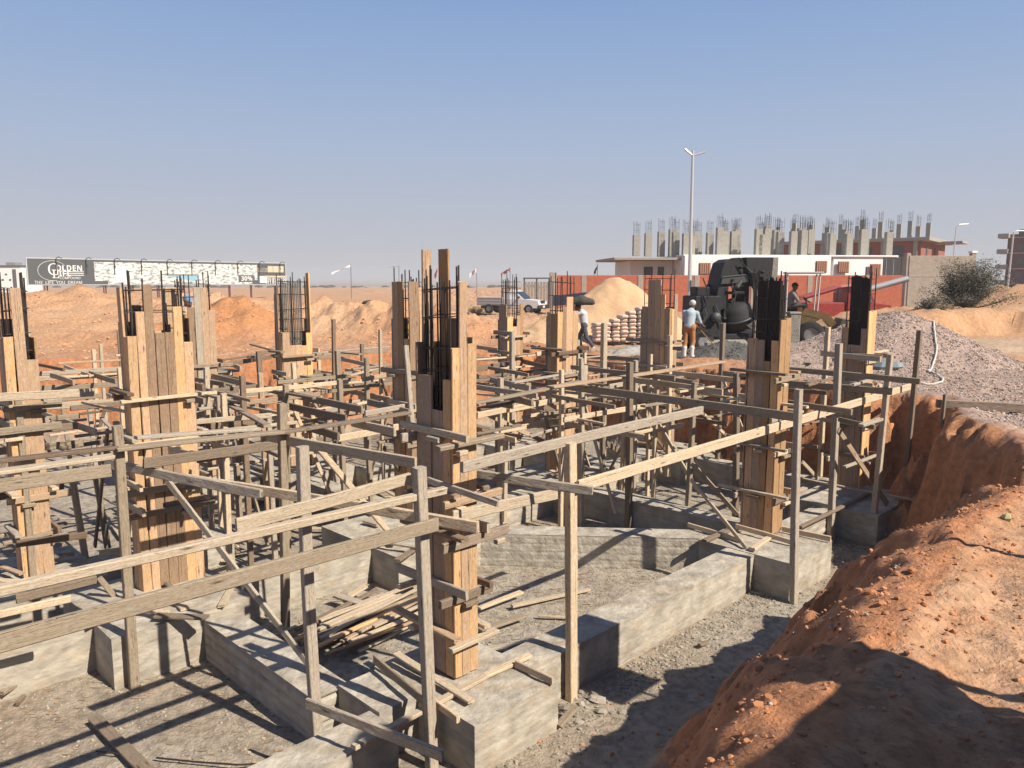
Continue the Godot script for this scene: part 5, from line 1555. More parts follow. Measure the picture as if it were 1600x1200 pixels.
	for k in 70:
		var x := rng.randf_range(-240, 60)
		var z := rng.randf_range(-480, -400)
		var s := rng.randf_range(0.5, 1.6)
		xf.append(Transform3D(Basis().scaled(Vector3(s * 1.8, s, s)), Vector3(x, ground_y(x, z) + s * 0.3, z)))
		cl.append(Color(0.0738, 0.0697, 0.0492))
	scatter(self, "far_scrub", stone_mesh(5), vcol_mat("scrubmat", 1.0), xf, cl, "thin line of scrub far off on the horizon", "scrub")
	build_bush(Vector3(23.6, 0.0, -40), 2.15, 2.15, 26000, "big grey-green thorny shrub on the bank before the grey wall", 3)
	build_bush(Vector3(20.0, 0.0, -37), 0.6, 0.75, 2200, "small dry shrub at the foot of the grey wall, left of the big one", 4)
	build_bush(Vector3(-2.9, 0.0, -62), 0.75, 1.3, 2200, "yellow dry bush behind the pickup's tail", 6)
	# --- heaps of material
	heap("sand_pile", "tall pale orange sand pile before the brick wall", "sand pile", Vector3(4.9, 0, -36.5), 2.75, 3.4, 2.9, mineral("sandheap", lin(0.451, 0.2788, 0.1517), lin(0.5412, 0.3526, 0.205), 61, 0.5, 5.0), 3)
	heap("sand_pile", "low sand pile left of the cement bags", "sand pile", Vector3(1.9, 0, -33.0), 1.0, 2.4, 2.0, mineral("sandheap", Color.WHITE, Color.WHITE, 61), 4)
	var mh = heap("mortar_heap", "dark wet mortar heap at the shovelling worker's feet", "mortar", Vector3(7.0, 0, -25.0), 0.55, 1.6, 1.1, mineral("mortar", lin(0.0574, 0.0558, 0.0508), lin(0.123, 0.1189, 0.1107), 64, 0.8, 9.0), 5)
	heap("mortar_heap", "pale grey spilled mortar behind the tall brown column", "mortar", Vector3(4.3, 0, -27.0), 0.25, 1.0, 0.8, mineral("mortar2", lin(0.246, 0.2296, 0.205), lin(0.369, 0.3444, 0.3116), 66, 0.8, 8.0), 6)
	pave_stones(mh, Vector3.ZERO, 0.55, 1.6, 1.1, 5, 2600, 0.2)
	var gm = mineral("gravelbase", lin(0.2788, 0.1968, 0.164), lin(0.3936, 0.2952, 0.246), 71, 0.9, 9.0)
	var gp1 = heap("gravel_pile", "large pinkish gravel pile right of the last column", "gravel pile", Vector3(11.9, 0, -24.0), 1.55, 3.1, 3.1, gm, 7)
	var gp2 = heap("gravel_pile", "low gravel pile under the loader bucket", "gravel pile", Vector3(9.8, 0, -24.3), 0.6, 2.3, 2.6, gm, 8)
	pave_stones(gp1, Vector3(11.9, 0, -24.0), 1.55, 3.1, 3.1, 7, 34000)
	pave_stones(gp2, Vector3(9.8, 0, -24.3), 0.6, 2.3, 2.6, 8, 14000)
	# cement bags
	build_bags()

func vcol_mat(key: String, rough := 0.95):
	if M.has(key):
		return M[key]
	var m := StandardMaterial3D.new()
	m.vertex_color_use_as_albedo = true
	m.roughness = rough
	M[key] = m
	return m

func heap_y(dx: float, dz: float, h: float, rx: float, rz: float, sd: int) -> float:
	var r := sqrt(dx * dx / (rx * rx) + dz * dz / (rz * rz))
	r *= 1.0 + 0.12 * nz.get_noise_2d(dx * 1.1 + sd * 13, dz * 1.1)
	var y: float = h * (1.0 - sqrt(r * r + 0.03) + 0.16)
	return y + nf.get_noise_2d(dx * 1.1 + sd, dz * 1.1) * 0.11 + nf.get_noise_2d(dx * 4.0 + sd, dz * 4.0) * 0.03

func heap(called: String, label: String, category: String, at: Vector3, h: float, rx: float, rz: float, m, sd: int):
	var st := begin()
	st.set_smooth_group(0)
	var n := 56
	var g := func(i: int, j: int):
		var dx := lerpf(-1.25, 1.25, float(i) / n) * rx
		var dz := lerpf(-1.25, 1.25, float(j) / n) * rz
		return Vector3(dx, maxf(-0.6, heap_y(dx, dz, h, rx, rz, sd)), dz)
	for i in n:
		for j in n:
			var q = [g.call(i, j), g.call(i + 1, j), g.call(i + 1, j + 1), g.call(i, j + 1)]
			for k in [0, 1, 2, 0, 2, 3]:
				st.add_vertex(q[k])
	st.index()
	st.generate_normals()
	var o = thing(called, label, category, at)
	part(o, "mound", st.commit(), m)
	return o

func pave_stones(root, at: Vector3, h: float, rx: float, rz: float, sd: int, count: int, tone := 1.0):
	var xf := []
	var cl := []
	var r := RandomNumberGenerator.new()
	r.seed = sd * 7
	while xf.size() < count:
		var dx := r.randf_range(-1.15, 1.15) * rx
		var dz := r.randf_range(-1.15, 1.15) * rz
		var y := heap_y(dx, dz, h, rx, rz, sd)
		if y < -0.15:
			continue
		var s := 0.008 + 0.02 * r.randf() * r.randf() + (0.02 if r.randf() < 0.03 else 0.0)
		xf.append(Transform3D(Basis.from_euler(Vector3(r.randf() * 6, r.randf() * 6, r.randf() * 6)).scaled(Vector3.ONE * s), Vector3(dx, y + s * 0.2, dz)))
		cl.append(stone_col(r) if tone == 1.0 else Color(0.3444, 0.328, 0.3034) * tone * r.randf_range(0.6, 1.3))
	scatter(root, "stones", stone_mesh(2), vcol_mat("stonemat"), xf, cl)

func stone_col(r: RandomNumberGenerator) -> Color:
	var k := r.randf_range(0.65, 1.35)
	if r.randf() < 0.3:
		return Color(0.3444, 0.2993, 0.2583) * k
	return Color(0.4018, 0.2952, 0.2378) * k

func build_bags():
	var bag := begin()
	bag.set_smooth_group(0)
	# pillow-shaped sack: 0.34 wide (x), 0.155 high (y), 0.62 deep (z)
	var nu := 14
	var nv := 10
	var pw := func(c: float, e: float) -> float: return signf(c) * pow(absf(c), e)
	var g := func(i: int, j: int):
		var th := -PI / 2 + PI * j / nv
		var ph := TAU * i / nu
		return Vector3(0.172 * pw.call(cos(th), 0.4) * pw.call(cos(ph), 0.45), 0.083 * pw.call(cos(th), 0.4) * pw.call(sin(ph), 0.75), 0.31 * pw.call(sin(th), 0.55))
	for i in nu:
		for j in nv:
			var q = [g.call(i, j), g.call(i + 1, j), g.call(i + 1, j + 1), g.call(i, j + 1)]
			for k in [0, 1, 2, 0, 2, 3]:
				bag.add_vertex(q[k])
	bag.index()
	bag.generate_normals()
	var bm := bag.commit()
	var paper = mineral("paper", lin(0.4756, 0.3772, 0.3034), lin(0.5904, 0.492, 0.4018), 81, 0.9, 3.0, 0.8)
	var redp = plain("redprint", lin(0.369, 0.164, 0.1148), 0.8)
	var pm := cbox(Vector3(0.17, 0.035, 0.006), 0.002)
	var ords = ["first", "second", "third", "fourth", "fifth", "sixth", "seventh", "eighth", "ninth", "tenth"]
	var heights = [5, 5, 6, 7, 8, 9, 9, 8, 8]
	var r := RandomNumberGenerator.new()
	r.seed = 5
	for c in heights.size():
		for k in heights[c]:
			var at := Vector3(3.42 + c * 0.348 + r.randf_range(-0.03, 0.03), 0.16 + k * 0.152, -31.0 + r.randf_range(-0.05, 0.05) - 0.22 * (c / 3))
			var t = thing("cement_bag", "paper cement bag, %s layer up, %s stack from the left" % [ords[k], ords[c]], "bag", at, "stacked cement bags")
			t.rotation = Vector3(0, r.randf_range(-0.1, 0.1) + 0.2, r.randf_range(-0.05, 0.05))
			part(t, "sack", bm, paper)
			part(t, "print", pm, redp, Transform3D(Basis.IDENTITY, Vector3(0, 0.0, 0.308)))

func build_bush(at: Vector3, h: float, r: float, leaves: int, label: String, sd: int):
	at.y = ground_y(at.x, at.z) - 0.05
	var t = thing("shrub", label, "shrub", at, "desert shrubs")
	var rr := RandomNumberGenerator.new()
	rr.seed = sd
	var st := begin()
	var tips := []
	for k in 70:
		var a := rr.randf() * TAU
		var tilt := rr.randf_range(0.1, 1.35)
		var l := h * rr.randf_range(0.75, 1.15)
		var d := Vector3(cos(a) * sin(tilt) * r / h, cos(tilt), sin(a) * sin(tilt) * r / h)
		var p := Vector3(cos(a), 0, sin(a)) * 0.08
		var rad := 0.025 * h / 1.7
		for s in 4:
			var q := p + d * l / 4 + Vector3(rr.randf_range(-0.1, 0.1), rr.randf_range(-0.05, 0.08), rr.randf_range(-0.1, 0.1)) * h * 0.5
			tube_into(st, p, q, rad * (1 - s * 0.22), rad * (1 - (s + 1) * 0.22), 5)
			if s > 0:
				tips.append(q)
				tips.append((p + q) / 2)
			p = q
	part(t, "stems", done(st), plain("stem", lin(0.1312, 0.0943, 0.0656), 0.9))
	var lf := begin()
	for k in leaves:
		var p: Vector3 = tips[rr.randi() % tips.size()] + Vector3(rr.randfn(0, 0.085), rr.randfn(0, 0.06), rr.randfn(0, 0.085)) * h
		if p.y < 0.05:
			continue
		var d := Vector3(rr.randf_range(-1, 1), rr.randf_range(-0.4, 0.8), rr.randf_range(-1, 1)).normalized()
		var w := d.cross(Vector3(rr.randf(), rr.randf(), rr.randf())).normalized()
		var l := rr.randf_range(0.05, 0.12)
		var a1 := p + d * l
		var m1 := p + d * l * 0.5
		var wd := l * 0.22
		for v in [p, m1 + w * wd, a1, p, a1, m1 - w * wd]:
			lf.add_vertex(v)
	var gm = plain("leaf%d" % sd, lin(0.082, 0.0779, 0.0508) if sd < 6 else lin(0.3444, 0.2624, 0.1066), 0.8)
	part(t, "foliage", done(lf), gm)

func lathe(prof: Array, sides := 20) -> ArrayMesh:
	# profile of (radius, height) revolved round y
	var st := begin()
	st.set_smooth_group(0)
	for k in sides:
		var a1 := TAU * k / sides
		var a2 := TAU * (k + 1) / sides
		for i in prof.size() - 1:
			var p = prof[i]
			var q = prof[i + 1]
			var v = [Vector3(cos(a1) * p[0], p[1], sin(a1) * p[0]), Vector3(cos(a2) * p[0], p[1], sin(a2) * p[0]), Vector3(cos(a2) * q[0], q[1], sin(a2) * q[0]), Vector3(cos(a1) * q[0], q[1], sin(a1) * q[0])]
			for j in [0, 2, 1, 0, 3, 2]:
				st.add_vertex(v[j])
	st.index()
	st.generate_normals()
	return st.commit()

# polygon in the xy plane pushed out along z, width tapering to k at the top
func slab(poly: Array, depth: float, taper_y := -1.0, k := 1.0) -> ArrayMesh:
	var st := begin()
	var pp := PackedVector2Array()
	for p in poly:
		pp.append(Vector2(p[0], p[1]))
	var tri := Geometry2D.triangulate_polygon(pp)
	var z := func(p: Vector2) -> float: return depth / 2 * (k if taper_y >= 0 and p.y > taper_y else 1.0)
	for i in range(0, tri.size(), 3):
		var a := pp[tri[i]]
		var b := pp[tri[i + 1]]
		var c := pp[tri[i + 2]]
		if (b - a).cross(c - a) > 0:
			var s := b
			b = c
			c = s
		for v in [a, b, c]:
			st.add_vertex(Vector3(v.x, v.y, z.call(v)))
		for v in [a, c, b]:
			st.add_vertex(Vector3(v.x, v.y, -z.call(v)))
	var cw := Geometry2D.is_polygon_clockwise(pp)
	for i in pp.size():
		var a := pp[i]
		var b := pp[(i + 1) % pp.size()]
		if not cw:
			var s := a
			a = b
			b = s
		var q = [Vector3(a.x, a.y, z.call(a)), Vector3(b.x, b.y, z.call(b)), Vector3(b.x, b.y, -z.call(b)), Vector3(a.x, a.y, -z.call(a))]
		for j in [0, 2, 1, 0, 3, 2]:
			st.add_vertex(q[j])
	return done(st)

func wheel(parent, at: Vector3, r: float, w: float, turn := 0.0):
	var b := Basis(Vector3.UP, turn) * Basis(Vector3.RIGHT, PI / 2)
	var o = part(parent, "wheel", lathe([[r * 0.55, -w / 2], [r * 0.9, -w / 2], [r, -w * 0.32], [r, w * 0.32], [r * 0.9, w / 2], [r * 0.55, w / 2]], 22), plain("rubber", lin(0.0164, 0.0164, 0.0164), 0.9), Transform3D(b, at))
	part(o, "rim", lathe([[0.001, -w * 0.3], [r * 0.5, -w * 0.42], [r * 0.56, -w * 0.4], [r * 0.56, w * 0.4], [r * 0.5, w * 0.42], [0.001, w * 0.3]], 18), plain("rim", lin(0.2296, 0.2296, 0.2378), 0.5, 0.4))
	return o

func build_pickup():
	var gy := ground_y(0, -60)
	var t = thing("pickup_truck", "white pickup truck with a grey load bed parked before the gate", "pickup truck", Vector3(0.0, gy, -60))
	t.rotation.y = -0.42
	var wp = plain("carwhite", lin(0.6232, 0.6232, 0.615), 0.3)
	var glass = plain("carglass", lin(0.0246, 0.0287, 0.0328), 0.1)
	var gry = plain("bedgrey", lin(0.4, 0.4, 0.4), 0.6)
	var blk = plain("trimblack", lin(0.0205, 0.0205, 0.0205), 0.6)
	part(t, "body", slab([[-0.35, 0.45], [2.55, 0.45], [2.6, 0.75], [2.5, 1.0], [1.3, 1.12], [0.9, 1.12], [-0.35, 1.12]], 1.75), wp)
	part(t, "cab", slab([[-0.35, 1.1], [1.32, 1.1], [0.62, 1.72], [0.35, 1.78], [-0.2, 1.76], [-0.35, 1.6]], 1.66, 1.5, 0.86), wp)
	part(t, "windscreen", slab([[1.26, 1.14], [1.33, 1.14], [0.67, 1.70], [0.62, 1.68]], 1.4), glass)
	for s in [-1, 1]:
		part(t, "side_window", slab([[-0.22, 1.18], [1.0, 1.18], [0.5, 1.62], [-0.15, 1.64]], 0.03), glass, Transform3D(Basis(Vector3.RIGHT, -s * 0.19), Vector3(0, 0.02, s * 0.815)))
		part(t, "headlight", cbox(Vector3(0.1, 0.2, 0.42), 0.04), plain("lampglass", lin(0.41, 0.41, 0.41), 0.15), Transform3D(Basis.IDENTITY, Vector3(2.5, 0.9, s * 0.6)))
		part(t, "mirror", cbox(Vector3(0.12, 0.18, 0.18), 0.03), blk, Transform3D(Basis.IDENTITY, Vector3(1.0, 1.25, s * 0.98)))
		for x in [1.75, -1.6]:
			wheel(t, Vector3(x, 0.37, s * 0.78), 0.37, 0.24)
	part(t, "load_bed", cbox(Vector3(2.25, 0.62, 1.75), 0.03), gry, Transform3D(Basis.IDENTITY, Vector3(-1.5, 0.95, 0)))
	for k in 3:
		part(t, "bed_rail", cbox(Vector3(2.27, 0.05, 0.04), 0.01), plain("bedrail", lin(0.3444, 0.3444, 0.3444), 0.5), Transform3D(Basis.IDENTITY, Vector3(-1.5, 0.78 + k * 0.22, 0.89)))
	part(t, "grille", cbox(Vector3(0.08, 0.26, 0.8), 0.02), blk, Transform3D(Basis.IDENTITY, Vector3(2.56, 0.9, 0)))
	part(t, "bumper", cbox(Vector3(0.2, 0.28, 1.78), 0.05), blk, Transform3D(Basis.IDENTITY, Vector3(2.55, 0.55, 0)))
	part(t, "number_plate", cbox(Vector3(0.03, 0.16, 0.4), 0.01), plain("plate", lin(0.574, 0.492, 0.4756), 0.5), Transform3D(Basis.IDENTITY, Vector3(2.66, 0.55, 0)))
	part(t, "chassis", cbox(Vector3(4.6, 0.2, 1.2), 0.03), blk, Transform3D(Basis.IDENTITY, Vector3(-0.1, 0.5, 0)))
	for s in [-1, 1]:
		tube(t, "roof_bar", [Vector3(-0.5, 1.2, s * 0.7), Vector3(-0.5, 1.95, s * 0.7), Vector3(0.5, 1.95, s * 0.6)], 0.03, blk, 6)

# ---------------------------------------------------------------- machines by the mixing place
func build_machines():
	rng.seed = 61
	var blk = mineral("sootblack", lin(0.003, 0.003, 0.004), lin(0.015, 0.015, 0.017), 91, 0.9, 5.0, 0.75)
	var crust = mineral("crust", lin(0.164, 0.1517, 0.1312), lin(0.2952, 0.2706, 0.2296), 93, 0.9, 8.0)
	var t = thing("concrete_mixer", "big soot-black concrete mixer with raised hopper and drum", "mixer", Vector3(7.7, 0, -27.5))
	t.rotation.y = 0.12
	part(t, "engine_box", cbox(Vector3(0.95, 1.45, 1.3), 0.04), blk, Transform3D(Basis.IDENTITY, Vector3(-1.0, 1.25, 0)))
	part(t, "fuel_tank", cbox(Vector3(0.5, 0.34, 0.7), 0.04), blk, Transform3D(Basis.IDENTITY, Vector3(-1.07, 2.12, 0)))
	part(t, "hopper_back", slab([[-0.72, 1.5], [-0.62, 2.2], [-0.52, 2.75], [-0.42, 3.12], [-0.2, 3.25], [0.12, 3.27], [0.3, 3.05], [0.42, 2.6], [0.42, 2.3], [-0.35, 2.3], [-0.4, 1.5]], 1.1), blk)
	part(t, "hopper_lip", slab([[-0.5, 2.62], [0.42, 2.7], [0.44, 2.45], [-0.55, 2.38]], 1.25), plain("lip", lin(0.041, 0.0426, 0.0459), 0.5), Transform3D(Basis.IDENTITY, Vector3.ZERO))
	part(t, "tower_leg", cbox(Vector3(0.16, 1.2, 1.1), 0.02), blk, Transform3D(Basis.IDENTITY, Vector3(-0.32, 1.75, 0)))
	part(t, "tower_leg", cbox(Vector3(0.16, 1.3, 1.1), 0.02), blk, Transform3D(Basis.IDENTITY, Vector3(0.42, 1.85, 0)))
	part(t, "cross_beam", cbox(Vector3(0.9, 0.1, 0.1), 0.02), blk, Transform3D(Basis.IDENTITY, Vector3(0.05, 2.08, 0.5)))
	part(t, "loading_skip", slab([[0.32, 3.3], [1.3, 3.3], [1.27, 2.62], [1.0, 2.5], [0.85, 2.3], [0.55, 2.3], [0.38, 2.8]], 1.3), blk)
	part(t, "dried_concrete", slab([[1.3, 3.3], [1.5, 3.3], [1.5, 2.45], [1.1, 2.35], [1.0, 2.48], [1.27, 2.6]], 1.2), crust)
	part(t, "back_panel", cbox(Vector3(0.62, 1.75, 0.12), 0.02), blk, Transform3D(Basis.IDENTITY, Vector3(-0.38, 1.5, -0.35)))
	part(t, "back_panel", cbox(Vector3(0.62, 1.75, 0.12), 0.02), blk, Transform3D(Basis.IDENTITY, Vector3(0.58, 1.5, -0.35)))
	part(t, "back_panel", cbox(Vector3(0.4, 1.25, 0.12), 0.02), blk, Transform3D(Basis.IDENTITY, Vector3(0.1, 1.2, -0.36)))
	part(t, "drum", lathe([[0.001, -0.6], [0.3, -0.58], [0.5, -0.38], [0.62, -0.1], [0.64, 0.02], [0.6, 0.06], [0.56, 0.3], [0.36, 0.5], [0.001, 0.52]], 26), blk, Transform3D(Basis(Vector3.BACK, 0.28) * Basis(Vector3.RIGHT, 0.3), Vector3(0.2, 1.3, 0.15)))
	part(t, "drum_ring", lathe([[0.62, -0.06], [0.67, -0.06], [0.67, 0.0], [0.62, 0.0]], 26), plain("lip", lin(0.041, 0.0426, 0.0459), 0.5), Transform3D(Basis(Vector3.BACK, 0.28) * Basis(Vector3.RIGHT, 0.3), Vector3(0.2, 1.3, 0.15)))
	part(t, "discharge_chute", slab([[0.35, 0.95], [0.85, 1.3], [0.9, 1.2], [0.55, 0.8]], 0.5), plain("chute", lin(0.0738, 0.0697, 0.0656), 0.6), Transform3D(Basis.IDENTITY, Vector3(0.05, 0.0, 0.5)))
	part(t, "chassis", cbox(Vector3(2.9, 0.2, 1.0), 0.03), blk, Transform3D(Basis.IDENTITY, Vector3(0.05, 0.55, 0)))
	part(t, "skid", cbox(Vector3(1.6, 0.5, 1.2), 0.1), crust, Transform3D(Basis.IDENTITY, Vector3(-0.3, 0.2, 0.1)))
	part(t, "winch_hub", lathe([[0.001, -0.1], [0.16, -0.1], [0.16, 0.1], [0.001, 0.1]], 14), plain("hub", lin(0.06, 0.06, 0.06), 0.6, 0.3), Transform3D(Basis(Vector3.RIGHT, PI / 2), Vector3(-0.75, 1.25, 0.75)))
	for s in [-0.55, 0.55]:
		wheel(t, Vector3(1.0, 0.38, s), 0.38, 0.2)
		wheel(t, Vector3(-1.1, 0.38, s), 0.38, 0.2)
	for k in 5:
		tube(t, "cable", [Vector3(0.1 + k * 0.07, 3.15 - k * 0.1, 0.66), Vector3(0.5 + k * 0.06, 2.75, 0.75), Vector3(0.62 + 0.05 * k, 1.9, 0.72), Vector3(0.55 + 0.09 * k, 0.9, 0.7)], 0.018, blk, 5)
	tube(t, "mast", [Vector3(0.7, 0.5, 0.66), Vector3(0.7, 2.6, 0.66)], 0.045, blk, 6)
	tube(t, "mast", [Vector3(0.95, 0.5, 0.66), Vector3(0.95, 2.4, 0.66)], 0.04, blk, 6)
	tube(t, "lever", [Vector3(0.5, 0.95, 0.72), Vector3(0.62, 1.0, 0.78), Vector3(0.75, 0.92, 0.78)], 0.03, plain("worn", lin(0.246, 0.246, 0.2542), 0.4, 0.6), 6)
	var worn = plain("hub", lin(0.06, 0.06, 0.06), 0.6, 0.3)
	for k in 16:
		var x := rng.randf_range(-0.5, 1.2)
		var y := rng.randf_range(0.7, 3.0)
		part(t, "bracket", cbox(Vector3(rng.randf_range(0.05, 0.4), rng.randf_range(0.03, 0.12), rng.randf_range(0.05, 0.2)), 0.01), blk if k % 3 else worn, Transform3D(Basis.from_euler(Vector3(0, rng.randf(), rng.randf_range(-0.8, 0.8))), Vector3(x, y, rng.randf_range(0.5, 0.72))))
	for k in 8:
		var x := rng.randf_range(-1.4, 1.2)
		var pp := Vector3(x, rng.randf_range(1.4, 2.6), 0.7)
		tube(t, "hose", [pp, pp + Vector3(0.12, -0.3, 0.05), pp + Vector3(rng.randf_range(-0.2, 0.35), -0.75, 0.02)], 0.022, blk if k % 2 else worn, 5)
	tube(t, "edge_bar", [Vector3(-0.52, 2.62, 0.64), Vector3(0.42, 2.71, 0.64)], 0.02, worn, 5)
	tube(t, "edge_bar", [Vector3(-0.42, 3.12, 0.56), Vector3(-0.2, 3.26, 0.56), Vector3(0.12, 3.28, 0.56), Vector3(0.3, 3.06, 0.56)], 0.018, worn, 5)
	# loader
	var yel = mineral("dirtyyellow", lin(0.1, 0.06, 0.02), lin(0.24, 0.145, 0.045), 95, 0.8, 3.0, 0.6)
	t = thing("wheel_loader", "old yellow wheel loader with lowered bucket and thin canopy frame", "loader", Vector3(11.0, 0, -29.5))
	t.rotation.y = -0.25
	part(t, "body", slab([[-1.5, 0.55], [0.5, 0.55], [0.55, 1.1], [0.3, 1.3], [-0.2, 1.3], [-0.3, 1.15], [-1.5, 1.2]], 1.1), yel)
	for s in [-0.5, 0.5]:
		part(t, "arm", slab([[0.0, 1.25], [0.12, 1.5], [0.95, 1.28], [1.55, 0.62], [1.45, 0.45], [1.2, 0.6], [0.85, 1.05], [0.2, 1.2]], 0.12), yel, Transform3D(Basis.IDENTITY, Vector3(0, 0, s)))
	part(t, "bucket", slab([[1.35, 0.2], [2.35, 0.55], [2.3, 0.7], [1.75, 1.05], [1.4, 1.1], [1.25, 0.7]], 1.7), plain("bucket", lin(0.082, 0.0656, 0.0533), 0.7))
	part(t, "engine", cbox(Vector3(0.6, 0.55, 0.8), 0.05), blk, Transform3D(Basis.IDENTITY, Vector3(0.75, 0.5, 0)))
	for s in [-0.65, 0.65]:
		wheel(t, Vector3(0.35, 0.5, s), 0.5, 0.34)
		wheel(t, Vector3(-1.2, 0.6, s), 0.6, 0.38)
	part(t, "seat", cbox(Vector3(0.5, 0.14, 0.5), 0.04), blk, Transform3D(Basis.IDENTITY, Vector3(-0.35, 1.42, 0)))
	var sw := TorusMesh.new()
	sw.inner_radius = 0.17
	sw.outer_radius = 0.205
	part(t, "steering_wheel", sw, blk, Transform3D(Basis(Vector3.FORWARD, 0.5), Vector3(0.18, 1.78, 0.12)))
	tube(t, "steering_column", [Vector3(0.3, 1.25, 0.12), Vector3(0.18, 1.78, 0.12)], 0.03, blk, 6)
	for s in [-0.5, 0.5]:
		tube(t, "canopy_post", [Vector3(0.55, 1.2, s), Vector3(0.6, 2.75, s)], 0.035, plain("canopy", lin(0.41, 0.3854, 0.3608), 0.6), 6)
		tube(t, "canopy_post", [Vector3(-0.55, 1.2, s), Vector3(-0.55, 2.75, s)], 0.035, plain("canopy", lin(0.41, 0.3854, 0.3608), 0.6), 6)
	part(t, "canopy", cbox(Vector3(1.35, 0.07, 1.15), 0.02), plain("canopy", lin(0.41, 0.3854, 0.3608), 0.6), Transform3D(Basis.IDENTITY, Vector3(0.05, 2.8, 0)))
	# water barrel / plastered post in front of it
	t = thing("concrete_post", "thick pale concrete post before the loader", "post", Vector3(9.78, 0, -26.8))
	part(t, "shaft", cbox(Vector3(0.38, 1.5, 0.38), 0.04), crust, Transform3D(Basis.IDENTITY, Vector3(0, 0.6, 0)))
	part(t, "cap", cbox(Vector3(0.42, 0.1, 0.42), 0.03), crust, Transform3D(Basis.IDENTITY, Vector3(0, 1.38, 0)))
	# red truck
	var red = mineral("truckred", lin(0.1804, 0.0148, 0.0123), lin(0.2952, 0.0328, 0.0246), 97, 0.6, 1.5, 0.45)
	t = thing("red_truck", "red truck with raised boom half hidden behind the gravel", "truck", Vector3(17.6, 0, -42))
	part(t, "cab", slab([[0.2, 0.7], [2.6, 0.7], [2.55, 1.25], [1.75, 1.35], [1.35, 2.1], [0.5, 2.15], [0.2, 1.9]], 1.8), red)
	part(t, "side_window", slab([[0.55, 1.4], [1.55, 1.4], [1.25, 1.95], [0.6, 1.98]], 0.04), plain("truckglass", lin(0.0984, 0.1476, 0.2214), 0.15), Transform3D(Basis.IDENTITY, Vector3(0, 0, 0.91)))
	part(t, "body", cbox(Vector3(2.4, 0.8, 1.8), 0.05), red, Transform3D(Basis.IDENTITY, Vector3(-1.1, 1.0, 0)))
	tube(t, "boom", [Vector3(-1.9, 1.65, 0.4), Vector3(0.0, 2.2, 0.4), Vector3(1.0, 2.3, 0.4)], 0.12, red, 6)
	tube(t, "boom", [Vector3(-1.9, 1.65, -0.2), Vector3(0.0, 2.2, -0.2), Vector3(1.0, 2.3, -0.2)], 0.12, red, 6)
	tube(t, "stay", [Vector3(-0.2, 1.4, 0.6), Vector3(-0.15, 2.2, 0.6)], 0.04, blk, 5)
	for x in [-1.6, 1.9]:
		for s in [-0.75, 0.75]:
			wheel(t, Vector3(x, 0.45, s), 0.45, 0.26)
	var o = tube(self, "steel_pipe", [Vector3(18.6, 1.95, -41.6), Vector3(21.2, 2.66, -41.6)], 0.17, plain("pipe", lin(0.3444, 0.3444, 0.3526), 0.4, 0.4), 14)
	tag(o, "thick grey steel pipe jutting right above the red truck", "pipe")
	# dark blue trailer beside the brick wall
	t = thing("blue_trailer", "dark blue low trailer between the pickup and sand pile", "trailer", Vector3(5.2, 0, -60))
	part(t, "tub", slab([[-2.0, 0.7], [1.8, 1.0], [2.0, 1.75], [0.8, 1.75], [-2.0, 1.45]], 1.6), plain("navy", lin(0.0098, 0.0131, 0.0369), 0.5))
	part(t, "drawbar", cbox(Vector3(1.2, 0.1, 0.1), 0.02), blk, Transform3D(Basis.IDENTITY, Vector3(2.4, 0.8, 0)))
	for s in [-0.7, 0.7]:
		wheel(t, Vector3(0, 0.45, s), 0.45, 0.25)
	# hose, tarpaulin scraps, timber baulk on the far edge of the cut
	var hosem = plain("hose", lin(0.492, 0.4674, 0.4346), 0.6)
	var pts := []
	var ctrl := HOSE
	for k in ctrl.size() - 1:
		var p0 := Vector2(ctrl[maxi(k - 1, 0)][0], ctrl[maxi(k - 1, 0)][1])
		var p1 := Vector2(ctrl[k][0], ctrl[k][1])
		var p2 := Vector2(ctrl[k + 1][0], ctrl[k + 1][1])
		var p3 := Vector2(ctrl[mini(k + 2, ctrl.size() - 1)][0], ctrl[mini(k + 2, ctrl.size() - 1)][1])
		for j in 6:
			var v := p1.cubic_interpolate(p2, p0, p3, j / 6.0)
			pts.append(Vector3(v.x, maxf(ground_y(v.x, v.y), heap_y(v.x - 11.9, v.y + 24.0, 1.55, 3.1, 3.1, 7)) + 0.04, v.y))
	o = tube(self, "water_hose", pts, 0.024, hosem, 7)
	tag(o, "white water hose curling over the gravel", "hose")
	o = lay(self, "timber_baulk", Vector3(8.15, 0.12, -14.6), Vector3(10.6, 0.1, -13.8), 0.16, 0.12, 0, wood(2))
	tag(o, "long timber baulk lying along the edge of the cut, right", "baulk")
	o = lay(self, "timber_peg", Vector3(8.2, -0.35, -14.45), Vector3(8.22, 0.32, -14.45), 0.1, 0.05, 2, wood(0))
	tag(o, "short timber peg at the end of the long baulk", "peg")
	for q in [[14.2, -26.5, 0.32, "black crumpled bag on the right foot of the gravel pile", lin(0.0246, 0.0287, 0.0246)], [10.3, -21.0, 0.34, "blue-grey crumpled sheet behind the last column", lin(0.1804, 0.2132, 0.2296)], [9.1, -23.0, 0.3, "dark crumpled sheet by the concrete post", lin(0.0328, 0.0369, 0.0328)], [4.88, -7.35, 0.05, "small pale melon-like ball on the red bank", lin(0.369, 0.3444, 0.164)]]:
		var gy := ground_y(q[0], q[1])
		o = part(self, "crumpled_sheet" if q[2] > 0.1 else "small_ball", stone_mesh(int(q[0]), 0.5 if q[2] > 0.1 else 0.85), plain("scrap%d" % int(q[0]), q[4], 0.7), Transform3D(Basis(Vector3.UP, q[0]).scaled(Vector3(q[2] * (1.5 if q[2] > 0.1 else 1.0), q[2], q[2])), Vector3(q[0], gy + q[2] * 0.3, q[1])))
		tag(o, q[3], "sheet" if q[2] > 0.1 else "ball")

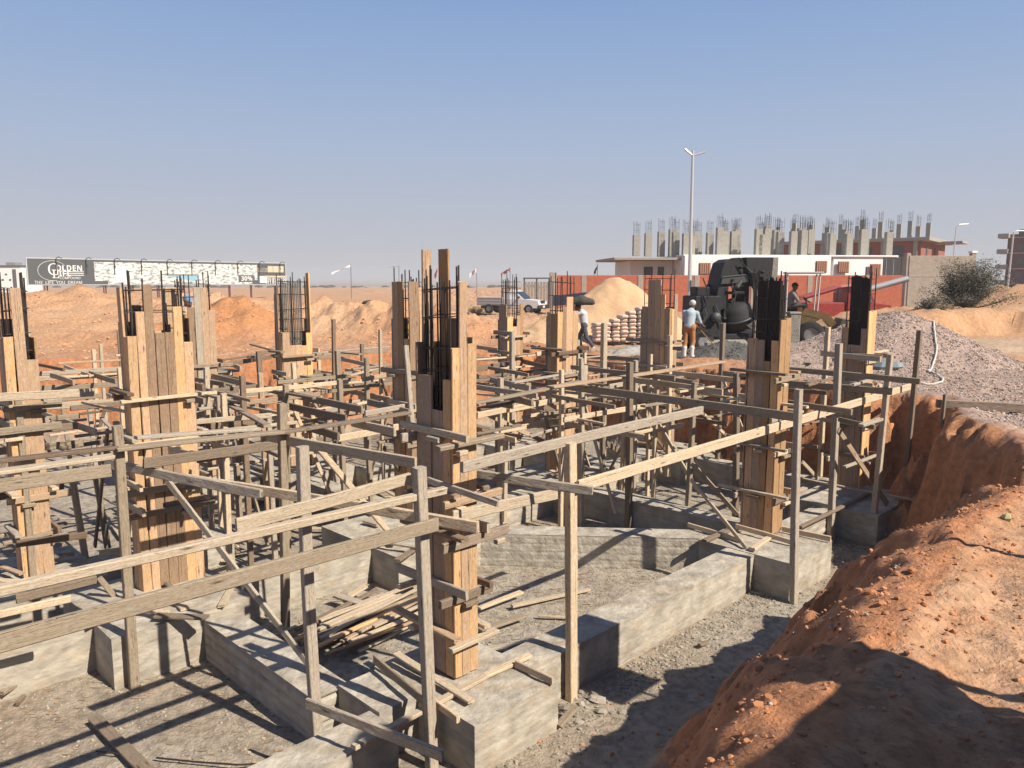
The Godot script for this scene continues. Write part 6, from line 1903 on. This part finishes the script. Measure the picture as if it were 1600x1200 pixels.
# ---------------------------------------------------------------- people
# bones: [from, to, radius from, radius to, linear colour]
func body_mesh(bones: Array, cell: float, soft: float) -> ArrayMesh:
	var lo := Vector3.ONE * 1e9
	var hi := -lo
	for b in bones:
		var rm: float = maxf(b[2], b[3]) + 0.06
		lo = lo.min((b[0] as Vector3).min(b[1]) - Vector3.ONE * rm)
		hi = hi.max((b[0] as Vector3).max(b[1]) + Vector3.ONE * rm)
	var n := Vector3i(((hi - lo) / cell).ceil()) + Vector3i.ONE
	var f := PackedFloat32Array()
	f.resize(n.x * n.y * n.z)
	f.fill(0.5)
	for b in bones:
		var p: Vector3 = b[0]
		var q: Vector3 = b[1]
		var rm: float = maxf(b[2], b[3]) + 0.055
		var l := Vector3i(((p.min(q) - Vector3.ONE * rm - lo) / cell).floor()).clamp(Vector3i.ZERO, n - Vector3i.ONE)
		var u := Vector3i(((p.max(q) + Vector3.ONE * rm - lo) / cell).ceil()).clamp(Vector3i.ZERO, n - Vector3i.ONE)
		var d := q - p
		var dd := maxf(d.length_squared(), 1e-6)
		for z in range(l.z, u.z + 1):
			for y in range(l.y, u.y + 1):
				for x in range(l.x, u.x + 1):
					var v := lo + Vector3(x, y, z) * cell
					var t := clampf((v - p).dot(d) / dd, 0, 1)
					var s := v.distance_to(p + d * t) - lerpf(b[2], b[3], t)
					var i := (z * n.y + y) * n.x + x
					var o := f[i]
					var h := maxf(soft - absf(o - s), 0.0) / soft
					f[i] = minf(o, s) - h * h * soft * 0.25
	var vid := {}
	var vs := PackedVector3Array()
	var cs := PackedColorArray()
	var st := SurfaceTool.new()
	st.begin(Mesh.PRIMITIVE_TRIANGLES)
	var off := [0, 1, n.x, n.x + 1, n.x * n.y, n.x * n.y + 1, n.x * n.y + n.x, n.x * n.y + n.x + 1]
	var cor := [Vector3(0, 0, 0), Vector3(1, 0, 0), Vector3(0, 1, 0), Vector3(1, 1, 0), Vector3(0, 0, 1), Vector3(1, 0, 1), Vector3(0, 1, 1), Vector3(1, 1, 1)]
	var edges := [[0, 1], [2, 3], [4, 5], [6, 7], [0, 2], [1, 3], [4, 6], [5, 7], [0, 4], [1, 5], [2, 6], [3, 7]]
	for z in n.z - 1:
		for y in n.y - 1:
			for x in n.x - 1:
				var i := (z * n.y + y) * n.x + x
				if f[i] > 0.2:
					continue
				var mask := 0
				for k in 8:
					if f[i + off[k]] < 0:
						mask |= 1 << k
				if mask == 0 or mask == 255:
					continue
				var sum := Vector3.ZERO
				var cnt := 0
				for e in edges:
					var a: float = f[i + off[e[0]]]
					var b: float = f[i + off[e[1]]]
					if (a < 0) != (b < 0):
						sum += (cor[e[0]] as Vector3).lerp(cor[e[1]], a / (a - b))
						cnt += 1
				var p := lo + (Vector3(x, y, z) + sum / cnt) * cell
				vid[i] = vs.size()
				vs.append(p)
				var best := 1e9
				var col := Color.WHITE
				for bn in bones:
					var d: Vector3 = bn[1] - bn[0]
					var t := clampf((p - bn[0]).dot(d) / maxf(d.length_squared(), 1e-6), 0, 1)
					var s: float = absf(p.distance_to(bn[0] + d * t) - lerpf(bn[2], bn[3], t))
					if s < best:
						best = s
						col = bn[4]
				cs.append(col)
	for k in vs.size():
		st.set_color(cs[k])
		st.add_vertex(vs[k])
	var sx := 1
	var sy := n.x
	var sz := n.x * n.y
	for i in vid:
		for ax in 3:
			var st1 = [sx, sy, sz][ax]
			var su = [sy, sz, sx][ax]
			var sv = [sz, sx, sy][ax]
			var a := f[i]
			var b := f[i + st1] if i + st1 < f.size() else 1.0
			if (a < 0) == (b < 0):
				continue
			if not (vid.has(i - su) and vid.has(i - sv) and vid.has(i - su - sv)):
				continue
			var q = [vid[i], vid[i - su], vid[i - su - sv], vid[i - sv]]
			for k in ([0, 1, 2, 0, 2, 3] if a >= 0 else [0, 2, 1, 0, 3, 2]):
				st.add_index(q[k])
	st.generate_normals()
	return st.commit()

func person(label: String, at: Vector3, turn: float, bones: Array):
	var t = thing("person", label, "person", at, "workers on the site")
	t.rotation.y = turn
	part(t, "body", body_mesh(bones, 0.016, 0.035), vcol_mat("cloth", 0.9))
	return t

func head_bones(c: Vector3, fwd: Vector3, skin: Color, cap: Color) -> Array:
	var up := Vector3.UP
	var r := fwd.cross(up).normalized()
	return [[c - up * 0.03, c + up * 0.045, 0.083, 0.092, skin], [c - up * 0.09 + fwd * 0.025, c - up * 0.05 + fwd * 0.04, 0.05, 0.055, skin], [c + fwd * 0.095 - up * 0.025, c + fwd * 0.105 - up * 0.04, 0.014, 0.02, skin], [c + r * 0.09 - up * 0.02, c + r * 0.095 + up * 0.02, 0.016, 0.02, skin], [c - r * 0.09 - up * 0.02, c - r * 0.095 + up * 0.02, 0.016, 0.02, skin], [c + up * 0.06 - fwd * 0.02, c + up * 0.075 + fwd * 0.02, 0.097, 0.092, cap], [c + up * 0.055 + fwd * 0.09, c + up * 0.05 + fwd * 0.13, 0.03, 0.022, cap]]

func hand_bones(w: Vector3, dir: Vector3, side: Vector3, skin: Color) -> Array:
	var out := [[w, w + dir * 0.07, 0.028, 0.032, skin]]
	for k in 4:
		var o := side * (k - 1.5) * 0.02
		var l: float = [0.07, 0.085, 0.08, 0.06][k]
		var m := w + dir * 0.08 + o
		out.append([m, m + dir * l * 0.55, 0.010, 0.0095, skin])
		out.append([m + dir * l * 0.55, m + dir * l * 0.8 + side.cross(dir) * 0.03, 0.0095, 0.008, skin])
	out.append([w + dir * 0.02 + side * 0.03, w + dir * 0.075 + side * 0.055, 0.012, 0.0095, skin])
	return out

func build_people():
	var skin := Color(0.1312, 0.0615, 0.0328)
	var V := func(x, y, z): return Vector3(x, y, z)
	# shoveller: seen from behind, pale blue shirt, orange trousers, white boots
	var shirt := Color(0.2952, 0.3608, 0.41)
	var trou := Color(0.32, 0.15, 0.06)
	var boot := Color(0.5084, 0.492, 0.4592)
	var b := []
	b.append_array([[V.call(0, 1.0, 0.02), V.call(0.02, 1.36, -0.08), 0.15, 0.17, shirt], [V.call(0.0, 1.38, -0.06), V.call(0.03, 1.46, -0.1), 0.16, 0.09, shirt], [V.call(-0.17, 1.4, -0.09), V.call(0.2, 1.38, -0.1), 0.08, 0.08, shirt], [V.call(0.03, 1.46, -0.11), V.call(0.05, 1.56, -0.14), 0.055, 0.05, skin]])
	b.append_array([[V.call(0.2, 1.38, -0.1), V.call(0.3, 1.1, -0.22), 0.075, 0.058, shirt], [V.call(0.3, 1.1, -0.22), V.call(0.36, 0.98, -0.44), 0.05, 0.034, skin], [V.call(-0.17, 1.4, -0.1), V.call(-0.2, 1.14, -0.28), 0.072, 0.056, shirt], [V.call(-0.2, 1.14, -0.28), V.call(0.1, 1.1, -0.42), 0.048, 0.034, skin]])
	b.append_array(hand_bones(V.call(0.36, 0.98, -0.44), V.call(0.3, -0.5, -0.8).normalized(), V.call(0.9, 0.3, 0.1).normalized(), skin))
	b.append_array(hand_bones(V.call(0.1, 1.1, -0.42), V.call(0.8, -0.3, -0.4).normalized(), V.call(0.1, 0.9, 0.1).normalized(), skin))
	b.append_array([[V.call(-0.09, 0.96, 0.03), V.call(0.09, 0.96, 0.03), 0.125, 0.125, trou], [V.call(0.09, 0.92, 0.03), V.call(0.12, 0.5, -0.02), 0.1, 0.075, trou], [V.call(0.12, 0.5, -0.02), V.call(0.11, 0.3, 0.06), 0.072, 0.066, trou], [V.call(-0.09, 0.92, 0.03), V.call(-0.12, 0.5, 0.02), 0.1, 0.075, trou], [V.call(-0.12, 0.5, 0.02), V.call(-0.12, 0.3, 0.06), 0.072, 0.066, trou]])
	for s in [[0.11, 0.07], [-0.12, 0.07]]:
		b.append_array([[V.call(s[0], 0.32, s[1]), V.call(s[0], 0.08, s[1] + 0.02), 0.068, 0.06, boot], [V.call(s[0], 0.05, s[1] + 0.02), V.call(s[0] * 1.2, 0.04, s[1] - 0.19), 0.052, 0.045, boot]])
	b.append_array(head_bones(V.call(0.06, 1.64, -0.16), V.call(0.25, -0.25, -0.93).normalized(), skin, Color(0.41, 0.3936, 0.369)))
	person("worker seen from behind in pale blue shirt and orange trousers, shovelling mortar", Vector3(5.55, ground_y(5.4, -24.1) + 0.02, -24.1), -0.35, b)
	var t = thing("shovel", "long-handled shovel held over the dark mortar heap", "shovel", Vector3(5.55, 0, -24.1))
	tube(t, "handle", [Vector3(0.2, 1.18, -0.3), Vector3(1.1, 0.28, -0.62)], 0.018, wood(1), 7)
	part(t, "blade", slab([[-0.02, -0.13], [0.26, -0.11], [0.3, 0.0], [0.26, 0.11], [-0.02, 0.13]], 0.012), plain("worn", lin(0.246, 0.246, 0.2542), 0.4, 0.6), Transform3D(Basis(Vector3.FORWARD, 0.7) * Basis(Vector3.RIGHT, PI / 2 - 0.3), Vector3(1.08, 0.3, -0.62)))
	# carrier: white shirt, dark trousers, walking left with a dark sack on the shoulders
	shirt = Color(0.4264, 0.4428, 0.4592)
	trou = Color(0.0615, 0.0615, 0.082)
	b = [[V.call(0, 0.98, 0), V.call(0.0, 1.32, -0.06), 0.14, 0.165, shirt], [V.call(0, 1.34, -0.06), V.call(0, 1.43, -0.1), 0.15, 0.085, shirt], [V.call(-0.18, 1.38, -0.07), V.call(0.18, 1.38, -0.07), 0.078, 0.078, shirt], [V.call(0, 1.44, -0.1), V.call(0, 1.5, -0.16), 0.055, 0.05, skin]]
	b.append_array([[V.call(0.19, 1.38, -0.07), V.call(0.24, 1.28, -0.32), 0.07, 0.055, shirt], [V.call(0.24, 1.28, -0.32), V.call(0.2, 1.52, -0.42), 0.046, 0.034, skin], [V.call(-0.19, 1.38, -0.07), V.call(-0.26, 1.3, -0.3), 0.07, 0.055, shirt], [V.call(-0.26, 1.3, -0.3), V.call(-0.2, 1.54, -0.36), 0.046, 0.034, skin]])
	b.append_array(hand_bones(V.call(0.2, 1.52, -0.42), V.call(-0.2, 0.9, 0.2).normalized(), V.call(0.8, 0.2, 0.3).normalized(), skin))
	b.append_array(hand_bones(V.call(-0.2, 1.54, -0.36), V.call(0.2, 0.9, 0.2).normalized(), V.call(-0.8, 0.2, 0.3).normalized(), skin))
	b.append_array([[V.call(-0.08, 0.94, 0.0), V.call(0.08, 0.94, 0.0), 0.12, 0.12, trou], [V.call(0.09, 0.9, 0), V.call(0.1, 0.5, -0.2), 0.1, 0.08, trou], [V.call(0.1, 0.5, -0.2), V.call(0.1, 0.16, -0.14), 0.076, 0.075, trou], [V.call(-0.09, 0.9, 0), V.call(-0.1, 0.5, 0.1), 0.1, 0.08, trou], [V.call(-0.1, 0.5, 0.1), V.call(-0.1, 0.2, 0.32), 0.076, 0.07, trou]])
	b.append_array([[V.call(0.1, 0.14, -0.13), V.call(0.1, 0.05, -0.12), 0.055, 0.05, boot], [V.call(0.1, 0.045, -0.12), V.call(0.11, 0.04, -0.31), 0.048, 0.042, boot], [V.call(-0.1, 0.2, 0.32), V.call(-0.1, 0.1, 0.36), 0.055, 0.05, boot], [V.call(-0.1, 0.09, 0.36), V.call(-0.11, 0.035, 0.2), 0.048, 0.042, boot]])
	b.append_array(head_bones(V.call(0, 1.56, -0.24), V.call(0, -0.15, -1).normalized(), skin, Color(0.0246, 0.0246, 0.0246)))
	var cy := ground_y(2.55, -27.9) + 0.02
	person("worker in white shirt and dark trousers walking with a sack on the shoulders", Vector3(2.62, cy, -27.9), PI / 2 - 0.25, b)
	var sk = part(self, "filled_sack", body_mesh([[Vector3(-0.34, 0, 0), Vector3(0.0, 0.05, 0.02), 0.12, 0.17, Color(0.0492, 0.0476, 0.041)], [Vector3(0.0, 0.05, 0.0), Vector3(0.36, -0.01, 0), 0.17, 0.12, Color(0.0492, 0.0476, 0.041)], [Vector3(0.4, -0.03, 0), Vector3(0.46, -0.06, 0.02), 0.06, 0.03, Color(0.0492, 0.0476, 0.041)]], 0.02, 0.08), vcol_mat("cloth", 0.9), Transform3D(Basis(Vector3.UP, 0.1), Vector3(2.5, cy + 1.78, -27.9)))
	tag(sk, "dark bulging sack across the carrying worker's shoulders", "sack")
	# operator seated on the loader
	shirt = Color(0.164, 0.1558, 0.1435)
	trou = Color(0.082, 0.0738, 0.0656)
	b = [[V.call(0, 0.0, 0.05), V.call(0.0, 0.38, 0.0), 0.15, 0.17, shirt], [V.call(0, 0.4, 0), V.call(0, 0.5, -0.02), 0.15, 0.08, shirt], [V.call(-0.18, 0.43, 0), V.call(0.18, 0.43, 0), 0.075, 0.075, shirt], [V.call(0, 0.5, -0.02), V.call(0, 0.6, -0.04), 0.055, 0.05, skin]]
	for s in [-1, 1]:
		b.append_array([[V.call(s * 0.19, 0.43, 0), V.call(s * 0.24, 0.2, -0.16), 0.07, 0.055, shirt], [V.call(s * 0.24, 0.2, -0.16), V.call(s * 0.13, 0.27, -0.38), 0.045, 0.033, skin], [V.call(s * 0.09, -0.02, 0.02), V.call(s * 0.13, 0.02, -0.42), 0.095, 0.075, trou], [V.call(s * 0.13, 0.02, -0.42), V.call(s * 0.13, -0.36, -0.5), 0.07, 0.055, trou], [V.call(s * 0.13, -0.4, -0.5), V.call(s * 0.13, -0.42, -0.66), 0.05, 0.042, Color(0.041, 0.0369, 0.0328)]])
		b.append_array(hand_bones(V.call(s * 0.13, 0.27, -0.38), V.call(0, -0.2, -0.95).normalized(), V.call(s, 0, 0), skin))
	b.append_array(head_bones(V.call(0, 0.7, -0.06), V.call(0, -0.1, -1).normalized(), skin, Color(0.0164, 0.0164, 0.0164)))
	person("operator in dark grey seated at the yellow loader's steering wheel", Vector3(10.67, 1.58, -29.42), -PI / 2 - 0.25, b)
	# carpenter in blue behind the left columns
	shirt = Color(0.1066, 0.1968, 0.3444)
	trou = Color(0.0492, 0.0574, 0.082)
	b = [[V.call(0, 0.98, 0), V.call(0.0, 1.34, -0.04), 0.14, 0.165, shirt], [V.call(0, 1.36, -0.04), V.call(0, 1.45, -0.06), 0.15, 0.085, shirt], [V.call(-0.19, 1.39, -0.04), V.call(0.19, 1.39, -0.04), 0.078, 0.078, shirt], [V.call(0, 1.46, -0.06), V.call(0, 1.55, -0.09), 0.055, 0.05, skin]]
	for s in [-1, 1]:
		b.append_array([[V.call(s * 0.19, 1.39, -0.04), V.call(s * 0.27, 1.12, -0.08), 0.07, 0.055, shirt], [V.call(s * 0.27, 1.12, -0.08), V.call(s * 0.2, 1.05, -0.32), 0.046, 0.034, skin], [V.call(s * 0.09, 0.92, 0), V.call(s * 0.1, 0.5, -0.02), 0.1, 0.078, trou], [V.call(s * 0.1, 0.5, -0.02), V.call(s * 0.1, 0.1, 0.03), 0.074, 0.06, trou], [V.call(s * 0.1, 0.05, 0.03), V.call(s * 0.12, 0.04, -0.17), 0.05, 0.044, Color(0.082, 0.0656, 0.0492)]])
		b.append_array(hand_bones(V.call(s * 0.2, 1.05, -0.32), V.call(-s * 0.3, -0.1, -0.9).normalized(), V.call(s, 0, 0), skin))
	b.append_array([[V.call(-0.09, 0.95, 0), V.call(0.09, 0.95, 0), 0.12, 0.12, trou]])
	b.append_array(head_bones(V.call(0.02, 1.63, -0.12), V.call(0.6, -0.45, -0.6).normalized(), skin, Color(0.164, 0.246, 0.3772)))
	person("carpenter in blue shirt and blue cap behind the wide left column", AB(7.2, 17.9, 0.36), -1.2, b)
	# platform he stands on
	t = thing("work_platform", "plank platform on trestle posts behind the wide left column", "platform", AB(7.2, 17.9, -2.3))
	rng.seed = 12
	for k in 4:
		lay(t, "plank", AB(6.2, 17.6 + k * 0.2, 0.33), AB(8.3, 17.6 + k * 0.2, 0.33), 0.19, 0.045, 1, wood(0))
	for s in [[6.4, 17.65], [6.4, 18.15], [8.1, 17.65], [8.1, 18.15]]:
		lay(t, "post", AB(s[0], s[1], -2.33), AB(s[0], s[1], 0.26), 0.09, 0.09, 2, wood(0))
	for s in [6.4, 8.1]:
		lay(t, "bearer", AB(s, 17.5, 0.27), AB(s, 18.35, 0.27), 0.08, 0.08, 0, wood(0))

# ---------------------------------------------------------------- unseen objects added beside the viewer to throw shade into the picture
func build_offstage():
	rng.seed = 71
	# added unseen hut behind the viewer; its roof edge shades the near bank
	var t = thing("added_shade_hut", "added plank hut behind the viewer, unseen, put there to cast shade on the bank", "hut", AB(1.0, -2.6, 0))
	var hutw = woods[2][1]
	var c := AB(1.0, -2.6, 0)
	for k in 36:
		lay(t, "plank", AB(-2.2 + k * 0.2, -1.25, -0.1), AB(-2.2 + k * 0.2, -1.25, 2.6), 0.195, 0.03, 2, hutw)
	for k in 13:
		var pk := AB(4.95, -1.4 - k * 0.2, -0.1) - c
		part(t, "side_plank", timber(2.7, 0.195, 0.03), hutw, Transform3D(Basis(Vector3.UP, AB(0, 1, 0), Vector3.UP.cross(AB(0, 1, 0))), pk + Vector3(0, 1.35, 0)))
	var rf := begin()
	part(t, "roof", cbox(Vector3(7.5, 0.06, 3.1), 0.01), plain("roofsheet", lin(0.246, 0.246, 0.2542), 0.5, 0.3), Transform3D(Basis(Vector3.UP, PI / 4), Vector3(0, 2.68, 0) + AB(0.35, -0.1, 0)))
	part(t, "door", cbox(Vector3(0.9, 1.95, 0.05), 0.01), plain("hutdoor", lin(0.0984, 0.1312, 0.164), 0.6), Transform3D(Basis(Vector3.UP, PI / 4), AB(-1.9, 1.39, 0.95)))
	# added unseen tank, tall enough to throw a strip of shade past the hut
	t = thing("added_shade_tank", "added narrow upright tank by the hut corner, unseen, shaped to cast a strip of shade", "water tank", AB(4.95, -1.0, 0))
	part(t, "tank", lathe([[0.001, 2.2], [0.3, 2.2], [0.32, 2.3], [0.32, 4.2], [0.28, 4.3], [0.001, 4.35]], 18), plain("tankblue", lin(0.164, 0.205, 0.246), 0.5))
	for s in [[-0.2, -0.2], [0.2, -0.2], [0.2, 0.2], [-0.2, 0.2]]:
		tube(t, "leg", [Vector3(s[0], -0.2, s[1]), Vector3(s[0], 2.2, s[1])], 0.05, M.steel, 6)
	# added unseen board on a thin post, sized to shade part of the beam
	t = thing("added_shade_board", "added blank board on one thin post, unseen at the right, placed to shade the long beam", "board", AB(7.65, 1.15, 0))
	part(t, "panel", cbox(Vector3(0.78, 1.75, 0.04), 0.01), plain("added_board_grey", lin(0.328, 0.328, 0.328), 0.6), Transform3D(Basis(Vector3.UP, PI / 4), Vector3(0, 2.02, 0)))
	for s in [0.0]:
		tube(t, "post", [AB(s, 0.04, -0.3), AB(s, 0.04, 2.8)], 0.025, M.steel, 6)

# ---------------------------------------------------------------- clods, stones, chips
func build_litter():
	var r := RandomNumberGenerator.new()
	r.seed = 88
	var sm := [stone_mesh(21, 0.75), stone_mesh(22, 0.6), stone_mesh(23, 0.7)]
	var put := func(x: float, z: float, s: float) -> Transform3D:
		return Transform3D(Basis.from_euler(Vector3(r.randf_range(-0.5, 0.5), r.randf() * TAU, r.randf_range(-0.5, 0.5))).scaled(Vector3(s * r.randf_range(0.8, 1.4), s, s)), Vector3(x, ground_y(x, z) + s * 0.25, z))
	# red clods over the near bank and its slope
	var xf := []
	var cl := []
	for k in 12000:
		var a := r.randf_range(2.0, 13.0)
		var b := 1.2 + absf(r.randfn(0, 1.3)) * (1.0 if r.randf() < 0.6 else -0.9)
		var p := AB(a, b, 0)
		var s := 0.003 + 0.02 * pow(r.randf(), 9.0)
		if b > 2.0 and b < 4.5:
			s *= 1.4
		xf.append(put.call(p.x, p.z, s))
		var kk := r.randf_range(0.75, 1.15)
		cl.append(Color(0.4264, 0.1968, 0.0943) * kk if r.randf() < 0.97 else Color(0.3772, 0.3116, 0.2542) * kk)
	for k in 900:
		var a := r.randf_range(2.5, 13.5)
		var b := r.randf_range(1.8, 3.4)
		var p := AB(a, b, 0)
		var s := 0.006 + 0.034 * pow(r.randf(), 5.0)
		xf.append(put.call(p.x, p.z, s))
		cl.append(Color(0.41, 0.1763, 0.0779) * r.randf_range(0.8, 1.1))
	scatter(self, "earth_clods", sm[0], vcol_mat("stonemat"), xf, cl, "red earth clods strewn over the near bank", "clods")
	# rubble in the trench beside the long beam
	xf = []
	cl = []
	for k in 6500:
		var a := r.randf_range(3.0, 14.0)
		var b := 5.4 - absf(r.randfn(0, 0.32))
		var p := AB(a, b, 0)
		if pit_depth(p.x, p.z) < 1.2:
			continue
		var s := 0.004 + 0.022 * pow(r.randf(), 5.0)
		if a > 5.7 and a < 6.6 and r.randf() < 0.03:
			s = r.randf_range(0.03, 0.075)
		xf.append(put.call(p.x, p.z, s))
		cl.append(Color(0.2788, 0.246, 0.2009) * r.randf_range(0.6, 1.2))
	scatter(self, "trench_rubble", sm[1], vcol_mat("stonemat"), xf, cl, "grey mortar rubble along the foot of the trench beam", "rubble")
	# grit and chips on the pit floor
	xf = []
	cl = []
	for k in 11000:
		var a := r.randf_range(0.5, 11.5)
		var b := r.randf_range(6.1, 10.2)
		var p := AB(a, b, 0)
		var s := 0.003 + 0.016 * pow(r.randf(), 5.0)
		xf.append(put.call(p.x, p.z, s))
		cl.append(Color(0.3608, 0.3075, 0.2419) * r.randf_range(0.7, 1.1) if r.randf() < 0.85 else Color(0.2952, 0.1804, 0.0984) * r.randf_range(0.6, 1.1))
	scatter(self, "floor_grit", sm[2], vcol_mat("stonemat"), xf, cl, "grit and mortar crumbs on the pit floor", "grit")
	# wood chips
	xf = []
	cl = []
	for k in 700:
		var a := r.randf_range(0.5, 11.0)
		var b := r.randf_range(6.1, 10.2)
		var p := AB(a, b, 0)
		xf.append(Transform3D(Basis.from_euler(Vector3(0, r.randf() * TAU, r.randf_range(-0.1, 0.1))).scaled(Vector3(r.randf_range(0.03, 0.12), 0.006, 0.012)), Vector3(p.x, ground_y(p.x, p.z) + 0.008, p.z)))
		cl.append(Color(0.3444, 0.246, 0.1558) * r.randf_range(0.5, 1.2))
	scatter(self, "wood_chips", cbox(Vector3(1, 1, 1), 0.05), vcol_mat("stonemat"), xf, cl, "splinters and wood chips on the pit floor", "chips")
	# crushed stone apron on the right
	xf = []
	cl = []
	var tries := 0
	while xf.size() < 40000 and tries < 130000:
		tries += 1
		var x := r.randf_range(6.2, 19.0)
		var z := -11.5 - pow(r.randf(), 1.2) * 12.0
		var e := nz.get_noise_2d(x * 0.35 + 50, z * 0.35)
		if x + e * 1.4 < 7.0 or z + e > -11.9 or z + e < -23.0:
			continue
		if pit_depth(x, z) > -0.35:
			continue
		var s := 0.009 + 0.024 * r.randf() * r.randf()
		xf.append(put.call(x, z, s))
		cl.append(stone_col(r))
	scatter(self, "crushed_stone", sm[1], vcol_mat("stonemat"), xf, cl, "pinkish crushed stone spread on the ground right of the pit", "gravel")
	# clods on the sandy spoil heaps beyond the pit
	xf = []
	cl = []
	for k in 6000:
		var x := r.randf_range(-30, 4)
		var z := r.randf_range(-46, -22)
		if pit_depth(x, z) > -0.2:
			continue
		var s := 0.012 + 0.06 * pow(r.randf(), 6.0)
		xf.append(put.call(x, z, s))
		cl.append(Color(0.492, 0.2788, 0.1476) * r.randf_range(0.85, 1.1))
	scatter(self, "sand_clods", sm[0], vcol_mat("stonemat"), xf, cl, "lumps of dug sand over the spoil heaps beyond the pit", "clods")


func _ready():
	rng.seed = 20
	nz.seed = 4
	nz.frequency = 0.35
	nz.fractal_octaves = 4
	nf.seed = 9
	nf.frequency = 1.1
	nf.fractal_octaves = 4
	# camera
	var cam := Camera3D.new()
	cam.name = "camera"
	cam.fov = 53.06
	cam.near = 0.05
	cam.far = 1500.0
	cam.position = Vector3(0, 2.4, 0)
	cam.rotation_degrees = Vector3(-7.441, 0, 0)
	add_child(cam)
	# sky and air
	var env := Environment.new()
	env.background_mode = Environment.BG_SKY
	env.sky = Sky.new()
	env.sky.sky_material = desert_sky()
	env.tonemap_mode = Environment.TONE_MAPPER_LINEAR
	env.tonemap_exposure = 1.62
	env.ambient_light_source = Environment.AMBIENT_SOURCE_SKY
	env.sdfgi_enabled = true
	env.ssao_enabled = true
	env.ssil_enabled = true
	env.fog_enabled = true
	env.fog_density = 0.0006
	env.fog_light_color = Color(0.80, 0.79, 0.80)
	var we := WorldEnvironment.new()
	we.name = "world"
	we.environment = env
	add_child(we)
	# sun: behind the viewer's right shoulder
	var sun := DirectionalLight3D.new()
	sun.name = "sun"
	sun.light_energy = 1.6
	sun.light_color = Color(1.0, 0.96, 0.895)
	sun.light_angular_distance = 0.5
	sun.shadow_enabled = true
	add_child(sun)
	sun.look_at_from_position(Vector3(0.599, 0.676, 0.429) * 50.0, Vector3.ZERO)
	make_woods()
	M.concrete = mineral("conc", lin(0.2378, 0.2091, 0.1681), lin(0.5084, 0.4592, 0.3813), 21, 0.45, 3.0, 0.95, true)
	M.steel = plain("rebar", lin(0.045, 0.034, 0.029), 0.55, 0.5)
	build_ground()
	build_concrete()
	build_columns()
	build_scaffold()
	build_loose()
	build_background()
	build_machines()
	build_people()
	build_offstage()
	build_litter()
